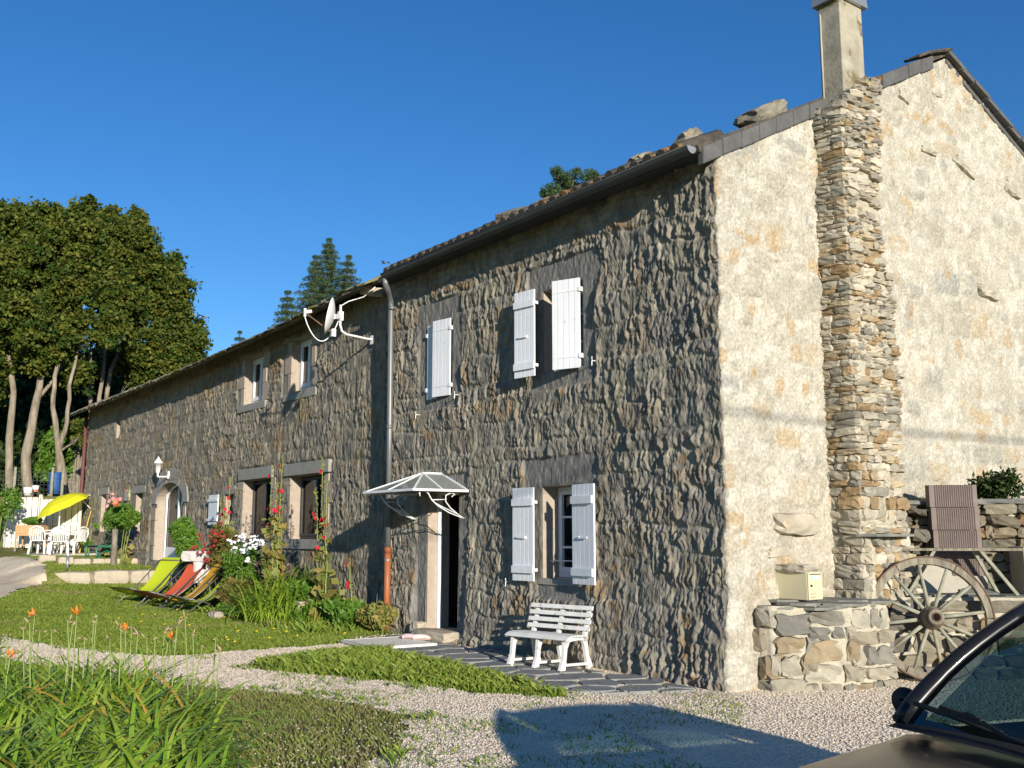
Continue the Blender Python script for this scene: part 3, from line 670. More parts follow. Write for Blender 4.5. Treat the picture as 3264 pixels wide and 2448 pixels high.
# rubble flue on the gable
br = MB(); q = 0; z = .80
while z < 7.34:
    hrow = random.uniform(.045, .105) * (1.5 if z < 2.4 else 1)
    lean = .02 * math.sin(z * 1.3); y0 = 1.80 + lean; y1 = 2.50 + lean * .5 + (.16 if z < 4.8 else 0) + (.14 * max(0, (2.2 - z)) if z < 2.2 else 0) + .05 * math.sin(z * 2.1); X1 = .46 + .015 * math.sin(z * 3)
    ytop = 1.8 + max(0, z - 6.88) * 1.15
    if z > 6.9: y0 = ytop; y1 -= (z - 6.9) * .1
    # front face
    y = y0
    while y < y1 - .04:
        w_ = random.uniform(.08, .27); w_ = min(w_, y1 - y + .03); q += 1
        br.rock((X1 - .095 + random.uniform(-.04, .03), y + w_ / 2, z + hrow / 2), (.22, w_ * 1.02, hrow * .97), Matrix.Rotation(random.uniform(-.13, .13), 3, 'X') @ Matrix.Rotation(random.uniform(-.3, .3), 3, 'Z'), 2, .17, q); y += w_
    x = X1 - .02
    while x > -.02 and z < 6.92:
        w_ = random.uniform(.12, .3); q += 1
        br.rock((x - w_ / 2, y0 + .06 + random.uniform(-.02, .02), z + hrow / 2), (w_ * 1.02, .2, hrow * .97), Matrix.Rotation(random.uniform(-.1, .1), 3, 'Y'), 2, .13, q)
        if random.random() < .5: br.rock((x - w_ / 2, y1 - .06, z + hrow / 2), (w_, .2, hrow * .97), None, 2, .13, q + 5000)
        x -= w_
    z += hrow
flue = hp(br.build('rubble_flue', m_rub, house))
def stone_ids(o, mats_w):                       # individual stones in slightly different natural colours
    me = o.data; V = len(me.vertices)
mortar_sheet('mortar_core', [(-.02, 1.815), (.39, 1.815), (.435, 1.87), (.435, 2.50), (.41, 2.56), (-.02, 2.61)], .8, 7.25, m_mort, flue, None, .045, .03, topf=lambda x, y: np.minimum(6.86 + np.maximum(y - 1.82, 0) * .75, 7.3)); co_ = MB(); co_.prism([(-.02, 1.86), (.38, 1.86), (.38, 2.5), (-.02, 2.52)], .8, 6.85); co_.build('flue_core', m_mort, flue)
# per-stone tint
def tint_by_island(o, nv, cols, seed=1):
    me = o.data; n = len(me.vertices); ids = np.arange(n) // nv
    r_ = hsh(ids, ids * 0 + 3, seed); C = palette(r_, cols) * (.85 + .3 * hsh(ids, ids * 0 + 9, seed))[:, None]
    a = me.attributes.new('col', 'FLOAT_COLOR', 'POINT'); d = np.ones((n, 4), np.float32); d[:, :3] = C; a.data.foreach_set('color', d.ravel())
m_tint = mat('tinted_rubble', (.80, .80, .80), (1.15, 1.12, 1.05), sc=9, rough=.95, bump=.6, bsc=25, spec=.1, attr='col', bdist=.02)
RUBC = [(.33, .30, .235), (.38, .34, .265), (.28, .26, .21), (.37, .31, .21), (.29, .21, .12), (.44, .40, .32), (.24, .23, .195), (.34, .25, .15), (.48, .44, .36), (.35, .33, .27), (.41, .37, .29)]
def rock_nv(n):
    m = MB(); m.rock((0, 0, 0), (1, 1, 1), None, n, 0, 0); return len(m.v)
NV2, NV3 = rock_nv(2), rock_nv(3)
flue.data.materials.clear(); flue.data.materials.append(m_tint); tint_by_island(flue, NV2, RUBC, 5)
mb = MB(); mb.prism([(.40, 1.72), (.62, 1.80), (.66, 2.2), (.58, 2.62), (.40, 2.7)], 1.62, 1.65); mb.build('slate_shelf', m_slate, flue)
cap = MB()
for i in range(6): cap.rock((.28 + random.uniform(-.10, .10), 2.42 + random.uniform(-.14, .16), 7.30 + random.uniform(-.08, .10)), (.22, .26, .16), Matrix.Rotation(random.uniform(-.5, .5), 3, 'Z'), 3, .18, i + 300)
hp(cap.build('mortar_cap', m_rubg, house))
# chimney stack
ch = MB(); ch.box((.02, 2.02, 6.9), (.345, 2.50, 8.46)); c_ = hp(ch.build('chimney', m_chim, house, bevel=.012))
c3 = MB(); c3.add([(-.03, 1.96, 8.42), (.40, 1.96, 8.42), (.40, 2.56, 8.42), (-.03, 2.56, 8.42), (.0, 2.0, 8.95), (.37, 2.0, 8.95), (.37, 2.52, 8.95), (.0, 2.52, 8.95)],
       [(0, 1, 5, 4), (1, 2, 6, 5), (2, 3, 7, 6), (3, 0, 4, 7), (4, 5, 6, 7), (3, 2, 1, 0)]); c3.build('chimney_cap', m_sheet, c_)
c4 = MB(); c4.tube([(.06, 2.005, 6.9), (.062, 2.005, 8.3)], .013, 6); c4.build('chimney_cable', m_concrete, c_)

# roof
def roof_sheet(mb, x0, x1, ya, za, yb, zb, pitch=.22, amp=.035, th=.05):
    n = int((x1 - x0) / pitch * 6); xs = np.linspace(x0, x1, n + 1); vs_ = []; nn = Vector((0, -(zb - za), yb - ya)).normalized()
    for x in xs:
        a = amp * abs(math.sin(math.pi * (x - x0) / pitch)) if amp else 0
        for yy, zz in ((ya, za), (yb, zb)):
            p = Vector((x, yy, zz)); vs_ += [p + nn * a, p - nn * th]
    fs = []
    for i in range(n):
        b = i * 4; fs += [(b, b + 4, b + 6, b + 2), (b + 1, b + 3, b + 7, b + 5), (b, b + 1, b + 5, b + 4), (b + 2, b + 6, b + 7, b + 3)]
    fs += [(0, 2, 3, 1), (4 * n, 4 * n + 1, 4 * n + 3, 4 * n + 2)]
    mb.add(vs_, fs)
rf = MB(); roof_sheet(rf, -7.3, .06, -.36, 5.93, 5.07, 8.72); roof_sheet(rf, -7.62, .10, 10.6, 6.33, 5.07, 8.72, amp=.03)
roof = hp(rf.build('roof', m_tile, house))
et = MB()                                        # canal tile ends standing up along the eave
for i in range(31):
    x = -6.92 + i * .222; z0 = 6.03 + random.uniform(-.008, .012)
    pts_ = [(x, -.40, z0 - .045), (x, .35, z0 + .33)]
    et.tube(pts_, [.088, .075], 8)
et.build('eave_tiles', m_tile, roof)
vt = MB()                                        # dark verge tiles over the left rake of the gable
L_ = math.hypot(5.05, 2.64); dy, dz = 5.05 / L_, 2.64 / L_; t = -.34; i = 0
while t < 5.45:
    if not (2.02 < t < 3.50) and t < 4.95:
        a = Vector((0, t * dy, 6.02 + t * dz)); lift = (i % 2) * .008 + random.uniform(-.006, .006); sl2 = dz / dy; yl = .365 * dy
        vt = MB(); vt.add([(xa, a.y + yy, a.z + sl2 * yy + zz + lift) for xa in (-.02, .085 + random.uniform(-.004, .008)) for yy in (0, yl) for zz in (-.115, .09)], [(0, 1, 3, 2), (4, 6, 7, 5), (0, 4, 5, 1), (2, 3, 7, 6), (1, 5, 7, 3), (0, 2, 6, 4)]); vt.build('verge_tile', m_verge, roof, bevel=.02)
    t += .372; i += 1
rr = MB(); dy2, dz2 = .9153, -.4027; t = 0; i = 0
while t < 6:
    a = Vector((0, 5.02 + t * dy2, 8.70 + t * dz2)); M_ = Matrix.Rotation(math.atan2(dz2, dy2) + .05, 3, 'X'); b = len(rr.v)
    rr.box((-.3, 0, -.05), (.14 + random.uniform(-.02, .02), .42, .01), M=M_); rr.v[b:] = [tuple(Vector(q) + a) for q in rr.v[b:]]; t += .36
rr.bar((.03, 5.05, 8.58), (.03, 10.4, 6.22), .05, .07); rr.build('rear_verge_slates', m_verge, roof)
rd = MB()                                        # ridge stones at the apex
for i, (y, z, l_, a_) in enumerate([(4.62, 8.56, .62, .40), (4.80, 8.63, .66, .36), (4.40, 8.47, .5, .45)]): rd.rock((.02, y, z), (.26, l_, .045), Matrix.Rotation(a_, 3, 'X'), 3, .06, 60 + i)
rd.build('ridge_slabs', m_tile, roof)
# gutter and downpipe
gt = MB(); n = 10; gy0, gz0, gr = -.43, 5.94, .075; vs_ = []; fs = []
for x in (-6.93, .02):
    for k in range(n + 1):
        a = math.pi + math.pi * k / n; vs_.append((x, gy0 + gr * math.cos(a), gz0 + gr * math.sin(a) * 1.1))
    for k in range(n + 1):
        a = math.pi + math.pi * k / n; vs_.append((x, gy0 + (gr - .006) * math.cos(a), gz0 + (gr - .006) * math.sin(a) * 1.1))
m_ = 2 * (n + 1)
for k in range(n): fs += [(k, m_ + k, m_ + k + 1, k + 1), (n + 1 + k, n + 2 + k, m_ + n + 2 + k, m_ + n + 1 + k)]
gt.add(vs_, fs, True); gt.tube([(-6.93, gy0 - gr, gz0), (.02, gy0 - gr, gz0)], .009, 6)
gut = hp(gt.build('gutter', m_gut, house))
gc = MB(); gc.add([vs_[m_ + k] for k in range(n + 1)], [tuple(range(n + 1))]); gc.v = [(.024, b, c) for a, b, c in gc.v]; gc.build('gutter_end_cap', m_sheet, gut)
fb = MB(); fb.box((-7.5, -.35, 5.925), (-.02, -.05, 5.945)); fb.box((-6.95, -.36, 5.90), (.0, -.345, 5.96)); fb.build('fascia', m_gut, gut)
dp = MB(); dp.tube([(-6.90, -.43, 5.87), (-6.91, -.42, 5.78), (-7.02, -.30, 5.70), (-7.16, -.17, 5.62), (-7.20, -.14, 5.50), (-7.17, -.14, 3.4), (-7.14, -.15, 1.42)], .047, 14)
for z_ in (5.48, 3.45, 1.78, 1.50): dp.tube([(-7.17, -.142, z_), (-7.17, -.142, z_ - .06)], .054, 14)
dpo = hp(dp.build('downpipe', m_zinc, house))
dl = MB(); dl.tube([(-7.14, -.15, 1.44), (-7.13, -.16, .1)], .053, 14); dl.tube([(-7.14, -.15, 1.44), (-7.14, -.15, 1.34)], .060, 14); dl.build('drain_pipe_foot', m_orange_pipe, dpo)
db = MB(); db.tube([(-7.14, -.15, 1.24), (-7.14, -.15, 1.215)], .057, 14); db.build('pipe_clip', m_sheet, dpo)

# stones lying on the roof
RS = 0
for (x, y, w_, h_, dd, tl, lab) in [(-.10, .95, .36, .17, .62, .0, 'big pale mortared slab lying on the roof edge nearest the chimney'), (-.50, .0, .42, .14, .30, -.45, 'tilted mossy stone on the roof just left of the gutter end'),
                                (-1.18, -.05, .24, .18, .24, 0, 'square dark block sitting alone on the tiles above the gutter'), (-2.1, .02, .45, .10, .3, .1, 'flat brown stone lying on the tiles left of the square block'),
                                (-3.15, .1, .34, .14, .30, .1, 'small pale stone on the tiles just right of the pine top'), (-3.95, .12, .75, .17, .3, .12, 'long orange brown slab on the tiles below the pine top')]:
    RS += 1; mb = MB(); mb.rock((0, 0, 0), (w_, dd, h_), Matrix.Rotation(.48, 3, 'X') @ Matrix.Rotation(tl, 3, 'Y'), 3, .14, 900 + RS)
    tag(mb.build('roof_stone', m_rstone, None, (x, y, 6.0 + (y + .36) * .515 + h_ * .30)), lab, 'stone', 'stones weighing down the roof')

# ---------------------------------------------------------------- left wing
wing = empty('farm_wing', (-18, .18, .9), 0, 'long lower stone wing with arched door running back to the left', 'house')
WI = Matrix.Translation((18, -.18, -.9))
def wp(o): o.matrix_parent_inverse = WI; return o
OP_L = [(-14.40, -13.35, 4.55, 5.62, 0), (-11.85, -10.88, 4.55, 5.64, 0), (-14.22, -12.66, 1.55, 2.83, 0), (-11.70, -10.15, 1.55, 2.81, 0), (-20.45, -18.25, .95, 3.0, .55),
        (-26.2, -25.5, 1.72, 2.88, 0), (-22.45, -21.75, 1.72, 2.80, 0), (-24.92, -24.45, 4.6, 5.5, 0), (-15.36, -14.85, 1.87, 2.55, 0)]
DR_L = [(-14.8, -14.38, 4.5, 5.7), (-13.37, -13.0, 4.5, 5.7), (-12.3, -11.8, 4.5, 5.7), (-10.9, -10.55, 4.5, 5.7), (-14.6, -12.55, 2.8, 3.1), (-12.68, -12.4, 1.5, 2.85), (-11.98, -9.85, 2.8, 3.08), (-10.2, -9.8, 1.5, 2.8), (-20.9, -20.4, .9, 2.9), (-18.28, -17.8, .9, 2.9),
        (-26.5, -25.2, 2.88, 3.1), (-22.7, -21.5, 2.8, 3.05), (-22.9, -22.4, 1.7, 2.8)]
DR_L2 = [(a - .3, b + .3, c - .25, d + .1) for a, b, c, d, _ in OP_L]
def dispL(U, V):
    d, q = cells(U, V, 111, (.20, .34), (.22, .60), .05); prof = sst(0, .04, d)
    wu = U + .05 * (vn(U * 4, V * 4, 177) - .5) + .05 * V * (q(5) - .5)
    b = ridged(wu * 8.5, V * 3.2, 121); b2 = ridged(wu * 17 + 3, V * 7, 122); c = vn(wu * 34, V * 14, 123)
    rg = .4 + .9 * fbm(U * 1.4, V * 1.6, 129)
    k1 = chips(U, V, 301, (.09, .22), (.05, .15), .05, .026, .015); k2 = chips(U, V, 302, (.05, .14), (.03, .08), .03, .016, .010, 7.0)
    D = (.42 + .58 * prof) * (.020 * q(1) + rg * (.55 * k1 + .6 * k2) + .012 * fbm(U * 7, V * 7, 126, 3)) + .85 * flames(U, V, 501) * (.45 + .8 * sst(.35, .6, fbm(U * 2.2, V * 2.2, 128))) + .03 * np.clip(fbm(U * 2.4, V * 2, 124) - .38, -.1, 1)
    D = D + .03 * sst(2.6, .8, V)
    e = rect_mask(U, V, [(a, b_, c_, d_) for a, b_, c_, d_, _ in OP_L], .04); D = D * (1 - e) + e * .006
    dr = rect_mask(U, V, DR_L); D = D * (1 - dr) + dr * (.008 + .004 * c)
    return np.maximum(D, .004)
def colL(U, V):
    d, q = cells(U, V, 111, (.20, .34), (.22, .60), .05)
    C = palette(q(2), [(.24, .225, .192), (.265, .245, .205), (.21, .20, .18), (.285, .25, .20), (.25, .23, .195)])
    mo = (1 - sst(.0, .05, d))[..., None]; C = C * (1 - .7 * mo) + .7 * mo * np.array((.30, .275, .225))
    r2 = sst(.68, .74, fbm(U * 1.7, V * 1.7, 144))[..., None]; C = C * (1 - .5 * r2) + .5 * r2 * np.array((.30, .20, .09))
    dr = rect_mask(U, V, DR_L)[..., None]; C = C * (1 - dr) + dr * np.array((.27, .255, .225))
    return C
us = np.concatenate([np.linspace(-28.25, -17, 440)[:-1], np.linspace(-17, -7.45, 560)])
us = snap(us, [o_[0] for o_ in OP_L] + [o_[1] for o_ in OP_L]); vs = snap(np.linspace(-.1, 6.0, 210), [4.55, 1.55, .95, 1.72, 2.55, 2.88])
wp(wall_mesh('front_wall', us, vs, OP_L, dispL, colL, lambda U, V, D: np.stack([U, .18 - D, V + .0 * U], -1), m_wall, wing))
bk = MB(); bk.box((-28.25, .2, -.3), (-28.15, 9.9, 5.7)); bk.box((-28.2, 9.8, -.3), (-7.5, 9.9, 6.2)); bk.box((-28.1, .9, .85), (-7.55, 9.8, .9)); bk.add([(-28.2, .2, 5.6), (-28.2, 9.9, 5.9), (-28.2, 5, 8.1)], [(0, 1, 2)])
wp(bk.build('rear_wall', m_in, wing))
WS = ['window_surround'] * 4 + ['door_surround'] + ['window_surround'] * 4
for nm, (a, b, c, d, arch) in zip(WS, OP_L):
    mb = MB(); dep = .30; y0 = .1835
    if not arch: reveal(mb, a, b, c, d, y0, dep)
    else:
        mb.box((a - .05, y0, c - .05), (a, y0 + dep, d - arch)); mb.box((b, y0, c - .05), (b + .05, y0 + dep, d - arch)); mb.box((a, y0, c - .05), (b, y0 + dep, c))
        n = 16; mid = (a + b) / 2; hw = (b - a) / 2
        for k in range(n):
            t0, t1 = math.pi * k / n, math.pi * (k + 1) / n
            p = [(mid + hw * math.cos(t_), d - arch + arch * math.sin(t_)) for t_ in (t0, t1)]; q_ = [(mid + (hw + .1) * math.cos(t_), d - arch + (arch + .1) * math.sin(t_)) for t_ in (t1, t0)]
            poly = p + q_; mb.add([(x, y0, z) for x, z in poly] + [(x, y0 + dep, z) for x, z in poly], [(0, 1, 2, 3), (7, 6, 5, 4), (0, 4, 5, 1), (1, 5, 6, 2), (2, 6, 7, 3), (3, 7, 4, 0)])
    # quoin blocks on both jambs
    zz = c; i = 0
    if b - a > .8:
        while zz < (d - arch) - .12:
            hh = min(random.uniform(.30, .46), d - arch - zz); ww = .32 if i % 2 else .15
            mb.box((a - ww - random.uniform(0, .05), .145 + random.uniform(-.004, .004), zz + .006), (a - .001, .20, zz + hh - .006)); mb.box((b + .001, .145 + random.uniform(-.004, .004), zz + .006), (b + (.47 - ww) + random.uniform(0, .05), .20, zz + hh - .006)); zz += hh; i += 1
    wp(mb.build(nm, m_dress, wing))
for a_, b_ in [((-14.45, .10, 2.832), (-12.58, .22, 3.08)), ((-11.96, .09, 2.815), (-9.88, .22, 3.06)), ((-14.75, .14, 5.625), (-13.05, .22, 5.74)), ((-12.3, .14, 5.645), (-10.6, .22, 5.76)),
               ((-26.4, .14, 2.885), (-25.3, .22, 3.10)), ((-22.7, .14, 2.805), (-21.5, .22, 3.02)), ((-15.5, .14, 2.555), (-14.7, .22, 2.75))]:
    lt = MB(); lt.box(a_, b_, jit=.004); wp(lt.build('lintel', m_dgrey, wing, bevel=.012))
for a_, b_ in [((-14.5, .07, 1.36), (-12.4, .3, 1.545)), ((-12.05, .07, 1.36), (-9.8, .3, 1.545)), ((-14.7, .11, 4.38), (-13.1, .3, 4.545)), ((-12.15, .11, 4.37), (-10.6, .3, 4.545))]:
    si = MB(); si.box(a_, b_, jit=.008); wp(si.build('window_sill', m_dgrey, wing, bevel=.012))
# arch voussoirs
av = MB(); mid, hw, top, ar = -19.35, 1.1, 2.45, .55
for k in range(7):
    t0, t1 = math.pi * k / 7 + .012, math.pi * (k + 1) / 7 - .012; n = 4; poly = []
    for j in range(n + 1): t_ = t0 + (t1 - t0) * j / n; poly.append((mid + hw * math.cos(t_), top + ar * math.sin(t_)))
    ro = 1.28
    for j in range(n, -1, -1): t_ = t0 + (t1 - t0) * j / n; poly.append((mid + (hw + .36) * math.cos(t_), top + (ar + .42) * math.sin(t_)))
    n = len(poly); av.add([(x, .135 + (k % 2) * .004, z) for x, z in poly] + [(x, .2, z) for x, z in poly], [tuple(range(n)), tuple(range(2 * n - 1, n - 1, -1))] + [(i, n + i, n + (i + 1) % n, (i + 1) % n) for i in range(n)])
wp(av.build('arch_stones', m_dgrey, wing))
window(wing, -14.395, -13.355, 4.555, 5.615, .34, 2, 1, WI, .07); window(wing, -11.845, -10.885, 4.555, 5.635, .34, 2, 1, WI, .07)
window(wing, -14.21, -12.67, 1.56, 2.82, .38, 2, 1, WI, .04, m_dframe); window(wing, -11.69, -10.16, 1.56, 2.80, .38, 2, 1, WI, .04, m_dframe)
window(wing, -26.19, -25.51, 1.73, 2.87, .40, 1, 1, WI, .05, m_door); window(wing, -22.44, -21.76, 1.73, 2.79, .40, 1, 1, WI, .05, m_door); window(wing, -24.91, -24.46, 4.61, 5.49, .40, 1, 1, WI, .04, m_door); window(wing, -15.35, -14.86, 1.88, 2.54, .40, 1, 1, WI, .04, m_door)
ad = MB()
for x in (-20.44, -18.32): ad.box((x, .40, .96), (x + .065, .46, 2.5))
ad.box((-19.39, .39, .96), (-19.31, .45, 2.98)); ad.box((-20.37, .40, .96), (-18.33, .44, 1.30)); ad.box((-20.37, .385, .98), (-20.30, .42, 2.75)); ad.box((-18.42, .385, .98), (-18.36, .42, 2.7))
pts_ = [(mid + 1.06 * math.cos(t_), .42, top + .51 * math.sin(t_)) for t_ in np.linspace(0, math.pi, 17)]
ad.tube(pts_, .035, 6)
ado = wp(ad.build('arched_door', m_white, wing)); ag = MB(); n = 17
ag.add([(mid + 1.05 * math.cos(t_), .43, top + .50 * math.sin(t_)) for t_ in np.linspace(0, math.pi, 17)] + [(-20.4, .43, 1.3), (-18.3, .43, 1.3)], [tuple(range(17)) + (17, 18)]); ag.build('pane', m_glass, ado)
cu = MB()
for i in range(12): cu.box((-20.3 + i * .07, .55 + .02 * (i % 2), 1.3), (-20.25 + i * .07, .57 + .02 * (i % 2), 2.9))
cu.build('curtain', m_pine, ado)
sh = MB()
for i in range(5): sh.box((-16.05 + i * .12, .03, 1.86), (-15.937 + i * .12, .055, 2.56))
sh.box((-16.08, .0, 2.40), (-15.42, .029, 2.46)); sh.box((-16.08, .0, 1.95), (-15.42, .029, 2.01)); wp(sh.build('shutter', m_shut, wing))
# roof of the wing, stone slates with a ragged edge
xs_ = [-28.5, -24.2, -19.8, -15.1, -11.6, -8.8, -7.5]; zs_ = [5.60, 5.60, 5.62, 5.68, 5.76, 5.88, 5.90]
rf = MB(); vs_ = []; fs = []; xx = np.linspace(-28.5, -7.62, 180)
for i, x in enumerate(xx):
    z0 = np.interp(x, xs_, zs_) + random.uniform(-.012, .012); yj = -.42 + random.uniform(-.03, .03)
    vs_ += [(x, yj, z0 + .05), (x, yj, z0 - .02), (x, 5.0, 8.3), (x, 5.0, 8.2), (x, 10.1, 5.95), (x, 10.1, 5.85)]
for i in range(len(xx) - 1):
    b = i * 6; fs += [(b, b + 1, b + 7, b + 6), (b, b + 6, b + 8, b + 2), (b + 2, b + 8, b + 10, b + 4), (b + 1, b + 3, b + 9, b + 7), (b + 3, b + 5, b + 11, b + 9), (b + 4, b + 10, b + 11, b + 5)]
fs += [(0, 2, 3, 1), (2, 4, 5, 3)]
rf.add(vs_, fs); wr = wp(rf.build('roof', m_roof2, wing))
es = MB(); x = -28.4
while x < -7.7:
    w_ = random.uniform(.16, .42); z0 = np.interp(x, xs_, zs_)
    es.box((-w_ / 2, -.16, -.014), (w_ / 2, .5, .016), M=Matrix.Rotation(.46 + random.uniform(-.08, .05), 3, 'X') @ Matrix.Rotation(random.uniform(-.1, .1), 3, 'Y'), jit=.012)
    es.v[-8:] = [(q[0] + x + w_ / 2, q[1] - .33 + random.uniform(-.02, .02), q[2] + z0 + .075 + random.uniform(0, .03)) for q in es.v[-8:]]; x += w_ * .93
es.build('eave_slates', m_roof2, wr)
ge = MB(); ge.rock((-8.05, -.05, 5.93), (.45, .3, .16), Matrix.Rotation(.2, 3, 'Y'), 2, .1, 3); wp(ge.build('eave_end_block', m_block, wing))
rp = MB(); rp.tube([(-28.1, .02, 5.6), (-28.05, .0, 3.5), (-28.0, -.02, 1.1)], .06, 8); wp(rp.build('downpipe', m_redp, wing))

# ---------------------------------------------------------------- yard on the right: pier, low wall, back wall
DD = Vector((.66, .75)).normalized(); NN = Vector((DD.y, -DD.x)); OO = Vector((.85, 2.40))
YM = Matrix(((DD.x, NN.x * -1, 0, OO.x), (DD.y, NN.y * -1, 0, OO.y), (0, 0, 1, 0), (0, 0, 0, 1)))     # local x along the wall, y away from the viewer, z up
YR = YM.to_3x3(); YANG = math.atan2(DD.y, DD.x)
def yv(s, t, z): return Vector((OO.x + DD.x * s - NN.x * t, OO.y + DD.y * s - NN.y * t, z))
def rubble_face(mb, s0, s1, z0, z1, t, rh=(.12, .26), sw=(.16, .5), dep=.22, seed=0, M=None, P=None, gap=.93, top=None):
    rs = random.Random(seed); z = z0; k = seed * 1000
    while z < z1 - .03:
        h = min(rs.uniform(*rh), z1 - z + .02); s = s0 - rs.uniform(0, .2)
        while s < s1:
            w_ = rs.uniform(*sw); k += 1
            c = P(s + w_ / 2, t + dep / 2 - rs.uniform(0, .05), z + h / 2)
            mb.rock(c, (w_ * gap, dep * rs.uniform(.85, 1.15), h * gap * rs.uniform(.8, 1.1)), M @ Matrix.Rotation(rs.uniform(-.18, .18), 3, 'Y') @ Matrix.Rotation(rs.uniform(-.2, .2), 3, 'Z'), 2, .2, k); s += w_
        z += h
pier = empty('stone_pier', (.3, 1.0, -.05), 0, 'low squat rubble pier with slate top carrying the letterbox', 'pier')
PI_ = Matrix.Translation((-.3, -1.0, .05))
pb = MB(); pp = [(-.02, .42), (.22, .42), (.40, .75), (.62, 1.15), (.66, 1.75), (.0, 2.0)]
rs = random.Random(5); k = 0
for (a, b) in zip(pp[:-1], pp[1:]):
    a = Vector(a); b = Vector(b); L = (b - a).length; an = math.atan2(b.y - a.y, b.x - a.x); z = -.12
    while z < .80:
        h = min(rs.uniform(.14, .30), .86 - z); s = rs.uniform(-.1, 0)
        while s < L - .04:
            w_ = rs.uniform(.14, .50); w_ = min(w_, L - s + .1); k += 1; p = a + (b - a).normalized() * (s + w_ / 2)
            pb.rock((p.x - .03, p.y, z + h / 2), (w_ * .90, .27, h * .88), Matrix.Rotation(an, 3, 'Z') @ Matrix.Rotation(rs.uniform(-.1, .1), 3, 'Y'), 2, .20, k + 4000); s += w_
        z += h
o = pb.build('pier_stones', m_tint, pier); o.matrix_parent_inverse = PI_; tint_by_island(o, NV2, [(.22, .21, .18), (.30, .275, .215), (.26, .23, .175), (.33, .305, .245), (.19, .185, .165), (.29, .235, .155), (.35, .33, .27)], 3)
mortar_sheet('mortar_core', [(-.05, .36), (.24, .36), (.45, .70), (.69, 1.13), (.73, 1.78), (.0, 2.05)], -.2, .86, m_mort, pier, PI_, .09)
pc = MB(); pc.prism([(-.05, .45), (.20, .45), (.36, .78), (.58, 1.2), (.60, 1.7), (.0, 1.9)], -.2, .86); o = pc.build('pier_core', m_mort, pier); o.matrix_parent_inverse = PI_
ps = MB(); rs = random.Random(9)
for (c, s_, r_, z_) in [((.16, .62), (.52, .52), .3, .868), ((.42, 1.05), (.60, .55), .9, .872), ((.46, 1.55), (.62, .50), 1.2, .866), ((.20, 1.05), (.6, .7), .4, .895), ((.30, 1.45), (.75, .5), 1.0, .915), ((.2, 1.75), (.6, .5), .2, .89), ((.10, .8), (.45, .5), .1, .925), ((.52, 1.25), (.5, .7), .5, .893), ((.30, .70), (.55, .4), .8, .905), ((.55, 1.7), (.5, .45), .5, .905), ((.45, .85), (.4, .45), .5, .86)]:
    n = 9; poly = [(c[0] + s_[0] / 2 * math.cos(t_ + r_) * rs.uniform(.85, 1.1), c[1] + s_[1] / 2 * math.sin(t_ + r_) * rs.uniform(.85, 1.1)) for t_ in [2 * math.pi * i / n for i in range(n)]]
    ps.prism(poly, z_ - .018, z_ + .012)
o = ps.build('slate_slabs', m_slate, pier); o.matrix_parent_inverse = PI_
# letterbox
mbx = empty('letterbox', (.25, .88, .938), R(2), 'cream metal letterbox with rust streaks standing on the slate slabs', 'letterbox')
b = MB(); b.box((-.30, -.13, 0), (.17, .13, .30)); bb = b.build('box', m_mail, mbx, bevel=.008)
b = MB(); b.box((.172, -.128, .004), (.186, .128, .296)); do = b.build('door', m_mail, mbx, bevel=.004)
b = MB(); b.box((.187, -.08, .225), (.189, .06, .262)); b.build('name_label', mat('label_blue', (.05, .42, .62), (.7, .75, .72), sc=30, rough=.5), do)
b = MB(); b.box((.187, -.10, .272), (.192, .10, .280)); b.box((.187, -.10, .03), (.1885, .0, .034)); b.box((.187, -.10, .065), (.1885, .0, .069)); b.tube([(.187, -.085, .155), (.20, -.085, .155)], .012, 10); b.build('lock_and_slot', m_black, do)
b = MB(); b.rock((-.02, .0, .335), (.44, .26, .09), None, 3, .14, 71); tag(b.build('flat_stone', m_rub, None, (.22, .86, .935)), 'flat tan stone weighing down the top of the letterbox', 'stone')

lw = empty('retaining_wall', tuple(yv(1, .2, -.1)), 0, 'low rubble retaining wall behind the cart wheel', 'wall')
LI = Matrix.Translation(-yv(1, .2, -.1))
mb = MB(); rubble_face(mb, -.75, 3.2, -.15, .88, .17, seed=21, M=YR, P=yv); o = mb.build('wall_stones', m_tint, lw); o.matrix_parent_inverse = LI
mortar_sheet('mortar_core', [tuple(yv(3.2, .20, 0)[:2]), tuple(yv(-.8, .20, 0)[:2])][::-1], -.2, .9, m_mort, lw, LI, .09)
tint_by_island(o, NV2, [(.18, .165, .13), (.23, .205, .155), (.16, .15, .12), (.23, .19, .13), (.26, .24, .185), (.14, .13, .11), (.21, .15, .085)], 4)
mb = MB(); mb.box((-.8, .26, -.2), (3.3, 1.1, .90), M=YR); mb.v = [tuple(Vector(q) + Vector((OO.x, OO.y, 0))) for q in mb.v]; o = mb.build('wall_core', m_mort, lw); o.matrix_parent_inverse = LI
mb = MB(); rs = random.Random(4)
for i in range(9):
    s_ = -.55 + i * .44; n = 8; c = (s_, .42 + rs.uniform(-.05, .1)); poly = [(c[0] + .3 * math.cos(2 * math.pi * j / n) * rs.uniform(.8, 1.1), c[1] + .3 * math.sin(2 * math.pi * j / n) * rs.uniform(.8, 1.1)) for j in range(n)]
    mb.prism([tuple((YR @ Vector((x, y, 0)) + Vector((OO.x, OO.y, 0)))[:2]) for x, y in poly], .90 + i % 3 * .012, .925 + i % 3 * .012)
o = mb.build('coping_slabs', m_slate, lw); o.matrix_parent_inverse = LI

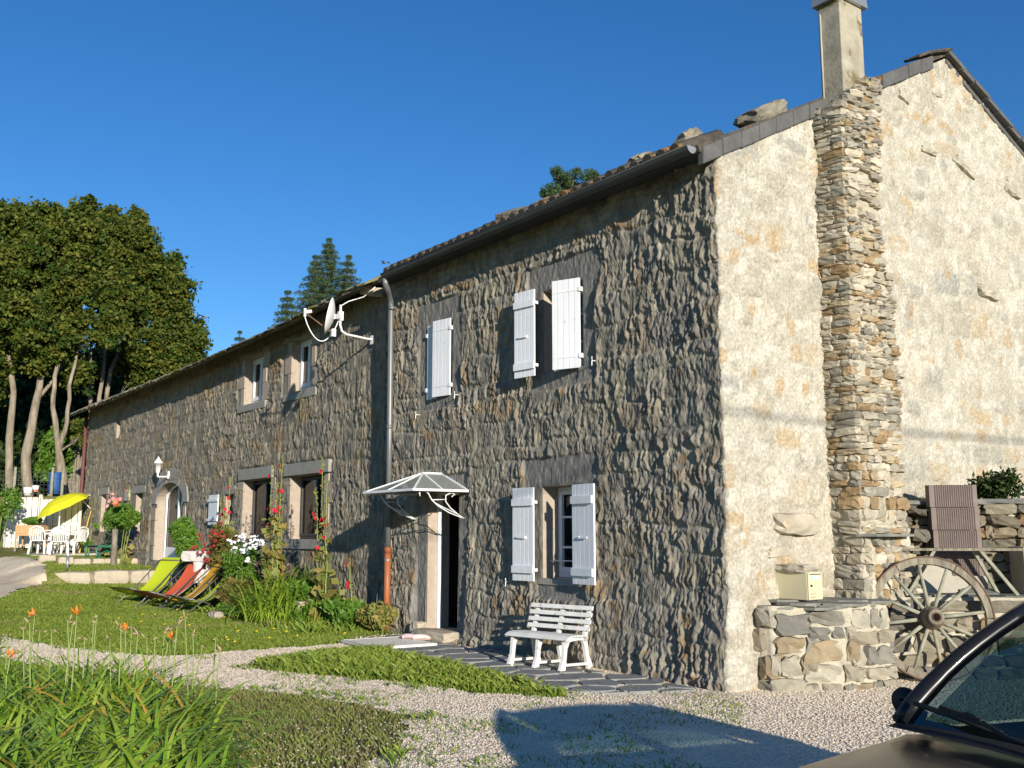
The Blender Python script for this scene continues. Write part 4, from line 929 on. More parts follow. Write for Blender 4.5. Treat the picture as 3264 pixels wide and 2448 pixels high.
bw = empty('garden_wall', tuple(yv(1, 1.1, .9)), 0, 'taller dark rubble garden wall against the foot of the gable', 'wall')
BI = Matrix.Translation(-yv(1, 1.1, .9))
mb = MB(); rubble_face(mb, .0, 3.4, .88, 2.02, 1.0, (.08, .20), (.10, .48), .24, 22, YR, yv); rubble_face(mb, -.55, .1, .88, 1.95, .75, (.12, .24), (.18, .4), .3, 23, YR, yv)
o = mb.build('wall_stones', m_tint, bw); o.matrix_parent_inverse = BI
tint_by_island(o, NV2, [(.17, .15, .11), (.21, .18, .13), (.14, .13, .105), (.23, .19, .13), (.26, .235, .175), (.12, .11, .09), (.22, .15, .08)], 6)
mb = MB(); mb.box((-.1, 1.12, .8), (3.5, 1.9, 2.0), M=YR); mb.box((-.55, .88, .8), (.0, 1.9, 1.85), M=YR); mb.v = [tuple(Vector(q) + Vector((OO.x, OO.y, 0))) for q in mb.v]; o = mb.build('wall_core', m_mort, bw); o.matrix_parent_inverse = BI
mb = MB(); rs = random.Random(14)
for i in range(7): mb.rock(yv(.15 + i * .5, 1.2, 2.04 + rs.uniform(-.01, .02)), (.56, .5, .07), YR, 2, .1, 700 + i)
o = mb.build('coping_slabs', m_slate, bw); o.matrix_parent_inverse = BI
# pale rendered end pillar on the right
mb = MB(); mb.box((0, 0, 0), (.5, .45, .60)); tag(mb.build('rendered_pillar', m_concrete, None, yv(1.30, .55, .90), bevel=.03), 'pale rendered pillar supporting the right end of the plank shelf', 'pillar').rotation_euler = (0, 0, YANG)

# grassy tuft and lavender-like plant on the wall come with the plants below
# terracotta blocks stacked behind the plank
def grooved_block(label, s, z, leanx=0):
    root = empty('terracotta_block', tuple(yv(s, .78, z)), YANG, label, 'block', 'grooved terracotta blocks leaning in a stack')
    b = MB(); n = 22; w_, h_ = .57, .272; vs_ = []; 
    for zz in (0, h_):
        for i in range(n * 2 + 1):
            x = -.0 + w_ * i / (2 * n); inner = (4 <= i <= 2 * n - 4)
            vs_.append((x, -.008 if (i % 2 == 0 or not inner) else .006, zz))
        vs_.append((w_, .14, zz)); vs_.append((0, .14, zz))
    m = 2 * n + 3; fs = [tuple(range(m - 1, -1, -1)), tuple(range(m, 2 * m))] + [(i, (i + 1) % m, m + (i + 1) % m, m + i) for i in range(m)]
    b.add(vs_, fs); b.build('ribbed_body', m_terra, root); return root
for i, (lab, s, z) in enumerate([('lowest grooved terracotta block, mostly hidden behind the plank', .345, 1.145), ('grooved block second from bottom, standing on the plank line', .345, 1.422), ('grooved terracotta block in the middle of the stack', .335, 1.70), ('topmost grooved terracotta block above the garden wall', .325, 1.978)]):
    grooved_block(lab, s, z)
tp = MB(); tp.box((0, 0, 0), (.62, .16, .22), M=YR); tag(tp.build('supporting_block', m_concrete, None, yv(.32, .74, .925)), 'pale block hidden behind the slates under the terracotta stack', 'block')
# trestle plank
tr = empty('trestle_shelf', tuple(yv(.5, .5, .93)), YANG, 'weathered plank shelf on two splayed struts above the low wall', 'shelf')
b = MB(); b.box((-.78, -.14, .525), (.74, .16, .55), jit=.004); b.build('plank', m_wood, tr)
for lab, p, q_ in (('', (.25, -.10, .525), (.62, -.16, .01)), ('', (-.28, -.10, .525), (-.62, -.12, .01)), ('', (.25, .12, .525), (.52, .16, .01)), ('', (-.28, .12, .525), (-.52, .14, .01))):
    b = MB(); b.bar(p, q_, .035, .045, (0, 1, 0)); b.build('strut', m_woodg, tr)
for lab, s, t, w_, h_, ln, rz in (('large pale slate sheet leaning under the shelf', .30, .62, .50, .36, .22, .05), ('dark slate piece lying under the right of the shelf', .75, .52, .46, .16, 1.2, -.1), ('dark thin slate leaning behind the wheel top', -.0, .60, .42, .22, .9, .2)):
    b = MB(); b.prism([(-w_ / 2, 0), (w_ / 2, 0.01), (w_ / 2 - .06, h_ * .8), (w_ * .2, h_), (-w_ * .35, h_ * .9)], -.012, .012)
    o = b.build('slate_sheet', m_concrete if 'pale' in lab else m_slate, None, yv(s, t, .94)); o.rotation_euler = (R(90) - ln, 0, YANG + rz); tag(o, lab, 'slate', 'loose slates under the plank shelf')

# cart wheel
cw = empty('cart_wheel', tuple(yv(.0, -.02, .70)), 0, 'old twelve spoked wooden cart wheel leaning on the low wall', 'wheel')
cw.rotation_euler = (Matrix.Rotation(YANG, 4, 'Z') @ Matrix.Rotation(-R(8), 4, 'X')).to_euler()
RW = .70
def annulus(mb, r0, r1, y0, y1, a0=0, a1=2 * math.pi, n=64, jr=0):
    full = abs(a1 - a0 - 2 * math.pi) < 1e-4; m = n if full else n + 1; vs_ = []
    for i in range(m):
        t = a0 + (a1 - a0) * i / n; c, s = math.cos(t), math.sin(t); j = random.uniform(-jr, jr); j2 = random.uniform(-jr, jr)
        vs_ += [(c * (r0 + j), y0 + j2, s * (r0 + j)), (c * (r1), y0 + j2, s * (r1)), (c * (r1), y1, s * (r1)), (c * (r0 + j), y1, s * (r0 + j))]
    fs = []
    for i in range(n):
        a = i * 4; b_ = ((i + 1) % m) * 4
        for k in range(4): fs.append((a + k, a + (k + 1) % 4, b_ + (k + 1) % 4, b_ + k))
    if not full: fs += [(0, 3, 2, 1), tuple(4 * n + k for k in range(4))]
    mb.add(vs_, fs)
b = MB(); annulus(b, RW - .016, RW, -.045, .045, n=72); b.build('iron_tyre', m_rust, cw)
for k in range(6):
    b = MB(); annulus(b, RW - .092, RW - .017, -.036, .036, k * math.pi / 3 + .008, (k + 1) * math.pi / 3 - .008, 12, .0025); b.build('felloe', m_wood, cw)
for k in range(12):
    a = math.pi / 12 * 2 * k + .12; b = MB(); c, s = math.cos(a), math.sin(a)
    b.tube([(c * .10, -.02, s * .10), (c * .3, -.012, s * .3), (c * (RW - .085), 0, s * (RW - .085))], [.024, .0215, .018], 8); b.build('spoke', m_woodg, cw)
b = MB(); MY = Matrix.Rotation(R(90), 3, 'X')
b.lathe([(.0, -.10), (.075, -.10), (.09, -.06), (.128, -.035), (.13, .045), (.105, .09), (.095, .15), (.085, .205), (.078, .21), (.045, .21), (.042, .20), (.042, .06), (0, .06)], 24, MY); hub = b.build('hub', m_wood, cw)
b = MB(); b.lathe([(.096, .14), (.101, .14), (.098, .17), (.093, .17)], 24, MY); b.lathe([(.130, .03), (.134, .03), (.134, .05), (.129, .05)], 24, MY); b.lathe([(.052, .206), (.054, .214), (.042, .215), (.040, .19)], 20, MY); b.build('hub_band', m_rust, hub)

# ---------------------------------------------------------------- bench, step, mat, canopy, dish, lantern
def ang2(a, b): return math.atan2(b[1] - a[1], b[0] - a[0])
gbz = tz(-2.4, -.6) + .02
bench = empty('garden_bench', (-2.44, -.50, gbz), R(11), 'white plastic garden bench beneath the ground floor window', 'bench')
L2 = .50
def fr(x):
    b = MB(); t = .020
    def seg(p, w_): 
        for i in range(len(p) - 1): b.bar((x, p[i][0], p[i][1]), (x, p[i + 1][0], p[i + 1][1]), .05, (w_[i] + w_[i + 1]) / 2, (1, 0, 0))
    def strip(pts, ws, wx=.042):
        vs_ = []; n = len(pts)
        for i, (y, z) in enumerate(pts):
            a = pts[max(i - 1, 0)]; c = pts[min(i + 1, n - 1)]; dy_, dz_ = c[0] - a[0], c[1] - a[1]; l_ = math.hypot(dy_, dz_); ny_, nz_ = -dz_ / l_ * ws[i] / 2, dy_ / l_ * ws[i] / 2
            vs_ += [(x - wx / 2, y + ny_, z + nz_), (x + wx / 2, y + ny_, z + nz_), (x + wx / 2, y - ny_, z - nz_), (x - wx / 2, y - ny_, z - nz_)]
        fs = []
        for i in range(n - 1):
            for k in range(4): fs.append((i * 4 + k, i * 4 + (k + 1) % 4, i * 4 + 4 + (k + 1) % 4, i * 4 + 4 + k))
        fs += [(3, 2, 1, 0), tuple(4 * (n - 1) + k for k in range(4))]; b.add(vs_, fs)
    strip([(-.31, 0), (-.265, .14), (-.25, .26), (-.22, .35)], [.095, .055, .06, .10]); strip([(.22, 0), (.165, .14), (.14, .26), (.12, .35)], [.09, .055, .06, .10])
    strip([(-.27, .33), (-.16, .355), (-.04, .36), (.08, .355), (.17, .33)], [.07, .045, .04, .045, .07]); strip([(-.28, .07), (.19, .05)], [.03, .03], .03)
    strip([(.12, .34), (.165, .47), (.21, .60), (.235, .715)], [.06, .05, .045, .03]); return b
for x in (-.41, 0, .41): fr(x).build('leg_frame', m_bench, bench)
sy = [(-.285, .372, -.55), (-.225, .392, -.15), (-.155, .396, 0), (-.085, .394, 0), (-.015, .390, 0), (.055, .386, .05)]
for (y, z, a) in sy:
    b = MB(); b.box((-L2, -.029, -.008), (L2, .029, .012)); b.v = [(q[0], q[1] * math.cos(a) + q[2] * math.sin(a) + y, -q[1] * math.sin(a) * -1 * (1 if a < 0 else 1) * -1 + q[2] * math.cos(a) + z) if 0 else tuple(Matrix.Rotation(-a, 3, 'X') @ Vector(q) + Vector((0, y, z))) for q in b.v]
    b.build('seat_slat', m_bench, bench, bevel=.006)
for z in (.455, .535, .615, .695):
    y = .135 + (z - .42) * .30; b = MB(); b.box((-L2, -.034, -.026), (L2, -.015, .028)); b.v = [tuple(Matrix.Rotation(-.28, 3, 'X') @ Vector(q) + Vector((0, y, z))) for q in b.v]
    b.build('back_slat', m_bench, bench, bevel=.006)

b = MB(); b.rock((0, 0, 0), (.95, .36, .17), None, 3, .06, 12); tag(b.build('door_step', m_block, None, (-5.60, -.17, tz(-5.6, -.2) + .09)), 'rough hewn stone step at the open front door', 'step')
b = MB(); b.rock((0, 0, 0), (.22, .2, .26), None, 3, .10, 13); tag(b.build('small_boulder', m_block, None, (-6.22, -.10, tz(-6.2, -.1) + .11)), 'small pale boulder at the left end of the door step', 'stone')
# perforated steel mat
def grate():
    b = MB(); n1, n2 = 26, 22; L_, W_ = 1.12, .95
    for i in range(n1 + 1): x = -L_ / 2 + L_ * i / n1; b.box((x - .012, -W_ / 2, 0), (x + .012, W_ / 2, .012))
    for j in range(n2 + 1): y = -W_ / 2 + W_ * j / n2; b.box((-L_ / 2, y - .010, .0005), (L_ / 2, y + .010, .0125))
    for s_ in (-1, 1): b.box((-L_ / 2 - .015, s_ * W_ / 2 - .015, -.02), (L_ / 2 + .015, s_ * W_ / 2 + .015, .016)); b.box((s_ * L_ / 2 - .015, -W_ / 2, -.02), (s_ * L_ / 2 + .015, W_ / 2, .0165))
    return b
o = grate().build('metal_grating', mat('galvanised_steel', (.52, .50, .46), (.62, .60, .56), rough=.5, spec=.5), None, (-5.55, -1.02, tz(-5.6, -1.0) + .055)); o.rotation_euler = (0, 0, R(-4)); tag(o, 'galvanised perforated grating lying flat before the door', 'grating')
def shoe(label, x, y, rz):
    r_ = empty('garden_clog', (x, y, tz(x, y) + .075), rz, label, 'shoe', 'pair of pale clogs on the grating')
    b = MB(); prof = [(-.13, .035, .05), (-.09, .042, .075), (-.02, .046, .075), (.05, .052, .07), (.10, .045, .05), (.13, .02, .03)]; vs_ = []; fs = []; n = 10
    for (x_, w_, h_) in prof:
        for k in range(n): t = 2 * math.pi * k / n; vs_.append((x_, w_ * math.cos(t), h_ / 2 + h_ / 2 * math.sin(t)))
    for i in range(len(prof) - 1):
        for k in range(n): fs.append((i * n + k, i * n + (k + 1) % n, (i + 1) * n + (k + 1) % n, (i + 1) * n + k))
    fs += [tuple(range(n)), tuple(range(5 * n + n - 1, 5 * n - 1, -1))]; b.add(vs_, fs, True); b.build('upper', m_pinkpale, r_)
    b = MB(); b.box((-.135, -.045, -.012), (.13, .045, .002)); b.build('sole', m_block, r_, bevel=.01)
m_pinkpale = mat('pale_pink_rubber', (.74, .58, .56), (.66, .46, .44), sc=8, rough=.7)
shoe('pale clog nearest the edge of the grating', -5.62, -.60, R(25)); shoe('pale clog nearer the door step', -5.48, -.50, R(60))

# door canopy
cn = empty('door_canopy', (-5.70, -.04, 2.28), 0, 'white framed hipped glass canopy over the front door', 'canopy')
A_, B_, C_c, D_c = (-.75, -.95, .0), (.0, -.95, .01), (.75, -.95, .0), (.75, -.45, .0)
rim = [(-.75, .0, 0), A_, C_c, (.75, .0, 0)]; rid0, rid1 = (0, 0, .29), (0, -.34, .29)
b = MB()
for p, q_ in zip(rim[:-1], rim[1:]): b.bar(p, q_, .03, .035)
for q_ in (A_, B_, C_c, D_c, (-.75, -.45, 0)): b.bar(rid1, q_, .028, .022)
b.bar(rid0, rid1, .035, .03); b.bar(rid0, (.75, 0, 0), .028, .028); b.bar(rid0, (-.75, 0, 0), .028, .028); b.build('frame', m_metalw, cn)
for tri in ([rid1, A_, B_], [rid1, B_, C_c], [rid1, C_c, D_c], [rid0, rid1, D_c, (.75, 0, 0)], [rid1, rid0, (-.75, 0, 0), (-.75, -.45, 0)], [rid1, (-.75, -.45, 0), A_]):
    b = MB(); n = len(tri); vs_ = [Vector(p) + Vector((0, 0, -.004)) for p in tri] + [Vector(p) + Vector((0, 0, .001)) for p in tri]
    b.add(vs_, [tuple(range(n - 1, -1, -1)), tuple(range(n, 2 * n))] + [(i, (i + 1) % n, n + (i + 1) % n, n + i) for i in range(n)]); b.build('glass_panel', m_frost, cn)
for x in (-.70, .68):
    b = MB(); c1 = [(x, -.70 + .035 * math.cos(t) - .0, -.06 + .035 * math.sin(t)) for t in np.linspace(3.6, .2, 10)] 
    arc = [(x, -.66, -.05), (x, -.60, -.14), (x, -.50, -.22), (x, -.30, -.32), (x, -.10, -.385), (x, -.03, -.40)]
    b.tube([(x, -.80, -.09), (x, -.81, -.04), (x, -.77, -.01), (x, -.70, -.02)] + arc, .010, 6); b.tube([(x, -.26, -.09), (x, -.20, -.05), (x, -.27, -.03), (x, -.36, -.07), (x, -.36, -.16), (x, -.28, -.25), (x, -.12, -.36), (x, -.03, -.40)], .009, 6)
    b.tube([(x, -.60, -.14), (x, -.37, -.13)], .008, 6); b.tube([(x, -.55, -.18), (x, -.46, -.22), (x, -.28, -.29), (x, -.1, -.365)], .007, 6); b.build('scroll_bracket', m_metalw, cn)
# lamp in the niche
b = MB(); b.lathe([(.0, -.07), (.035, -.05), (.048, 0), (.035, .05), (0, .07)], 12); b.v = [(q[0], q[1], q[2]) for q in b.v]; nl = empty('wall_lamp', (-6.86, -.08, 1.99), 0, 'small oval lamp in the niche left of the door', 'lamp'); b.build('globe', m_frost, nl)
b = MB(); b.tube([(0, .08, .09), (0, .0, .10), (0, 0, .06)], .010, 6); b.tube([(0, 0, .06), (0, 0, .085)], .03, 8); b.build('bracket', m_black, nl)
b = MB(); b.tube([(0, 0, 0), (-.02, -.16, .02), (-.03, -.17, -.03)], .008, 6); b.tube([(0, 0, .0), (0, -.01, .02)], .02, 8); tag(b.build('wall_hook', m_rust, None, (-6.62, -.02, 1.47)), 'small rusty hook on the wall left of the door', 'hook')

# satellite dish
sd = empty('satellite_dish', (-8.32, .12, 5.12), 0, 'white satellite dish on a bent arm below the eave', 'satellite dish')
b = MB(); b.tube([(0, .03, 0), (0, -.10, .0), (.15, -.60, .0), (.18, -.70, .04), (.19, -.74, .14), (.19, -.74, .50)], .022, 8); b.build('mast', m_metalw, sd)
b = MB(); b.box((-.05, -.02, -.09), (.05, .02, .07)); b.build('wall_plate', m_metalw, sd)
dn = Vector((-.50, -.85, .20)).normalized(); MD = dn.to_track_quat('Z', 'Y').to_matrix(); dc = Vector((.42, -.98, .22))
b = MB(); b.lathe([(0, 0), (.11, .012), (.22, .045), (.31, .085), (.32, .087), (.31, .073), (.22, .033), (.11, 0), (0, -.012)], 28, MD, dc); b.build('reflector', m_plast, sd)
b = MB(); e1 = dc + MD @ Vector((0, -.30, .05)); 
lowp = dc + Vector((0, 0, -.30)); lnb = dc + dn * .50 + Vector((0, 0, -.04)); b.bar(lowp, lnb, .022, .022); b.build('feed_arm', m_rust, sd)
b = MB(); b.bar(lnb + Vector((0, 0, -.07)), lnb + Vector((0, 0, .07)), .035, .035); b.tube([lnb + dn * 0, lnb - dn * .12 + Vector((0, 0, .05))], .03, 10); b.build('receiver_head', m_plast, sd); b = MB(); b.bar(dc + Vector((0, 0, 0)), (.19, -.74, .30), .06, .08); b.box((.15, -.78, .22), (.23, -.70, .38)); b.build('dish_mount', m_plast, sd); b = MB(); b.bar(lowp - Vector((0, 0, .05)), lowp + Vector((0, 0, .08)), .07, .06); b.build('arm_foot', m_plast, sd)
b = MB(); p0 = lnb + Vector((0, 0, -.07)); p1 = Vector((.19, -.76, .26)); pts_ = []
for t in np.linspace(0, 1, 14): q_ = p0.lerp(p1, t); q_.z -= .42 * math.sin(math.pi * t) ** .8; pts_.append(q_)
b.tube(pts_, .010, 6); b.tube([(.19, -.74, .48), (.2, -.6, .58), (.30, -.35, .68), (.62, -.30, .80)], .010, 6); b.build('cable', m_plast, sd)

# lantern over the arched door
ln = empty('wall_lantern', (-19.45, .10, 3.20), 0, 'white wall lantern above the arched door', 'lantern')
b = MB(); b.box((-.05, 0, -.10), (.05, .04, .10)); b.bar((0, 0, -.04), (-.02, -.25, -.05), .03, .03); b.bar((-.02, -.25, -.05), (-.02, -.25, .05), .04, .04); b.build('bracket', m_plast, ln)
b = MB(); b.lathe([(.05, .05), (.10, .30), (.13, .30), (.12, .33), (.05, .42), (.02, .46), (.0, .50)], 6, None, (-.02, -.25, 0)); b.build('head', m_plast, ln)
b = MB(); b.box((0, 0, 0), (.44, .05, .30)); tag(b.build('wall_box', m_concrete, None, (-23.3, .08, 2.62)), 'grey flat box on the wall above the pink hollyhocks', 'box')
b = MB(); b.box((-.62, -.62, -.02), (.0, .0, .0)); b.tube([(-.05, .05, -.45), (-.3, -.3, -.02)], .015, 6); tag(b.build('wall_shelf', m_plast, None, (-27.3, .10, 2.92)), 'small white bracket shelf on the wall beside the fence', 'shelf')

# ---------------------------------------------------------------- sunbed chairs
def deck_chair(label, x, y, rz, cloth, sc=1.0):
    """sling lounger: sitter looks towards local -X, head end at +X"""
    r_ = empty('deck_chair', (x, y, tz(x, y)), rz, label, 'deck chair', 'sling deck chairs on the lawn'); r_.scale = (sc,) * 3
    W_ = .29
    b = MB()
    for s_ in (-1, 1): b.tube([(-.44, s_ * W_, .0), (.10, s_ * W_, .40), (.56, s_ * W_, .80)], .011, 8)
    b.tube([(-.44, -W_, .012), (-.44, W_, .012)], .011, 8); b.tube([(.56, -W_, .80), (.56, W_, .80)], .011, 8); b.build('back_frame', m_tubew, r_)
    b = MB()
    for s_ in (-1, 1): b.tube([(-.58, s_ * (W_ - .03), .33), (-.1, s_ * (W_ - .03), .22), (.42, s_ * (W_ - .03), .03)], .011, 8)
    b.tube([(-.58, -W_ + .03, .33), (-.58, W_ - .03, .33)], .012, 8); b.tube([(.42, -W_ + .03, .03), (.42, W_ - .03, .03)], .013, 8); b.build('seat_frame', m_tubew, r_)
    for s_ in (-1, 1):
        b = MB(); b.tube([(.30, s_ * (W_ + .015), .56), (.36, s_ * (W_ + .015), .30), (.40, s_ * (W_ - .01), .04)], .008, 6); b.build('prop_leg', m_tubew, r_)
    prof = [(-.62, .345), (-.52, .31), (-.40, .255), (-.26, .215), (-.10, .21), (.05, .25), (.18, .33), (.30, .45), (.42, .61), (.52, .74), (.60, .83), (.64, .85)]
    vs_ = []; nn_ = 8
    for i, (px_, pz_) in enumerate(prof):
        wv = W_ * (.86 if 2 < i < 9 else .97)
        for k in range(nn_ + 1):
            t = -1 + 2 * k / nn_; vs_.append((px_, t * wv, pz_ - .02 * (1 - t * t) * (1 if 1 < i < 10 else 0)))
    m = len(prof) * (nn_ + 1); vs_ += [(a, b_, c - .006) for a, b_, c in vs_]; fs = []
    for i in range(len(prof) - 1):
        for k in range(nn_): a = i * (nn_ + 1) + k; fs += [(a, a + 1, a + nn_ + 2, a + nn_ + 1), (m + a, m + a + nn_ + 1, m + a + nn_ + 2, m + a + 1)]
    b = MB(); b.add(vs_, fs, True); b.build('sling', cloth, r_)
AX = math.atan2(RT[1], RT[0])
DC = [onG(a_, b_) for a_, b_ in ((648, 1956), (592, 1948), (538, 1938), (462, 1928))]
deck_chair('olive lime deck chair nearest the flower bed, seen edge on', DC[0].x, DC[0].y, R(90), m_lime_n, 1.1)
deck_chair('golden yellow deck chair between the red and the nearest lime one', DC[1].x, DC[1].y, R(88), m_ylw_c, 1.08)
deck_chair('orange red deck chair, second from the left', DC[2].x, DC[2].y, R(104), m_red_c, 1.12)
deck_chair('bright lime deck chair farthest left, sling facing the viewer', DC[3].x, DC[3].y, R(114), m_lime_c, 1.15)

# ---------------------------------------------------------------- terrace furniture on the left
def plastic_chair(label, x, y, rz):
    r_ = empty('plastic_chair', (x, y, tz(x, y)), rz, label, 'chair', 'white plastic chairs round the garden table')
    b = MB(); b.box((-.24, -.22, .40), (.24, .24, .425)); b.build('seat', m_plast, r_, bevel=.01)
    for sx in (-1, 1):
        for y0_, y1_ in ((-.22, -.26), (.22, .27)):
            b = MB(); b.bar((sx * .22, y0_, .42), (sx * .26, y1_, 0), .05, .04, (0, 1, 0)); b.build('leg', m_plast, r_)
    b = MB()
    for i in range(7):
        x_ = -.16 + i * .0535; b.bar((x_, .24, .42), (x_ * 1.05, .33, .80 - abs(x_) * .25), .026, .014, (0, 1, 0))
    pts_ = [(-.23, .22, .42), (-.25, .30, .66), (-.19, .335, .80), (0, .345, .86), (.19, .335, .80), (.25, .30, .66), (.23, .22, .42)]
    b.tube(pts_, .026, 8); b.build('backrest', m_plast, r_)
    for sx in (-1, 1):
        b = MB(); b.tube([(sx * .25, .28, .62), (sx * .28, .0, .64), (sx * .27, -.22, .62), (sx * .24, -.25, .42)], .022, 8); b.build('armrest', m_plast, r_)
CA = AX
def face(px): return math.atan2(RT[1], RT[0]) + math.atan2(1632 - px, F_PX)
for lab, px, py, dr in (('white plastic chair in front of the table, back to the viewer', 188, 1769, 178), ('white plastic chair at the left of the garden table', 130, 1766, 150), ('white plastic chair at the right of the garden table', 234, 1768, 225)):
    q_ = onG(px, py); plastic_chair(lab, q_.x, q_.y, face(px) + R(dr))
q_ = onG(182, 1764); tx, ty = q_.x, q_.y
gt_ = empty('garden_table', (tx, ty, tz(tx, ty)), 0, 'round white plastic garden table under the yellow parasol', 'table')
b = MB(); b.lathe([(0, .70), (.52, .70), (.55, .71), (.55, .735), (0, .735)], 28); b.build('tabletop', m_plast, gt_)
for k in range(4):
    a = k * math.pi / 2 + .6; b = MB(); b.bar((.34 * math.cos(a), .34 * math.sin(a), .70), (.40 * math.cos(a), .40 * math.sin(a), 0), .07, .05); b.build('leg', m_plast, gt_)
pa = empty('parasol', (tx, ty, tz(tx, ty)), 0, 'open yellow garden parasol tilted over the white table', 'parasol')
b = MB(); b.tube([(0, 0, 0), (0, 0, 1.35), (-.05, -.06, 1.80)], .02, 8); b.build('pole', m_plast, pa)
axn = (Vector((RT[0], RT[1], 0)) * -.42 + Vector((-HD[0], -HD[1], 0)) * .30 + Vector((0, 0, 1))).normalized(); MP = axn.to_track_quat('Z', 'Y').to_matrix(); n = 8; rings = []
b = MB(); prof = [(.02, .0), (.35, -.06), (.65, -.19), (.86, -.38)]; sub = 3; vs_ = []; N_ = n * sub
for (r__, z__) in prof:
    for k in range(N_):
        t = 2 * math.pi * k / N_; fr_ = (k % sub) / sub; sag = 1 - .055 * math.sin(math.pi * fr_); vs_.append(MP @ Vector((r__ * sag * math.cos(t), r__ * sag * math.sin(t), z__ + .015 * math.sin(math.pi * fr_) * r__)) + Vector((-.05, -.06, 1.80)))
fs = [(i * N_ + k, i * N_ + (k + 1) % N_, (i + 1) * N_ + (k + 1) % N_, (i + 1) * N_ + k) for i in range(3) for k in range(N_)]
b.add(vs_, fs, False); b.build('canopy', m_yel, pa)
for k in range(8):
    t = 2 * math.pi * k / 8; b = MB(); b.bar(MP @ Vector((0, 0, -.03)) + Vector((-.05, -.06, 1.80)), MP @ Vector((.85 * math.cos(t), .85 * math.sin(t), -.39)) + Vector((-.05, -.06, 1.80)), .008, .008); b.build('rib', m_metalw, pa)
# timber fence panels
fA, fB = Vector((-29.6, -1.75, 0)), Vector((-27.55, -.10, 0)); fd = (fB - fA).normalized(); fang = math.atan2(fd.y, fd.x); fL = (fB - fA).length
for i, (lab, s0, s1) in enumerate([('left pale timber fence panel of staggered boards', -.25, fL * .40), ('right pale timber fence panel behind the parasol', fL * .40 + .03, fL - .02)]):
    z0 = tz(*(fA + fd * (s0 + .3))[:2]) - .03; r_ = empty('fence_panel', tuple(fA + fd * s0 + Vector((0, 0, z0))), fang, lab, 'fence', 'timber fence panels'); W_ = s1 - s0; n = int(W_ / .115)
    b = MB()
    for k in range(n): o_ = .0 if k % 2 else .022; b.box((.05 + k * W_ / n, -.03 + o_, .03 + random.uniform(0, .02)), (.05 + k * W_ / n + .098, -.012 + o_, 1.70 + random.uniform(-.012, .012)))
    b.build('boards', m_pine, r_)
    b = MB()
    for z_ in (.25, .85, 1.5): b.box((0, .012, z_), (W_, .045, z_ + .07))
    b.build('rail', m_pine, r_)
    for x_ in (0, W_): b = MB(); b.box((x_ - .035, -.035, -.1), (x_ + .035, .035, 1.78)); b.build('post', m_pine, r_)
# planter trolley
q_ = onG(97, 1760); px_, py_ = q_.x, q_.y
pt = empty('planter_trolley', (px_, py_, tz(px_, py_)), CA, 'wooden planter trolley with greenery left of the table', 'planter')
b = MB()
for i in range(4): b.box((-.38, -.24, .52 + i * .085), (.38, -.215, .60 + i * .085)); b.box((-.38, .215, .52 + i * .085), (.38, .24, .60 + i * .085)); b.box((-.405, -.24, .52 + i * .085), (-.38, .24, .60 + i * .085)); b.box((.38, -.24, .52 + i * .085), (.405, .24, .60 + i * .085))
b.box((-.38, -.215, .52), (.38, .215, .80)); b.build('planter_box', m_planter, pt)
for sx in (-1, 1):
    for sy_ in (-1, 1): b = MB(); b.box((sx * .39 - .02, sy_ * .24 - .02, .08), (sx * .39 + .02, sy_ * .24 + .02, .86)); b.build('leg', m_planter, pt)
b = MB(); b.box((-.38, -.22, .20), (.38, .22, .225)); b.build('shelf', m_planter, pt)
b = MB(); b.lathe([(.0, -.02), (.06, -.02), (.06, .02), (0, .02)], 14, Matrix.Rotation(R(90), 3, 'X'), (-.39, -.27, .06)); b.build('wheel', m_zinc, pt)
# green bench
gb = empty('green_bench', (-22.9, -.50, tz(-22.9, -.5)), 0, 'small green cast iron and slat bench against the wing wall', 'bench')
for x in (-.62, .62):
    b = MB(); b.tube([(x, -.38, 0), (x, -.34, .14), (x, -.38, .30), (x, -.30, .38), (x, -.1, .36), (x, .10, .36), (x, .18, .52), (x, .24, .76)], .024, 8); b.tube([(x, .20, 0), (x, .14, .16), (x, .12, .34)], .024, 8)
    b.tube([(x, -.33, .05), (x, -.22, .2), (x, -.08, .26), (x, .06, .2), (x, .15, .05)], .016, 6); b.build('iron_frame', m_green_i, gb)
for i in range(5): b = MB(); b.box((-.66, -.34 + i * .095, .385), (.66, -.27 + i * .095, .405)); b.build('seat_slat', m_green_i, gb)
for i in range(3): b = MB(); b.box((-.66, .155 + i * .028, .48 + i * .10), (.66, .17 + i * .028, .55 + i * .10)); b.build('back_slat', m_green_i, gb)
# hewn blocks retaining the terrace, small kerb stones
bl = [(-19.80, -2.50, -19.50, -1.66, .33), (-19.48, -1.62, -19.40, -.80, .36), (-19.40, -.76, -19.38, -.06, .35)]
labs = ['leftmost big hewn block edging the terrace, behind the steel bollard', 'middle big hewn block edging the terrace', 'big hewn block nearest the arched door behind the lime deck chair']
for (x0, y0, x1, y1, h_), lab in zip(bl, labs):
    L_ = math.hypot(x1 - x0, y1 - y0); b = MB(); b.rock((0, 0, 0), (L_ * 1.02, .42, h_ * 1.08), None, 4, .035, int(L_ * 100)); z_ = tz(-19.05, (y0 + y1) / 2)
    o = b.build('hewn_block', m_block, None, ((x0 + x1) / 2, (y0 + y1) / 2, z_ + h_ / 2 - .02)); o.rotation_euler = (0, 0, math.atan2(y1 - y0, x1 - x0)); tag(o, lab, 'stone block', 'hewn blocks edging the terrace')
kx = -21.9; ks = [(-22.2, -2.15, .42, 'low flat kerb stone at the far left end of the kerb'), (-22.0, -1.72, .38, 'rounded kerb stone just right of the bollard'), (-21.9, -1.32, .42, 'pale long kerb stone in the middle of the kerb'), (-21.85, -.92, .30, 'small light kerb stone, third from the wall'), (-21.8, -.55, .42, 'brown kerb stone in front of the rose'), (-21.7, -.12, .42, 'kerb stone touching the wing wall')]
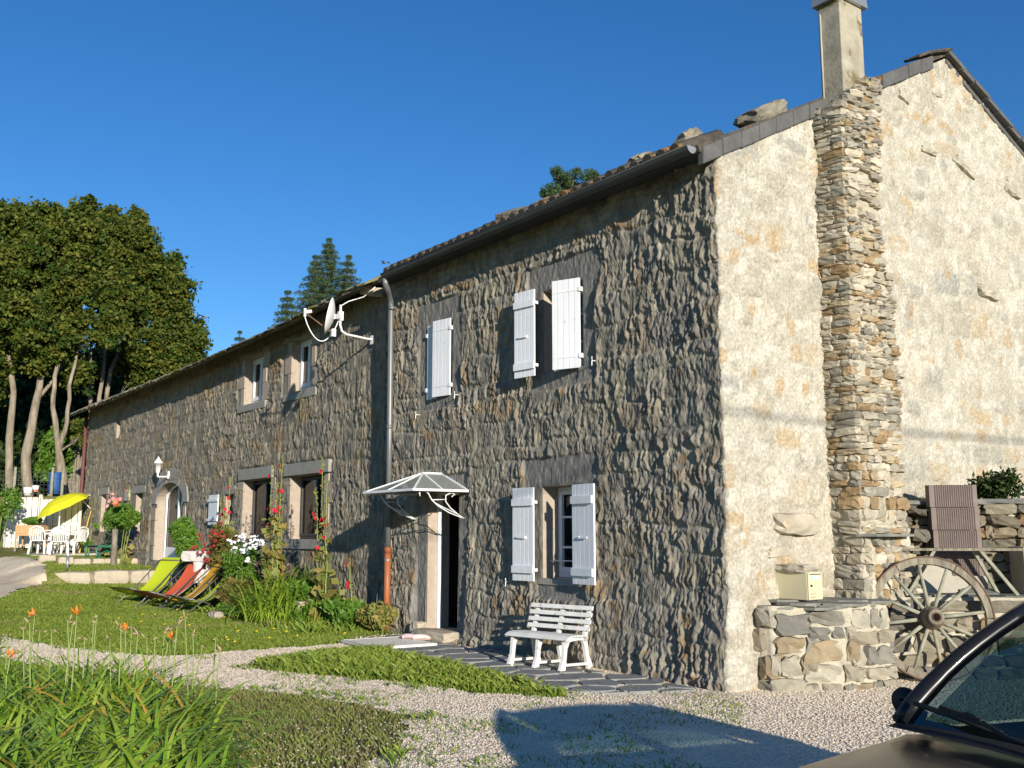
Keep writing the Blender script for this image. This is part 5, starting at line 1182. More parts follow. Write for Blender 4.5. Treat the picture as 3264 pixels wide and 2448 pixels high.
for i, (x, y, w_, lab) in enumerate(ks):
    b = MB(); b.rock((0, 0, 0), (w_, .26, .22), None, 3, .09, 500 + i); o = b.build('kerb_stone', m_block, None, (x, y, tz(x + .1, y) + .07)); o.rotation_euler = (0, 0, R(80 + 10 * math.sin(i * 3))); tag(o, lab, 'kerb stone', 'small stones edging the upper terrace')
b = MB(); b.tube([(0, 0, 0), (0, 0, .34)], .04, 14); b.tube([(0, 0, .34), (0, 0, .38)], .046, 14); tag(b.build('steel_bollard_lamp', m_sheet, None, (-19.9, -2.15, tz(-20.1, -2.1) - .02)), 'short shiny steel bollard lamp behind the left hewn block', 'garden lamp')
# slab under the table
b = MB(); b.box((-1.6, -1.0, 0), (1.3, .9, .04), jit=.03); o = b.build('terrace_slab', m_concrete, None, (tx, ty, tz(tx, ty) - .03)); tag(o, 'pale concrete slab under the garden furniture', 'slab', kind='structure')
# things beyond the fence
def bucket(label, px, py, d, mt, r=.14, h=.28, band=None):
    p = atd(px, py, d); r_ = empty('bucket', tuple(p), 0, label, 'bucket', 'buckets on the bank'); b = MB(); b.lathe([(0, 0), (r * .82, 0), (r, h), (r * 1.06, h), (r * 1.04, h - .02), (r * .8, .01)], 18); b.build('body', mt, r_)
    if band: b = MB(); b.lathe([(r * .84, .005), (r * .86, .005), (r * .90, .07), (r * .87, .07)], 18); b.build('base_band', band, r_)
bucket('white bucket on the bank, left one', 88, 1579, 38.6, m_plast, .15, .27); bucket('white bucket with an orange base on the bank, right one', 112, 1568, 39, m_plast, .12, .22, m_rosef)
p = atd(172, 1575, 39.5); b = MB(); b.lathe([(0, 0), (.20, 0), (.21, .25), (.20, .5), (.21, .72), (.19, .78), (0, .78)], 18); tag(b.build('blue_barrel', m_blue, None, p), 'blue plastic barrel between the posts on the bank', 'barrel')
for i, (px, py, d, h_, lab) in enumerate([(42, 1590, 38.5, 1.1, 'slim pale post at the left of the buckets'), (163, 1575, 39, .95, 'grey post left of the blue barrel'), (196, 1580, 39, .9, 'grey post right of the blue barrel')]):
    b = MB(); b.tube([(0, 0, -.2), (.02, 0, h_)], [.06, .05], 7); tag(b.build('wooden_post', m_woodg, None, atd(px, py, d)), lab, 'post', 'posts of the wire fence on the bank')
b = MB()
a_, c_ = atd(-30, 1585, 38.6), atd(240, 1585, 39.2)
for k in range(6): z_ = .15 + k * .15; b.tube([a_ + Vector((0, 0, z_)), a_.lerp(c_, .5) + Vector((0, 0, z_ - .02)), c_ + Vector((0, 0, z_))], .004, 4)
for k in range(24): q_ = a_.lerp(c_, k / 23); b.tube([q_ + Vector((0, 0, .12)), q_ + Vector((0, 0, .92))], .003, 4)
tag(b.build('wire_fence', m_zinc, None), 'thin wire mesh fence on top of the bank', 'fence')
sh_ = empty('plank_shed', tuple(atd(228, 1560, 43.5)), CA, 'weathered plank shed end leaning behind the house corner', 'shed')
b = MB()
for i in range(6): b.box((-.42 + i * .14, 0, -.6), (-.30 + i * .14, .04, .40 + i * .34))
b.build('plank_wall', m_wood, sh_); b = MB(); b.bar((-.45, .02, .42), (.42, .02, 2.45), .06, .10, (0, 1, 0)); b.build('edge_board', m_woodg, sh_)
b = MB(); b.tube([(0, 0, 0), (.12, .25, 1.35)], .016, 6); b.box((-.05, -.02, -.02), (.05, .02, .1)); tag(b.build('garden_tool', mat('yellow_wood_handle', (.62, .42, .10), rough=.6), None, (-26.9, -.22, tz(-26.9, -.2))), 'yellow handled tool leaning on the wall beside the fence', 'garden tool')
# weathered post by the rose
b = MB(); b.tube([(0, 0, -.1), (.01, 0, .5), (-.02, .0, 1.0)], [.085, .08, .075], 8); tag(b.build('rustic_post', m_wood, None, (-20.95, -.75, tz(-20.95, -.75))), 'grey rustic wooden post beside the rose bush', 'post')
# pale stone ornament with flowers
wb = empty('stone_trough', (-14.15, -.80, tz(-14.15, -.80) + .22), R(30), 'pale stone trough on rocks behind the deck chairs', 'trough')
b = MB(); b.rock((0, 0, .62), (.72, .34, .22), None, 4, .05, 31); b.build('basin', m_pale, wb); b = MB(); b.rock((.05, .02, .3), (.26, .26, .5), None, 3, .10, 32); b.build('pedestal', m_pale, wb)

# ---------------------------------------------------------------- birds
def bird(label, p, sc, rz):
    r_ = empty('flying_bird', tuple(p), rz, label, 'bird', 'small birds in flight'); r_.scale = (sc,) * 3
    b = MB(); b.lathe([(0, -.10), (.018, -.07), (.028, 0), (.02, .06), (.012, .085), (0, .10)], 8, Matrix.Rotation(R(90), 3, 'Y')); b.add([(-.09, -.02, 0), (-.17, -.05, 0), (-.17, .05, 0), (-.09, .02, 0), (-.12, 0, .006)], [(0, 1, 4), (1, 2, 4), (2, 3, 4), (3, 0, 4), (3, 2, 1, 0)]); b.build('body', m_bird, r_)
    for s_ in (-1, 1): b = MB(); b.add([(.04, s_ * .015, .0), (-.04, s_ * .015, .0), (-.03, s_ * .12, .03), (-.07, s_ * .24, .01), (.01, s_ * .13, .035), (0, s_ * .1, .038)], [(0, 1, 2, 4), (2, 3, 4), (4, 2, 5)]); b.build('wing', m_bird, r_)
bird('small bird in the open sky left of the spruce', atd(653, 1012, 30), 1.25, R(30)); bird('small bird just above the roof edge', atd(1226, 838, 26), 1.0, R(200))

# ---------------------------------------------------------------- car
car = empty('parked_car', (5.746, -4.953, -.058), R(-107.3), 'dark blue dusty hatchback cut off at the lower right corner', 'car')
car.scale = (.93, 1, 1)
def loft(mb, secs, smooth=True, capends=True):
    m = len(secs[0]); vs_ = [q for s_ in secs for q in s_]; fs = []
    for i in range(len(secs) - 1):
        for k in range(m - 1): fs.append((i * m + k, (i + 1) * m + k, (i + 1) * m + k + 1, i * m + k + 1))
    if capends: fs += [tuple(range(m)), tuple(range(len(secs) * m - 1, (len(secs) - 1) * m - 1, -1))]
    mb.add(vs_, fs, smooth)
def sec(x, hw, zt, zs, zb, crown):
    """closed-ish cross section from right sill over the top to left sill"""
    P = [(-hw * .93, zb), (-hw * .99, zb + .08), (-hw, .5), (-hw * .985, zs - .06), (-hw * .95, zs)]
    for t in (-.85, -.6, -.3, 0): P.append((hw * t, zs + (zt - zs) * (1 - abs(t) ** 2.2)))
    P = P + [(-a, b_) for a, b_ in P[-2::-1]]
    return [(x, a, b_) for a, b_ in P]
body = MB()
loft(body, [sec(1.34, .52, .60, .54, .22, 0), sec(1.28, .66, .71, .63, .18, 0), sec(1.14, .74, .80, .74, .17, 0), sec(.75, .78, .885, .82, .17, 0), sec(.40, .79, .945, .875, .17, 0), sec(.08, .80, .985, .92, .17, 0), sec(.0, .80, .985, .935, .17, 0),
            ])
loft(body, [sec(-.001, .80, .94, .93, .17, 0), sec(-.8, .81, .945, .935, .17, 0), sec(-1.7, .81, .95, .94, .17, 0), sec(-2.3, .78, .95, .93, .19, 0), sec(-2.52, .70, .84, .82, .24, 0), sec(-2.58, .6, .70, .68, .3, 0)])
bo = body.build('body', m_car, car)
hd_ = MB(); hd_.add([(x, y, z) for x, y, z in [(.06, -.74, .957), (.06, .74, .957), (.0, .77, .965), (.0, -.77, .965)]], [(0, 1, 2, 3)]); 
dsh = MB(); dsh.box((-.75, -.70, .60), (-.10, .70, .97)); dsh.box((-.55, .10, .95), (-.25, .60, 1.03)); dsh.build('dashboard', m_dash, car, bevel=.03)
# cowl strip
cwl = MB(); n = 12
vs_ = [];
for i in range(n + 1):
    t = -1 + 2 * i / n; bow = .07 * (1 - t * t); vs_ += [(.10 + bow, t * .76, .972 + .028 * (1 - t * t)), (-.02 + bow, t * .75, 1.00 + .028 * (1 - t * t))]
cwl.add(vs_, [(2 * i, 2 * i + 2, 2 * i + 3, 2 * i + 1) for i in range(n)], True); cwl.build('cowl', m_black, car)
# windscreen
def ws(t, u):                                     # t -1..1 across, u 0..1 up
    hw = .735 - .135 * u; return (.05 + .07 * (1 - t * t) - (.61 + .0 * t) * u + .03 * math.sin(math.pi * u), t * hw, .985 + .433 * u + .024 * math.sin(math.pi * u) + .02 * (1 - t * t) * u)
g = MB(); vs_ = [ws(-1 + 2 * i / 12, j / 8) for j in range(9) for i in range(13)]; g.add(vs_, [(j * 13 + i, j * 13 + i + 1, (j + 1) * 13 + i + 1, (j + 1) * 13 + i) for j in range(8) for i in range(12)], True); g.build('windscreen', m_cglass, car)
for s_, nm in ((-1, 'far'), (1, 'near')):
    b = MB(); b.tube([ws(s_, 0)] + [(lambda q: (q[0], q[1] + s_ * .012, q[2]))(ws(s_, j / 8)) for j in range(1, 9)], [.040] * 3 + [.036] * 3 + [.034] * 3, 10); b.build('windscreen_pillar', m_car, car)
    hw = .60
    for xx, x2 in ((-1.28, -1.25), (-2.18, -1.98)): b = MB(); b.bar((xx, s_ * .76, .94), (x2, s_ * .615, 1.42), .08, .03, (0, 1, 0)); b.build('door_pillar', m_car, car)
    sg = MB(); ax = ws(s_, 0)
    sg.add([(-.06, s_ * .755, .96), (-1.3, s_ * .765, .96), (-1.25, s_ * .61, 1.41), (-.56, s_ * .61, 1.40)], [(0, 1, 2, 3)]); sg.add([(-1.3, s_ * .765, .96), (-2.15, s_ * .755, .97), (-1.98, s_ * .61, 1.40), (-1.25, s_ * .61, 1.41)], [(0, 1, 2, 3)]); sg.build('side_window', m_cglass, car)
    # mirror
    m_ = MB(); m_.lathe([(0, -.05), (.05, -.048), (.085, -.02), (.095, .02), (.085, .05), (0, .055)], 14, Matrix.Rotation(R(90), 3, 'Y') @ Matrix.Diagonal((.60, .72, .62)), (-.10, s_ * .855, 1.04)); m_.bar((-.08, s_ * .76, .99), (-.07, s_ * .86, 1.03), .06, .05); m_.build('mirror', m_black, car)
    for xw in (.72, -1.80):
        wl = MB(); wl.lathe([(.17, -.08), (.27, -.085), (.285, -.05), (.285, .05), (.27, .085), (.17, .08)], 28, Matrix.Rotation(R(90), 3, 'X'), (xw, s_ * .72, .285)); wo = wl.build('wheel', m_black, car)
        rm = MB(); rm.lathe([(0, .05), (.05, .06), (.12, .045), (.17, .07), (.175, .05)], 20, Matrix.Rotation(R(-90 * s_), 3, 'X'), (xw, s_ * .73, .285)); rm.build('rim', m_zinc, wo)
    hl = MB(); hl.lathe([(0, -.03), (.07, -.025), (.10, 0), (.07, .02), (0, .03)], 16, Matrix.Rotation(R(60), 3, 'Y') @ Matrix.Diagonal((1, 1.3, 1)), (1.19, s_ * .58, .69)); hl.build('headlight', m_frost, car)
rf = MB(); vs_ = []
xs2 = [-.55, -1.0, -1.5, -1.8, -2.02, -2.12]; zs2 = [1.432, 1.470, 1.475, 1.455, 1.42, 1.385]
for x, z in zip(xs2, zs2):
    for k in range(9): t = -1 + k / 4; vs_.append((x, t * (.625 if x > -2.05 else .60), z - .045 * abs(t) ** 2.4))
for x, z in zip(xs2, zs2):
    for k in range(9): t = -1 + k / 4; vs_.append((x, t * .60, z - .03 - .045 * abs(t) ** 2.4))
nx_ = len(xs2); fs = [(i * 9 + k, i * 9 + k + 1, (i + 1) * 9 + k + 1, (i + 1) * 9 + k) for i in range(nx_ - 1) for k in range(8)]; off = nx_ * 9
fs += [(off + a, off + d_, off + c_2, off + b_) for a, b_, c_2, d_ in fs[:]]
fs += [(i * 9, (i + 1) * 9, off + (i + 1) * 9, off + i * 9) for i in range(nx_ - 1)] + [(i * 9 + 8, off + i * 9 + 8, off + (i + 1) * 9 + 8, (i + 1) * 9 + 8) for i in range(nx_ - 1)]
rf.add(vs_, fs, True); rf.build('roof', m_car, car)
rg = MB(); rg.add([(-2.1, -.58, 1.38), (-2.1, .58, 1.38), (-2.50, .66, .93), (-2.50, -.66, .93)], [(0, 1, 2, 3)]); rg.build('rear_window', m_cglass, car)
for s_ in (-1, 1): b = MB(); b.bar((-2.08, s_ * .59, 1.39), (-2.48, s_ * .68, .92), .09, .06); b.build('rear_pillar', m_car, car)
an = MB(); an.tube([(-2.0, 0, 1.43), (-2.32, 0, 1.62)], .005, 6); an.build('aerial', m_black, car)
wi = MB(); wq = lambda t, u: Vector(ws(t, u)) + Vector((.022, 0, .030))
wi.tube([wq(-.93, .10), wq(-.6, .085), wq(-.25, .06)], .010, 6); wi.bar(wq(-.70, .095) + Vector((0, 0, .012)), wq(-.38, .075) + Vector((0, 0, .012)), .018, .022); wi.tube([wq(-.5, .088) + Vector((0, 0, .02)), wq(-.2, .045), wq(.25, .01) + Vector((.02, 0, .01))], .010, 6)
wi.build('wiper', m_black, car)
st = MB()
for xs_t, ys_t in ((-1.15, .36), (-1.15, -.36)): st.box((xs_t - .12, ys_t - .22, .5), (xs_t + .0, ys_t + .22, 1.05)); 
st.box((-1.15, -.6, .45), (-.7, .6, .62)); st.tube([(-.60 + .0 * math.cos(t), .36 + .17 * math.cos(t), .98 + .15 * math.sin(t)) for t in np.linspace(0, 6.28, 16)], .014, 6); st.build('seats', m_dash, car, bevel=.02)

# overhead cable whose faint shadow crosses the gable
b = MB(); pts_ = []
for t in np.linspace(0, 1, 12):
    y = -9 + 24 * t; pts_.append(Vector((14, y - 3.9, 6.65 - .9 * math.sin(math.pi * t) * .5)))
b.tube(pts_, .022, 6); tag(b.build('overhead_cable', m_black, None), 'overhead cable running across beyond the forecourt', 'cable')

# ---------------------------------------------------------------- foliage helpers
def rand_dirs(n, up=.3):
    v = rng.normal(size=(n, 3)); v[:, 2] += up; return v / np.linalg.norm(v, axis=1, keepdims=True)
def leaf_cards(C, size, normals=None, aspect=.55, up=.3, fold=0):
    """pointed four-cornered leaves; C centres (n,3)"""
    n = len(C); N = rand_dirs(n, up) if normals is None else normals
    t = rng.normal(size=(n, 3)); A = np.cross(N, t); A /= np.linalg.norm(A, axis=1, keepdims=True); B = np.cross(N, A)
    s = size * rng.uniform(.65, 1.35, n)[:, None] if np.isscalar(size) else size[:, None]
    V = np.stack([C - A * s, C + B * s * aspect - A * s * .1, C + A * s, C - B * s * aspect - A * s * .1], 1)
    return V.reshape(-1, 3), np.arange(4 * n).reshape(n, 4)
def foliage(name, C, size, mt, parent=None, aspect=.55, up=.3, inv=None, rsel=None, normals=None):
    V, F = leaf_cards(np.asarray(C), size, normals, aspect, up)
    r_ = rng.random(len(F)) ** 1.6 if rsel is None else rsel
    o = link(name, np_mesh(name, V, F, False, {'rnd': ('f', np.repeat(r_, 4))}), mt, parent)
    if inv is not None: o.matrix_parent_inverse = inv
    return o
def blob_pts(lobes, n, fill=.55, gap=.0, seed=0):
    """lobes: (centre, (rx,ry,rz)); points mostly near the surface of each lobe, broken up by noise"""
    vol = np.array([r[0] * r[1] + r[1] * r[2] + r[0] * r[2] for c, r in lobes]); k = (vol / vol.sum() * n * 1.5).astype(int) + 1; out = []
    for (c, r), m in zip(lobes, k):
        d = rand_dirs(m, 0); rad = 1 - fill * rng.random(m) ** 1.7
        rad *= 1 + .22 * (vn(d[:, 0] * 3 + c[0], d[:, 1] * 3 + d[:, 2] * 4 + seed, seed + 5) - .5) * 2
        p = np.array(c) + d * rad[:, None] * np.array(r)
        if gap: g = vn(p[:, 0] * 1.1 + p[:, 1] * .7, p[:, 2] * 1.3 + p[:, 1] * .9, seed + 9); p = p[g > gap]
        out.append(p)
    P = np.concatenate(out); rng.shuffle(P); return P[:n]
def cluster_pts(lobes, n, per=26, cr=.30, fill=.75, seed=0, flat=.6):
    """leaf sprays: cluster centres through each lobe's volume, leaves gathered round them"""
    C = blob_pts(lobes, int(n / per), fill, 0, seed); m = len(C); r_ = cr * rng.uniform(.6, 1.5, m)
    off = rng.normal(size=(m, per, 3)) * r_[:, None, None] * .5; off[:, :, 2] *= flat
    P = C[:, None, :] + off; return P.reshape(-1, 3), np.repeat(rng.random(m), per)
def wiggle(p, q, n, amp, r0, r1, bend=None):
    p, q = Vector(p), Vector(q); pts = []
    for i in range(n + 1):
        t = i / n; v = p.lerp(q, t) + Vector((random.uniform(-amp, amp), random.uniform(-amp, amp), 0)) * (1 if 0 < i < n else 0)
        if bend: v += Vector(bend) * math.sin(math.pi * t)
        pts.append(v)
    return pts, [r0 + (r1 - r0) * i / n for i in range(n + 1)]

# ---------------------------------------------------------------- big broadleaf trees on the bank
def tree(label, base, stems, lobes, nleaf, size, mt=m_leafA, bark=m_bark, seed=1, gap=.34, spires=()):
    """base (px,py,d); stems: list of [(px,py,dd) ...] with radii; lobes (px,py,rpx,dd[,squash])"""
    B = atd(base[0], base[1], base[2]); r_ = empty('broadleaf_tree', tuple(B), 0, label, 'tree', 'tall broadleaf trees on the bank'); inv = Matrix.Translation(-B)
    mb = MB()
    for st_, r0, r1 in stems:
        pts = [B.copy() if q is None else atd(q[0], q[1], base[2] + q[2]) for q in st_]
        if st_[0] is None or st_[0][1] > 1500: pts[0] = Vector((pts[0].x, pts[0].y, B.z - .3))
        P2 = []
        for a, b in zip(pts[:-1], pts[1:]):
            for t in (0, .33, .66): P2.append(a.lerp(b, t) + Vector((random.uniform(-.03, .03), random.uniform(-.03, .03), 0)))
        P2.append(pts[-1]); n = len(P2); mb.tube(P2, [(r0 + (r1 - r0) * i / (n - 1)) * .78 * random.uniform(.92, 1.1) for i in range(n)], 9)
    tops = [atd(q[0], q[1], base[2] + q[2]) for st_, _, _ in stems for q in st_[-1:]]
    L3 = []
    for (px, py, rp, dd) in lobes:
        c = atd(px, py, base[2] + dd); rr = rp * base[2] / F_PX; L3.append((tuple(c), (rr * .5, rr * .5, rr * .5)))
        for k_ in range(13):
            dv = rand_dirs(1, .35)[0]; r2_ = rr * random.uniform(.16, .34); L3.append((tuple(c + Vector(dv) * rr * random.uniform(.35, 1.12)), (r2_, r2_, r2_ * random.uniform(1.1, 2.1))))
        src = min(tops, key=lambda t: (t - c).length); pts, rad = wiggle(src, c, 4, .15, .05, .015); mb.tube(pts, rad, 6)
        for k in range(3): pts, rad = wiggle(src.lerp(c, .5), c + Vector((random.uniform(-.6, .6) * rr, random.uniform(-.6, .6) * rr, random.uniform(-.3, .4) * rr)), 3, .12, .012, .005); mb.tube(pts, rad, 4)
    for (px, py) in spires:
        c = atd(px, py + 40, base[2]); L3.append((tuple(c), (.22, .22, .65))); L3.append((tuple(c + Vector((.1, 0, -.5))), (.4, .4, .6)))
    o = mb.build('trunk', bark, r_); o.matrix_parent_inverse = inv
    P, cr_ = cluster_pts(L3, nleaf * 1.35, 30, .26, .8, seed); foliage('crown', P, size, mt, r_, .6, .5, inv, np.clip(cr_ * .5 + rng.random(len(P)) ** 2 * .6 - .15, 0, 1))
    return r_
tree('left tall maple with yellowish upper leaves at the photo edge', (32, 1588, 43), [([None, (30, 1400, 0), (45, 1250, 0), (20, 1100, .5), (30, 950, 1)], .20, .10)],
     [(-60, 900, 120, 0), (10, 780, 90, 0), (-20, 690 + 60, 80, 1), (60, 900, 85, -1), (20, 1010, 100, 0), (-40, 1130, 100, 0), (60, 1080, 60, 0), (15, 700, 45, 0), (-60, 1230, 90, 1)], 34000, .088, seed=2, spires=[(0, 690), (40, 700), (-40, 700)])
tree('thick trunked maple second from the left', (90, 1588, 42), [([None, (85, 1450, 0), (105, 1330, 0), (125, 1240, 0), (150, 1100, 0), (160, 950, 0)], .27, .10), ([(105, 1330, 0), (120, 1270, 0), (180, 1200, .5), (230, 1080, 1)], .13, .06)],
     [(110, 790, 95, 0), (160, 720, 50, .5), (80, 700, 40, 0), (150, 900, 95, 0), (100, 1020, 85, -1), (185, 1010, 70, 0), (110, 1130, 60, 0), (150, 690, 30, 0)], 32000, .088, seed=3, spires=[(80, 678), (110, 690), (150, 665), (185, 655), (205, 690)])
tree('forked leaning maple with pale limbs in the middle of the group', (150, 1592, 41), [([None, (190, 1500, 0), (185, 1420, 0), (170, 1300, 0), (175, 1200, 0), (205, 1060, .3), (250, 920, .5)], .18, .07), ([(190, 1430, 0), (215, 1350, 0), (222, 1230, 0), (245, 1130, .3), (280, 1000, .8)], .12, .05), ([(198, 1590, 0), (205, 1520, 0), (190, 1440, 0)], .13, .11)],
     [(275, 760, 85, 0), (260, 680, 40, 0), (285, 870, 100, 0), (230, 950, 70, 0), (330, 960, 80, 0), (215, 1080, 55, 0), (340, 1050, 60, -.5), (250, 1190, 45, 1), (260, 1380, 40, 1.5)], 34000, .088, seed=4, spires=[(262, 645), (285, 650), (300, 680), (240, 700)])
tree('right maple with three pale stems beside the roof', (330, 1500, 44), [([None, (290, 1330, 0), (285, 1200, 0), (300, 1000, .3)], .15, .06), ([None, (312, 1320, 0), (330, 1150, 0), (345, 1000, 0)], .15, .06), ([None, (330, 1330, 0), (352, 1180, 0), (400, 1090, 0), (450, 1000, 0)], .16, .05), ([(255, 1590, 0), (262, 1400, 0), (270, 1340, 0)], .09, .07)],
     [(370, 800, 90, 0), (430, 790, 75, 0), (355, 720, 50, 0), (435, 700, 35, 0), (450, 890, 100, 0), (520, 900, 65, 0), (540, 850, 40, 0), (520, 1000, 95, 0), (420, 1010, 90, 0), (570, 1080, 70, 0), (480, 1120, 90, 0), (390, 1150, 55, 1), (590, 1150, 50, 0), (440, 1220, 60, 1), (540, 1180, 60, 0), (560, 960, 40, 0)], 62000, .088, seed=5, spires=[(350, 700), (365, 715), (415, 700), (436, 685), (455, 710), (475, 760), (535, 815), (555, 830), (575, 900), (590, 960), (600, 1010), (625, 1090), (640, 1120)])
# undergrowth and wood behind the trunks
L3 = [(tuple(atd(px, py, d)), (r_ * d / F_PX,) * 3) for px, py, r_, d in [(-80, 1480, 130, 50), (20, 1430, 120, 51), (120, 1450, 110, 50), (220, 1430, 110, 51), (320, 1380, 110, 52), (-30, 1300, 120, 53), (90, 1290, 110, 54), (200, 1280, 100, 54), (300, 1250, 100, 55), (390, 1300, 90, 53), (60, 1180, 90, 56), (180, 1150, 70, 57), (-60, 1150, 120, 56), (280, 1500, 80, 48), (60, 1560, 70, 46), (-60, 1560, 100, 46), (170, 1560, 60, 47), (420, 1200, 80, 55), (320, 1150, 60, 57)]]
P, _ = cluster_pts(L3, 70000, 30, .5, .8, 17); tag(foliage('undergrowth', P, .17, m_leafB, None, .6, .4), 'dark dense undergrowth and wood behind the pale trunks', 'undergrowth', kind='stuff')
def shrub(name, label, cat, c, r, n, size, mt, group=None, aspect=.45, gap=.3, stems=5, up=.5, seed=1, lob=5):
    c = Vector(c); z0 = tz(c.x, c.y); r_ = empty(name, (c.x, c.y, z0), 0, label, cat, group); H = c.z - z0
    L3 = [((0, 0, H), (r[0] * .7, r[1] * .7, r[2] * .8))]; rs = random.Random(seed)
    for k in range(lob): a = 2 * math.pi * k / lob + seed; L3.append(((r[0] * .5 * math.cos(a), r[1] * .5 * math.sin(a), H + r[2] * rs.uniform(-.5, .5)), (r[0] * rs.uniform(.4, .6), r[1] * rs.uniform(.4, .6), r[2] * rs.uniform(.35, .6))))
    P = blob_pts(L3, n, .8, gap, seed); P = P[P[:, 2] > .02]; foliage('leaves', P, size, mt, r_, aspect, up)
    b = MB()
    for k in range(stems): x, y = rs.uniform(-.5, .5) * r[0], rs.uniform(-.5, .5) * r[1]; pts, rad = wiggle((x * .3, y * .3, -.05), (x, y, H + r[2] * .5), 3, .03, .012, .005); b.tube(pts, rad, 5)
    b.build('stems', m_stalk if mt is not m_leafB else m_bark2, r_); return r_, L3
shrub('young_maple', 'light green young leafy tree catching the sun between the trunks', 'tree', atd(178, 1440, 43.5), (.75, .75, 1.3), 5000, .09, m_shrub, seed=9)
shrub('bank_bush', 'green bush at the far left edge in front of the bank', 'bush', atd(-5, 1640, 36), (.7, .6, .9), 3500, .07, m_shrub, seed=10)

# ---------------------------------------------------------------- conifers behind the roof
def spruce(label, base, H, R0, seed, levels=26, dens=1.0):
    r_ = empty('spruce', base, 0, label, 'tree', 'spruces behind the roof'); rs = np.random.default_rng(seed); b = MB(); b.tube([(0, 0, 0), (0, 0, H * .97)], [.16, .02], 8)
    C, Nn = [], []
    for i in range(levels):
        t = i / (levels - 1); z = H * (.12 + .86 * t); R_ = R0 * (1 - t) ** .85 + .12; nb = int(7 + 3 * (1 - t))
        for k in range(nb):
            a = 2 * math.pi * (k + rs.random() * .7) / nb + i; L = R_ * rs.uniform(.72, 1.12); m = int(L * 190 * dens) + 20
            s_ = rs.random(m) ** .75; zz = z + .10 * L * np.sin(s_ * 2.4) - .22 * L * s_ ** 2 + L * .10 * (s_ > .85); lat = rs.normal(size=m) * .16 * (1.15 - s_) * (.5 + L * .5)
            hang = -np.abs(rs.normal(size=m)) * .10 * (1 - s_ * .3)
            x = np.cos(a) * s_ * L - np.sin(a) * lat; y = np.sin(a) * s_ * L + np.cos(a) * lat; C.append(np.stack([x, y, zz + hang], 1))
            b.tube([(0, 0, z), (math.cos(a) * L * .5, math.sin(a) * L * .5, z + .06 * L), (math.cos(a) * L * .95, math.sin(a) * L * .95, z - .10 * L)], [.025, .015, .004], 4)
    b.build('trunk', m_bark2, r_); foliage('crown', np.concatenate(C), .058, m_needle, r_, .13, -.2)
B = atd(1050, 745, 38); spruce('tall spruce behind the roof beside the satellite dish', (B.x, B.y, 3.0), B.z - 3.0, 3.4, 3, 38, 1.25)
B = atd(1006, 800, 38.8); spruce('second leader of spruce just left of the tall one', (B.x, B.y, 3.0), B.z - 3.0, 2.6, 6, 30)
B = atd(1112, 800, 37.6); spruce('spruce top just right of the tall one', (B.x, B.y, 3.0), B.z - 3.0, 2.6, 8, 30)
B = atd(918, 915, 37); spruce('small spruce tip low above the roof line at the left of the tall spruce', (B.x, B.y, 3.0), B.z - 3.0, 2.2, 4, 26)
B = atd(765, 1045, 52); spruce('tiny distant spruce tip peeping over the long roof', (B.x, B.y, 3.5), B.z - 3.5, 2.5, 5, 22)
pn = empty('pine', tuple(Vector((*atd(1810, 600, 30)[:2], 2.8))), 0, 'rounded pine top showing above the roof stones', 'tree'); pb_ = Vector(pn.location); inv = Matrix.Translation(-pb_)
b = MB(); top = atd(1800, 560, 30); b.tube([pb_, top], [.2, .05], 8); L3 = []
for px, py, rp, dd in [(1775, 548, 24, 0), (1795, 575, 34, .2), (1830, 572, 40, -.2), (1885, 560, 30, .1), (1895, 580, 30, .3), (1760, 612, 38, 0), (1825, 610, 45, .3), (1735, 618, 18, 0), (1790, 650, 60, 0), (1860, 640, 60, 0), (1840, 545, 16, 0)]:
    c = atd(px, py, 30 + dd); rr = rp * 30 / F_PX; L3.append((tuple(c), (rr, rr, rr * .75))); b.tube([pb_.lerp(top, .9), c], [.04, .01], 5)
o = b.build('trunk', m_bark2, pn); o.matrix_parent_inverse = inv
foliage('crown', blob_pts(L3, 16000, .7, .2, 7), .05, m_needle, pn, .22, .4, inv)

# ---------------------------------------------------------------- strap-leaved clumps
def straps(bases, n_seg=7, L=(.45, .80), W=(.010, .016), spread=1.0, rs=None, curl=1.0):
    rs = rs or rng; n = len(bases); az = rs.uniform(0, 2 * np.pi, n); Ls = rs.uniform(*L, n); Ws = rs.uniform(*W, n); e0 = np.radians(rs.uniform(48, 86, n)); cv = np.radians(rs.uniform(40, 150, n)) * curl
    t = np.linspace(0, 1, n_seg + 1); V = np.zeros((n, n_seg + 1, 2, 3)); pos = bases.copy(); ang = e0.copy(); tw = rs.uniform(-.5, .5, n)
    for i in range(n_seg + 1):
        w_ = Ws * (.55 + .45 * min(1, t[i] * 5)) * (1 - max(0, t[i] - .45) ** 1.7 / .55 ** 1.7 * .96)
        a2 = az + np.pi / 2 + tw * t[i]; side = np.stack([np.cos(a2), np.sin(a2), .25 * np.sin(tw * 3)], 1) * w_[:, None]
        V[:, i, 0] = pos - side; V[:, i, 1] = pos + side
        ang = e0 - cv * (t[i] + .5 / n_seg) ** 1.3 * spread; st_ = Ls / n_seg
        pos = pos + np.stack([np.cos(az) * np.cos(ang) * st_, np.sin(az) * np.cos(ang) * st_, np.sin(ang) * st_], 1)
    idx = np.arange(n * (n_seg + 1) * 2).reshape(n, n_seg + 1, 2); F = np.stack([idx[:, :-1, 0], idx[:, :-1, 1], idx[:, 1:, 1], idx[:, 1:, 0]], -1).reshape(-1, 4)
    return V.reshape(-1, 3), F, n_seg
def strap_obj(name, bases, mt, parent, inv=None, **k):
    V, F, ns = straps(np.asarray(bases), **k); n = len(bases); r_ = np.repeat(rng.random(n) ** 1.5, (ns + 1) * 2)
    o = link(name, np_mesh(name, V, F, True, {'rnd': ('f', r_)}), mt, parent)
    if inv is not None: o.matrix_parent_inverse = inv
    return o
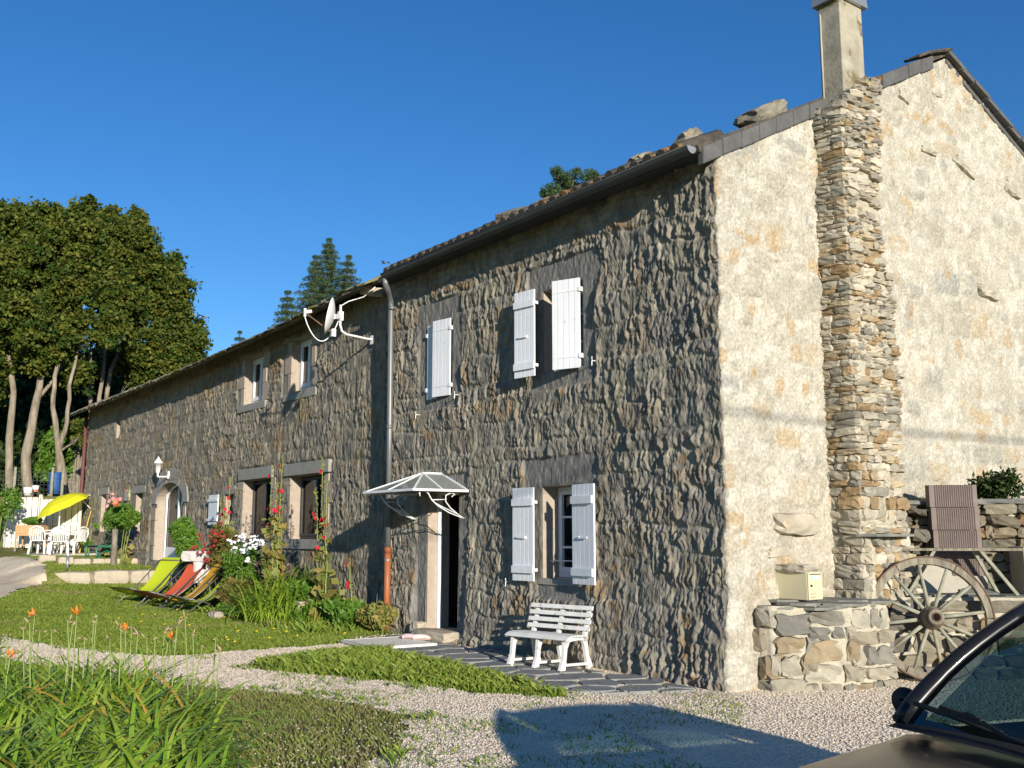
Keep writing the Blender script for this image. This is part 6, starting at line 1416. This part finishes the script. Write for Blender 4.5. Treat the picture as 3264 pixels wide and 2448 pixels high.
def petals(mb, c, r, n=5, cup=.5, axis=(0, 0, 1), pw=.5):
    M_ = Vector(axis).to_track_quat('Z', 'Y').to_matrix(); c = Vector(c)
    for k in range(n):
        a = 2 * math.pi * k / n; d = Vector((math.cos(a), math.sin(a), 0)); s_ = Vector((-d.y, d.x, 0))
        mb.add([c, c + M_ @ (d * r * .6 - s_ * r * pw + Vector((0, 0, r * cup * .5))), c + M_ @ (d * r + Vector((0, 0, r * cup))), c + M_ @ (d * r * .6 + s_ * r * pw + Vector((0, 0, r * cup * .5)))], [(0, 1, 2, 3)])
POLY_BED = [tuple(atd(px, 2000, d)[:2]) for px, d in [(-300, 6), (-300, 10.2), (60, 10.3), (350, 10.0), (500, 9.3), (580, 8.2), (560, 6.8), (500, 5.4), (300, 5.2), (0, 5.4)]]
bed = empty('daylily_bed', (0, -6.6, 0), 0, 'big clump of arching daylily leaves in the lower left foreground', 'plant'); BIv = Matrix.Translation((0, 6.6, 0))
def in_bed(n):
    out = []
    while len(out) < n:
        x, y = rng.uniform(-4.5, 3.5), rng.uniform(-9, -4.5)
        if inpoly(np.array([x]), np.array([y]), POLY_BED)[0]: out.append((x, y, tz(x, y)))
    return np.array(out)
cl_ = in_bed(330)
def around(cl, n, r=.13):
    i = rng.integers(0, len(cl), n); return cl[i] + np.stack([rng.normal(size=n) * r, rng.normal(size=n) * r, np.zeros(n)], 1)
strap_obj('leaves', around(cl_, 13500, .16), m_lily, bed, BIv, L=(.42, .90), W=(.010, .019), curl=1.3)
strap_obj('yellowed_leaves', around(cl_, 380), m_lilyy, bed, BIv, L=(.5, .95), W=(.010, .016), curl=1.2)
flw = [(245, 1962, 1, .10), (252, 1958, 1, .1), (400, 2010, 1, 0), (550, 2038, 1, 0), (30, 2100, 1, 0), (110, 1960, 1, 0)]
stalks = [(245, 1962, 1), (400, 2010, 1), (550, 2038, 1), (32, 2098, 1), (110, 1965, 1)] + [(px, py, 0) for px, py in [(75, 2000), (95, 1985), (128, 2010), (165, 2005), (215, 1975), (232, 1988), (300, 1975), (308, 1965), (385, 1995), (420, 2000), (440, 2020), (495, 2030), (525, 2010), (540, 2005), (590, 1965), (565, 1990), (645, 2060), (688, 2035), (702, 2070), (20, 2020), (350, 2035), (270, 2030), (468, 2030), (615, 2020)]]
for i, (px, py, f) in enumerate(stalks):
    d_ = 8.3 + 1.6 * ((i * 37) % 10) / 10; tp_ = atd(px, py, d_); g_ = Vector((tp_.x + random.uniform(-.06, .06), tp_.y + random.uniform(-.06, .06), tz(tp_.x, tp_.y)))
    b = MB(); pts, rad = wiggle(g_, tp_, 5, .006, .0065, .0045, (random.uniform(-.03, .03), random.uniform(-.03, .03), 0)); b.tube(pts, rad, 5)
    if random.random() < .5: b.tube([pts[-2], pts[-2] + Vector((random.uniform(-.05, .05), random.uniform(-.05, .05), .07))], .0025, 4)
    so = b.build('flower_stalk', m_stalk, bed); so.matrix_parent_inverse = BIv
    if f:
        b = MB(); ax = Vector((random.uniform(-.6, .6), random.uniform(-.6, .2), .9)); petals(b, tp_, .042, 6, 1.7, ax, .28); b.build('flower', m_orf, so)
    b = MB()
    for k in range(random.choice((1, 2, 2, 3))):
        e = tp_ + Vector((random.uniform(-.025, .025), random.uniform(-.025, .025), -.01 + .0 * k)); q_ = e + Vector((random.uniform(-.045, .045), random.uniform(-.045, .045), random.uniform(-.02, .06))); b.tube([e, e.lerp(q_, .5), q_], [.004, .009, .003], 5)
    b.build('seed_pod', m_pod, so)

def clump(name, label, x, y, n, L, W, mt=m_lily, spread=.25, cat='plant', extra=None):
    z = tz(x, y); r_ = empty(name, (x, y, z), 0, label, cat); a = rng.normal(size=(n, 2)) * spread; bs = np.stack([a[:, 0], a[:, 1], np.zeros(n)], 1); strap_obj('leaves', bs, mt, r_, L=L, W=W); return r_
q_ = clump('daylily_clump', 'bright arching daylily clump right of the deck chairs under the wide windows', -9.45, -1.0, 620, (.6, 1.15), (.011, .018), spread=.26)
b = MB(); petals(b, (-.55, .25, 1.02), .06, 6, 1.2, (-.5, -.5, .8), .3); b.tube([(-.1, .1, 0), (-.5, .25, 1.0)], .005, 5); b.build('flower_stalk', m_orf, q_)
clump('grass_clump', 'thin upright grass clump left of the drain pipe', -8.35, -.55, 260, (.35, .75), (.004, .008), mt=m_lily, spread=.16)
clump('tall_grass_clump', 'tall fine green stems behind the arching daylily clump', -10.1, -.35, 300, (.6, 1.0), (.004, .007), mt=m_lily, spread=.35)

# ---------------------------------------------------------------- hollyhocks
def hollyhock(label, stems, mt, group='hollyhocks along the wall', leafs=1.0):
    """stems: (top point, foot point, number of flowers)"""
    f0 = Vector(stems[0][1]); r_ = empty('hollyhock', tuple(f0), 0, label, 'plant', group); inv = Matrix.Translation(-f0); C = []; sz = []; C2 = []
    b = MB(); fl_ = []
    for tp_, ft, nf in stems:
        tp_, ft = Vector(tp_), Vector(ft); pts, rad = wiggle(ft, tp_, 7, .02, .012, .005); b.tube(pts, rad, 6); H = (tp_ - ft).length
        for k in range(int(34 * leafs * H / 2)):
            t = random.uniform(.02, .62) ** .9; p = ft.lerp(tp_, t); a = random.uniform(0, 6.28); rr = random.uniform(.06, .20) * (1.1 - t * .8); C.append((p.x + rr * math.cos(a), p.y + rr * math.sin(a), p.z)); sz.append(.115 * (1.15 - t))
        for k in range(int(60 * H / 2)): t = random.uniform(.5, 1.0); p = ft.lerp(tp_, t); a = random.uniform(0, 6.28); rr = random.uniform(.01, .055) * (1.5 - t); C2.append((p.x + rr * math.cos(a), p.y + rr * math.sin(a), p.z))
        for k in range(nf): t = random.uniform(.55, .97); p = ft.lerp(tp_, t); a = random.uniform(2.9, 6.6); fl_.append((p + Vector((.05 * math.cos(a), .05 * math.sin(a), 0)), Vector((math.cos(a), math.sin(a), .15))))
    o = b.build('stems', m_stalk, r_); o.matrix_parent_inverse = inv
    foliage('leaves', np.array(C), np.array(sz) * 1.0, m_hleaf, r_, .85, .6, inv); foliage('buds', np.array(C2), .022, m_hleaf, r_, .8, .3, inv)
    for p, ax in fl_: b = MB(); petals(b, p, .042, 5, .35, ax, .62); f_ = b.build('flower', mt, r_); f_.matrix_parent_inverse = inv; 
G = lambda x, y: (x, y, tz(x, y))
hollyhock('tall crimson hollyhock group rising between the two wide windows', [((-9.85, -.85, 3.08), G(-10.15, -.8), 7), ((-10.45, -.8, 2.95), G(-10.25, -.85), 3), ((-10.2, -.75, 2.7), G(-10.0, -.8), 3), ((-9.95, -.9, 2.6), G(-10.1, -.9), 3)], m_redf)
hollyhock('crimson hollyhock in front of the right wide window', [((-8.55, -.68, 2.98), G(-8.3, -.7), 2), ((-8.75, -.7, 2.45), G(-8.4, -.72), 3), ((-8.3, -.7, 2.55), G(-8.25, -.7), 4)], m_redf, leafs=.6)
hollyhock('crimson hollyhock beside the small folded shutter', [((-13.3, -.5, 2.86), G(-13.5, -.5), 4), ((-13.85, -.5, 2.50), G(-13.6, -.5), 2), ((-13.4, -.55, 2.25), G(-13.5, -.6), 4)], m_redf)
hollyhock('left pink hollyhock above the rose bush', [(tuple(onY(362, 1545, -.25)), G(-23.0, -.3), 6)], m_pinkf); hollyhock('right pink hollyhock above the rose bush', [(tuple(onY(412, 1545, -.25)), G(-21.4, -.3), 5)], m_pinkf)
hollyhock('short red hollyhock low against the shaded wall left of the drain pipe', [((-8.22, -.28, 1.22), G(-8.15, -.25), 3)], m_redf, leafs=.5)

# ---------------------------------------------------------------- other plants of the border
def flowers_on(r_, L3, n, rad, mt, top=.2, npet=5, size_j=.3):
    P = blob_pts(L3, n * 6, .12, 0, 3); zc = np.mean([l[0][2] for l in L3]); P = P[P[:, 2] > zc + top * max(l[1][2] for l in L3)][:n]
    b = MB()
    for p in P: petals(b, p, rad * random.uniform(1 - size_j, 1 + size_j), npet, .4, (random.uniform(-.4, .9), random.uniform(-1, .2), .7), .5)
    return b.build('flowers', mt, r_)
r_, L3 = shrub('white_phlox', 'bushy green phlox topped with white flower heads', 'plant', (-11.25, -1.0, 1.15), (.42, .4, .45), 5200, .055, m_shrub, aspect=.22, seed=21)
b = MB()
for px, py, rp in [(745, 1738, 16), (765, 1722, 18), (785, 1725, 20), (808, 1728, 18), (825, 1730, 13), (760, 1755, 16), (775, 1762, 12), (755, 1768, 8), (790, 1785, 6)]:
    c = onY(px, py, -1.15); b = MB()
    for k in range(12): p = c + Vector([random.uniform(-1, 1) * rp / 3173 * 20 for _ in range(3)]); petals(b, p, .032, 5, .2, (random.uniform(0, 1), random.uniform(-1, 0), .6), .5)
    o = b.build('flower_head', m_whitef, r_); o.matrix_parent_inverse = Matrix.Translation(-r_.location)
r_, L3 = shrub('red_bergamot', 'loose plant with many dark red shaggy flower heads behind the deck chairs', 'plant', (-13.6, -.48, 1.35), (.70, .35, .50), 4200, .055, m_rustl, aspect=.25, seed=22, gap=.38)
b = MB()
for px, py in [(640, 1720), (655, 1735), (670, 1712), (625, 1745), (648, 1755), (665, 1765), (690, 1700), (700, 1706), (716, 1708), (685, 1725), (640, 1705), (675, 1745), (655, 1785), (662, 1790), (706, 1695), (630, 1765), (677, 1695), (612, 1748), (740, 1745), (725, 1760)]:
    c = onY(px, py, -.95); b = MB()
    for k in range(5): petals(b, c + Vector([random.uniform(-.04, .04) for _ in range(3)]), .036, 7, .2, (random.uniform(0, 1), random.uniform(-1, 0), .8), .25)
    o = b.build('flower_head', m_bergf, r_); o.matrix_parent_inverse = Matrix.Translation(-r_.location)
shrub('door_shrub', 'upright fresh green shrub hiding the right edge of the arched door', 'bush', (-15.75, -.55, 1.42), (.38, .35, .72), 5200, .06, m_shrub, seed=23, gap=.2)
for i, (x, y, z, r, n, sz, mt, nm, lab) in enumerate([
    (-11.75, -.62, .80, (.50, .30, .32), 4200, .06, m_purp, 'purple_perennial', 'purplish leafy perennial under the white phlox'),
    (-12.6, -.38, .90, (.50, .22, .32), 3000, .06, m_rustl, 'russet_perennial', 'russet and green foliage just right of the last deck chair'),
    (-10.95, -1.15, .55, (.60, .35, .30), 4200, .055, m_rustl, 'mixed_perennial', 'tangled russet green foliage left of the arching daylily clump'),
    (-10.75, -1.30, .26, (.55, .25, .16), 3600, .05, m_shrub, 'low_border_plant', 'low bright green border foliage at the lawn edge'),
    (-10.6, -.55, .95, (.55, .35, .30), 4000, .055, m_purp, 'lavender_bush', 'greyish lavender like bush below the sill of the wide windows'),
    (-9.2, -.75, .55, (.4, .35, .35), 2800, .05, m_shrub, 'stony_bed_plant', 'green foliage over the stones right of the arching daylilies'),
    (-15.0, -.35, .95, (.45, .3, .40), 3600, .055, m_rustl, 'tangled_perennial', 'tangled stems behind the pale stone trough'),
    (-7.72, -.62, .34, (.50, .33, .28), 3600, .055, m_shrub, 'soft_leaved_plant', 'broad leaved green plant at the foot of the orange pipe'),
    (-6.95, -.42, .36, (.42, .28, .26), 3000, .05, m_hleaf, 'nettle_like_plant', 'yellowish green leafy plant between the pipe and the small boulder'),
    (-8.8, -.75, .32, (.5, .35, .22), 3000, .05, m_shrub, 'ground_cover_plant', 'dark green leaves along the wall foot left of the pipe'),
    (-25.6, .0 - .30, 1.62, (.30, .28, .42), 2600, .06, m_shrub, 'wall_shrub', 'green shrub against the wing wall by the fence'),
    (px_, py_, tz(px_, py_) + .98, (.42, .3, .16), 2400, .06, m_shrub, 'planter_greenery', 'leafy greenery growing in the wooden planter trolley')]):
    shrub(nm, lab, 'plant', (x, y, z), r, n, sz, mt, seed=30 + i, aspect=.5, gap=.25)
# stones of the rockery
b = None
for i, (x, y, w_, h_, lab) in enumerate([(-9.05, -.55, .36, .26, 'upper pale rock in the border near the short red hollyhock'), (-8.95, -.8, .42, .32, 'lower pale rock at the right end of the border'), (-10.9, -1.52, .34, .16, 'rock half hidden under the russet foliage')]):
    b = MB(); b.rock((0, 0, 0), (w_, .3, h_), None, 3, .13, 800 + i); tag(b.build('border_rock', m_block, None, (x, y, tz(x, y) + h_ * .4)), lab, 'stone', 'rocks in the flower border')
# rose bush
r_, L3 = shrub('rose_bush', 'rose bush on a bare stem with one big salmon bloom', 'bush', tuple(onY(388, 1650, -.6)), (.72, .5, .48), 6500, .05, m_shrub, seed=50, gap=.28)
b = MB(); petals(b, Vector(onY(375, 1602, -1.0)) - r_.location, .13, 9, .4, (.6, -.8, .3), .6); petals(b, Vector(onY(375, 1602, -1.02)) - r_.location, .09, 7, .8, (.6, -.8, .3), .6); b.build('flowers', m_rosef, r_)
b = MB()
for px, py in [(362, 1590), (344, 1613), (385, 1592), (350, 1598)]: petals(b, Vector(onY(px, py, -1.0)) - r_.location, .06, 6, .4, (.6, -.8, .3), .6)
b.build('pink_flowers', m_pinkf, r_)
# tufts and plants on the yard walls
def wall_plant(label, s, t, z, r, n, mt, size, nm, aspect=.3, up=.6):
    p = yv(s, t, z); r_ = empty(nm, tuple(p), 0, label, 'plant'); P = blob_pts([((0, 0, r[2] * .8), r)] + [((random.uniform(-.6, .6) * r[0], random.uniform(-.4, .4) * r[1], r[2] * random.uniform(.5, 1.3)), (r[0] * .4, r[1] * .4, r[2] * .5)) for _ in range(5)], n, .9, .3, int(s * 10) + 60); foliage('leaves', P, size, mt, r_, aspect, up)
    b = MB()
    for k in range(14): a = random.uniform(0, 6.28); b.tube([(0, 0, -.05), (r[0] * .8 * math.cos(a) * random.random(), r[1] * .8 * math.sin(a), r[2] * random.uniform(.8, 1.8))], [.010, .004], 5)
    b.build('stems', m_bark2, r_)
wall_plant('dark leafy shrub on top of the garden wall at the right edge', 1.30, 1.25, 2.04, (.36, .25, .24), 1500, m_leafB, .045, 'wall_shrub', .35)
bs = np.stack([rng.uniform(-.15, .75, 500), rng.uniform(1.05, 1.45, 500)], 1); bs3 = np.array([tuple(yv(a, b_, 2.0)) for a, b_ in bs])
m_dry = mat('dry_grass', (.42, .34, .16), (.50, .42, .22), sc=8, rough=.8, trans=.2)
tf = empty('dry_grass_tuft', tuple(yv(.3, 1.25, 2.0)), 0, 'dry yellowish grass growing on the garden wall left of the terracotta blocks', 'grass'); strap_obj('blades', bs3, m_dry, tf, Matrix.Translation(-yv(.3, 1.25, 2.0)), L=(.10, .30), W=(.002, .004))

# ---------------------------------------------------------------- grass
def grass(name, label, n, region, d_pow, hgt, wid, excl, mt, patch=None, seed=1):
    rs = np.random.default_rng(seed); d = 3.5 + (33 - 3.5) * rs.random(n) ** d_pow; px = rs.uniform(-350, 2350, n)
    an = np.arctan2(px - 1632, F_PX * 1.01); hx = HD[0] * np.cos(an) + RT[0] * np.sin(an); hy = HD[1] * np.cos(an) + RT[1] * np.sin(an)
    X = CX + hx * d; Y = CY + hy * d; k = (Y < .05) & (X > -29)
    jx = X + .16 * (fbm(X * 2.5, Y * 2.5, 5) - .5) * 2 + rs.normal(size=n) * .035; jy = Y + .16 * (fbm(X * 2.5 + 40, Y * 2.5, 5) - .5) * 2 + rs.normal(size=n) * .035
    for pl in excl: k &= ~inpoly(jx, jy, pl)
    if patch is not None: k &= patch(X, Y, rs.random(n))
    X, Y, d = X[k], Y[k], d[k]; m = len(X); Z = terr(X, Y) + .002
    az = rs.uniform(0, 2 * np.pi, m); h = hgt * rs.uniform(.5, 1.5, m) * (.55 + .9 * fbm(X * 1.3, Y * 1.3, 8)); w_ = wid * (1 + d * .10) * rs.uniform(.6, 1.3, m); ln = rs.uniform(.2, 1.3, m) * h
    ca, sa = np.cos(az), np.sin(az); a2 = az + rs.uniform(-.6, .6, m)
    V = np.stack([np.stack([X - sa * w_, Y + ca * w_, Z], 1), np.stack([X + sa * w_, Y - ca * w_, Z], 1), np.stack([X + np.cos(a2) * ln * .45 + sa * w_ * .7, Y + np.sin(a2) * ln * .45 - ca * w_ * .7, Z + h * .7], 1), np.stack([X + np.cos(a2) * ln, Y + np.sin(a2) * ln, Z + h], 1)], 1)
    r_ = np.repeat(rs.random(m) ** 2, 4)
    return tag(link(name, np_mesh(name, V.reshape(-1, 3), np.arange(4 * m).reshape(m, 4), False, {'rnd': ('f', r_)}), mt), label, 'grass', kind='stuff')
WEDGE_OUT = P_WEDGE
def not_grav(X, Y, u):
    g = inpoly(X, Y, P_GRAV) & ~inpoly(X, Y, P_WEDGE)
    return ~g
def thin_front(X, Y, u):                        # the patch of lawn before the path wears thin towards the forecourt
    f = sst(-2.6, .6, X) * (Y < -3.0)
    bare = sst(.40, .62, fbm(X * 1.6, Y * 1.6, 33))
    return (u > f * (.45 + .5 * bare)) & (u > .55 * sst(.60, .70, fbm(X * .9, Y * .9, 34)))
grass('lawn_grass', 'short sunlit green lawn grass', 900000, None, 1.0, .042, .0026, [], m_grass, lambda X, Y, u: not_grav(X + .05 * (u - .5), Y + .12 * (fbm(X * 4, Y * 4, 71) - .5), u) & ~inpoly(X, Y, P_PATIO) & ~inpoly(X + .2 * (fbm(X, Y, 3) - .5), Y, P_LEFT) & ~((X > -5.8 + .8 * fbm(X * 2, Y * 2, 12)) & (Y < -3.2)) )
m_gdull = mat('dull_grass_blade', (.16, .24, .035), (.22, .25, .06), sc=1.3, rough=.7, spec=.15, trans=.25, rnd=(.30, .26, .12), c3=(.24, .20, .10), sc3=.9, t3=.52)
grass('front_patch_grass', 'worn brownish green grass of the near patch of lawn', 520000, None, .8, .034, .0024, [], m_gdull, lambda X, Y, u: not_grav(X, Y + .12 * (fbm(X * 4, Y * 4, 71) - .5), u) & (Y < -3.2) & (X > -6.0 + .8 * fbm(X * 2, Y * 2, 12)) & thin_front(X, Y, u), 6)
grass('wedge_grass', 'thicker grass of the wedge between path and paving', 420000, None, .9, .085, .004, [], m_grass, lambda X, Y, u: inpoly(X + .06 * (fbm(X * 5, Y * 5, 72) - .5), Y + .10 * (fbm(X * 5, Y * 5, 73) - .5), P_WEDGE), 2)
grass('gravel_weeds', 'small weeds sprouting through the gravel', 200000, None, .8, .035, .003, [], m_grass, lambda X, Y, u: inpoly(X, Y, P_GRAV) & (fbm(X * 1.7, Y * 1.7, 91) * (1 + .25 * sst(-2, 1, X)) > .66) & (u < .6), 3)
grass('wall_foot_grass', 'taller grass along the wall foot and the border', 160000, None, 1.0, .12, .004, [], m_grass, lambda X, Y, u: (X < -7.2) & (X > -17) & (Y > -1.5 + .4 * (fbm(X * 2, X * 0, 4) - .5)), 4)
grass('path_edge_tufts', 'ragged grass tufts spilling over the edges of the gravel path', 420000, None, .8, .05, .003, [], m_grass, lambda X, Y, u: inpoly(X, Y, P_GRAV) & (inpoly(X, Y + .28, P_WEDGE) | inpoly(X, Y - .22, P_WEDGE) | inpoly(X - .2, Y, P_WEDGE) | ~inpoly(X, Y - .26, P_GRAV) | ~inpoly(X, Y + .2, P_GRAV)) & (fbm(X * 6, Y * 6, 95) > .54) & (u < .7) & (X < 1) & (Y < -.9), 5)
# dandelions
b = MB()
for k in range(26):
    x, y = random.uniform(-13, -6.6), random.uniform(-3.2, -.9); z = tz(x, y) + random.uniform(.06, .12)
    if not inpoly(np.array([x]), np.array([y]), P_GRAV)[0]: petals(b, (x, y, z), .022, 8, .15, (.3, -.4, 1), .5)
tag(b.build('dandelions', mat('yellow_petal', (.85, .62, .02), rough=.7), None), 'tiny yellow dandelion heads dotted over the lawn', 'flowers', kind='stuff')
# loose pebbles
n = 190000; rs = np.random.default_rng(12); d = 4.5 + 13 * rs.random(n) ** .8; an = np.arctan2(rs.uniform(-100, 3600, n) - 1632, F_PX * 1.01)
X = CX + (HD[0] * np.cos(an) + RT[0] * np.sin(an)) * d; Y = CY + (HD[1] * np.cos(an) + RT[1] * np.sin(an)) * d
jx = X + .14 * (fbm(X * 2.5, Y * 2.5, 5) - .5) * 2; jy = Y + .14 * (fbm(X * 2.5 + 40, Y * 2.5, 5) - .5) * 2
k = (inpoly(jx, jy, P_GRAV) & ~inpoly(jx, jy, P_WEDGE) & ~inpoly(X, Y, P_PATIO)) & ~((X < .05) & (Y > -.1)) | ((rs.random(n) < .14 * sst(-2.0, .8, X)) & (Y < -3)) | ((rs.random(n) < .35) & inpoly(X, Y, P_PATIO) & (Y < -.15))
X, Y = X[k], Y[k]; m = len(X); sz = (rs.uniform(.005, .012, m) * (1 + .03 * d[k]))[:, None, None]; base = np.array([(1, 0, 0), (0, 1, 0), (-1, 0, 0), (0, -1, 0), (0, 0, .8)], float)
Vp = base[None] * sz * rs.uniform(.7, 1.3, (m, 5, 1)) + np.stack([X, Y, terr(X, Y) + .014], 1)[:, None]; ti = np.array([(0, 1, 4), (1, 2, 4), (2, 3, 4), (3, 0, 4)]); Fp = (np.arange(m)[:, None, None] * 5 + ti[None]).reshape(-1, 3)
tag(link('pebbles', np_mesh('pebbles', Vp.reshape(-1, 3), Fp), m_peb), 'loose pale pebbles scattered over the gravel', 'gravel', kind='stuff')
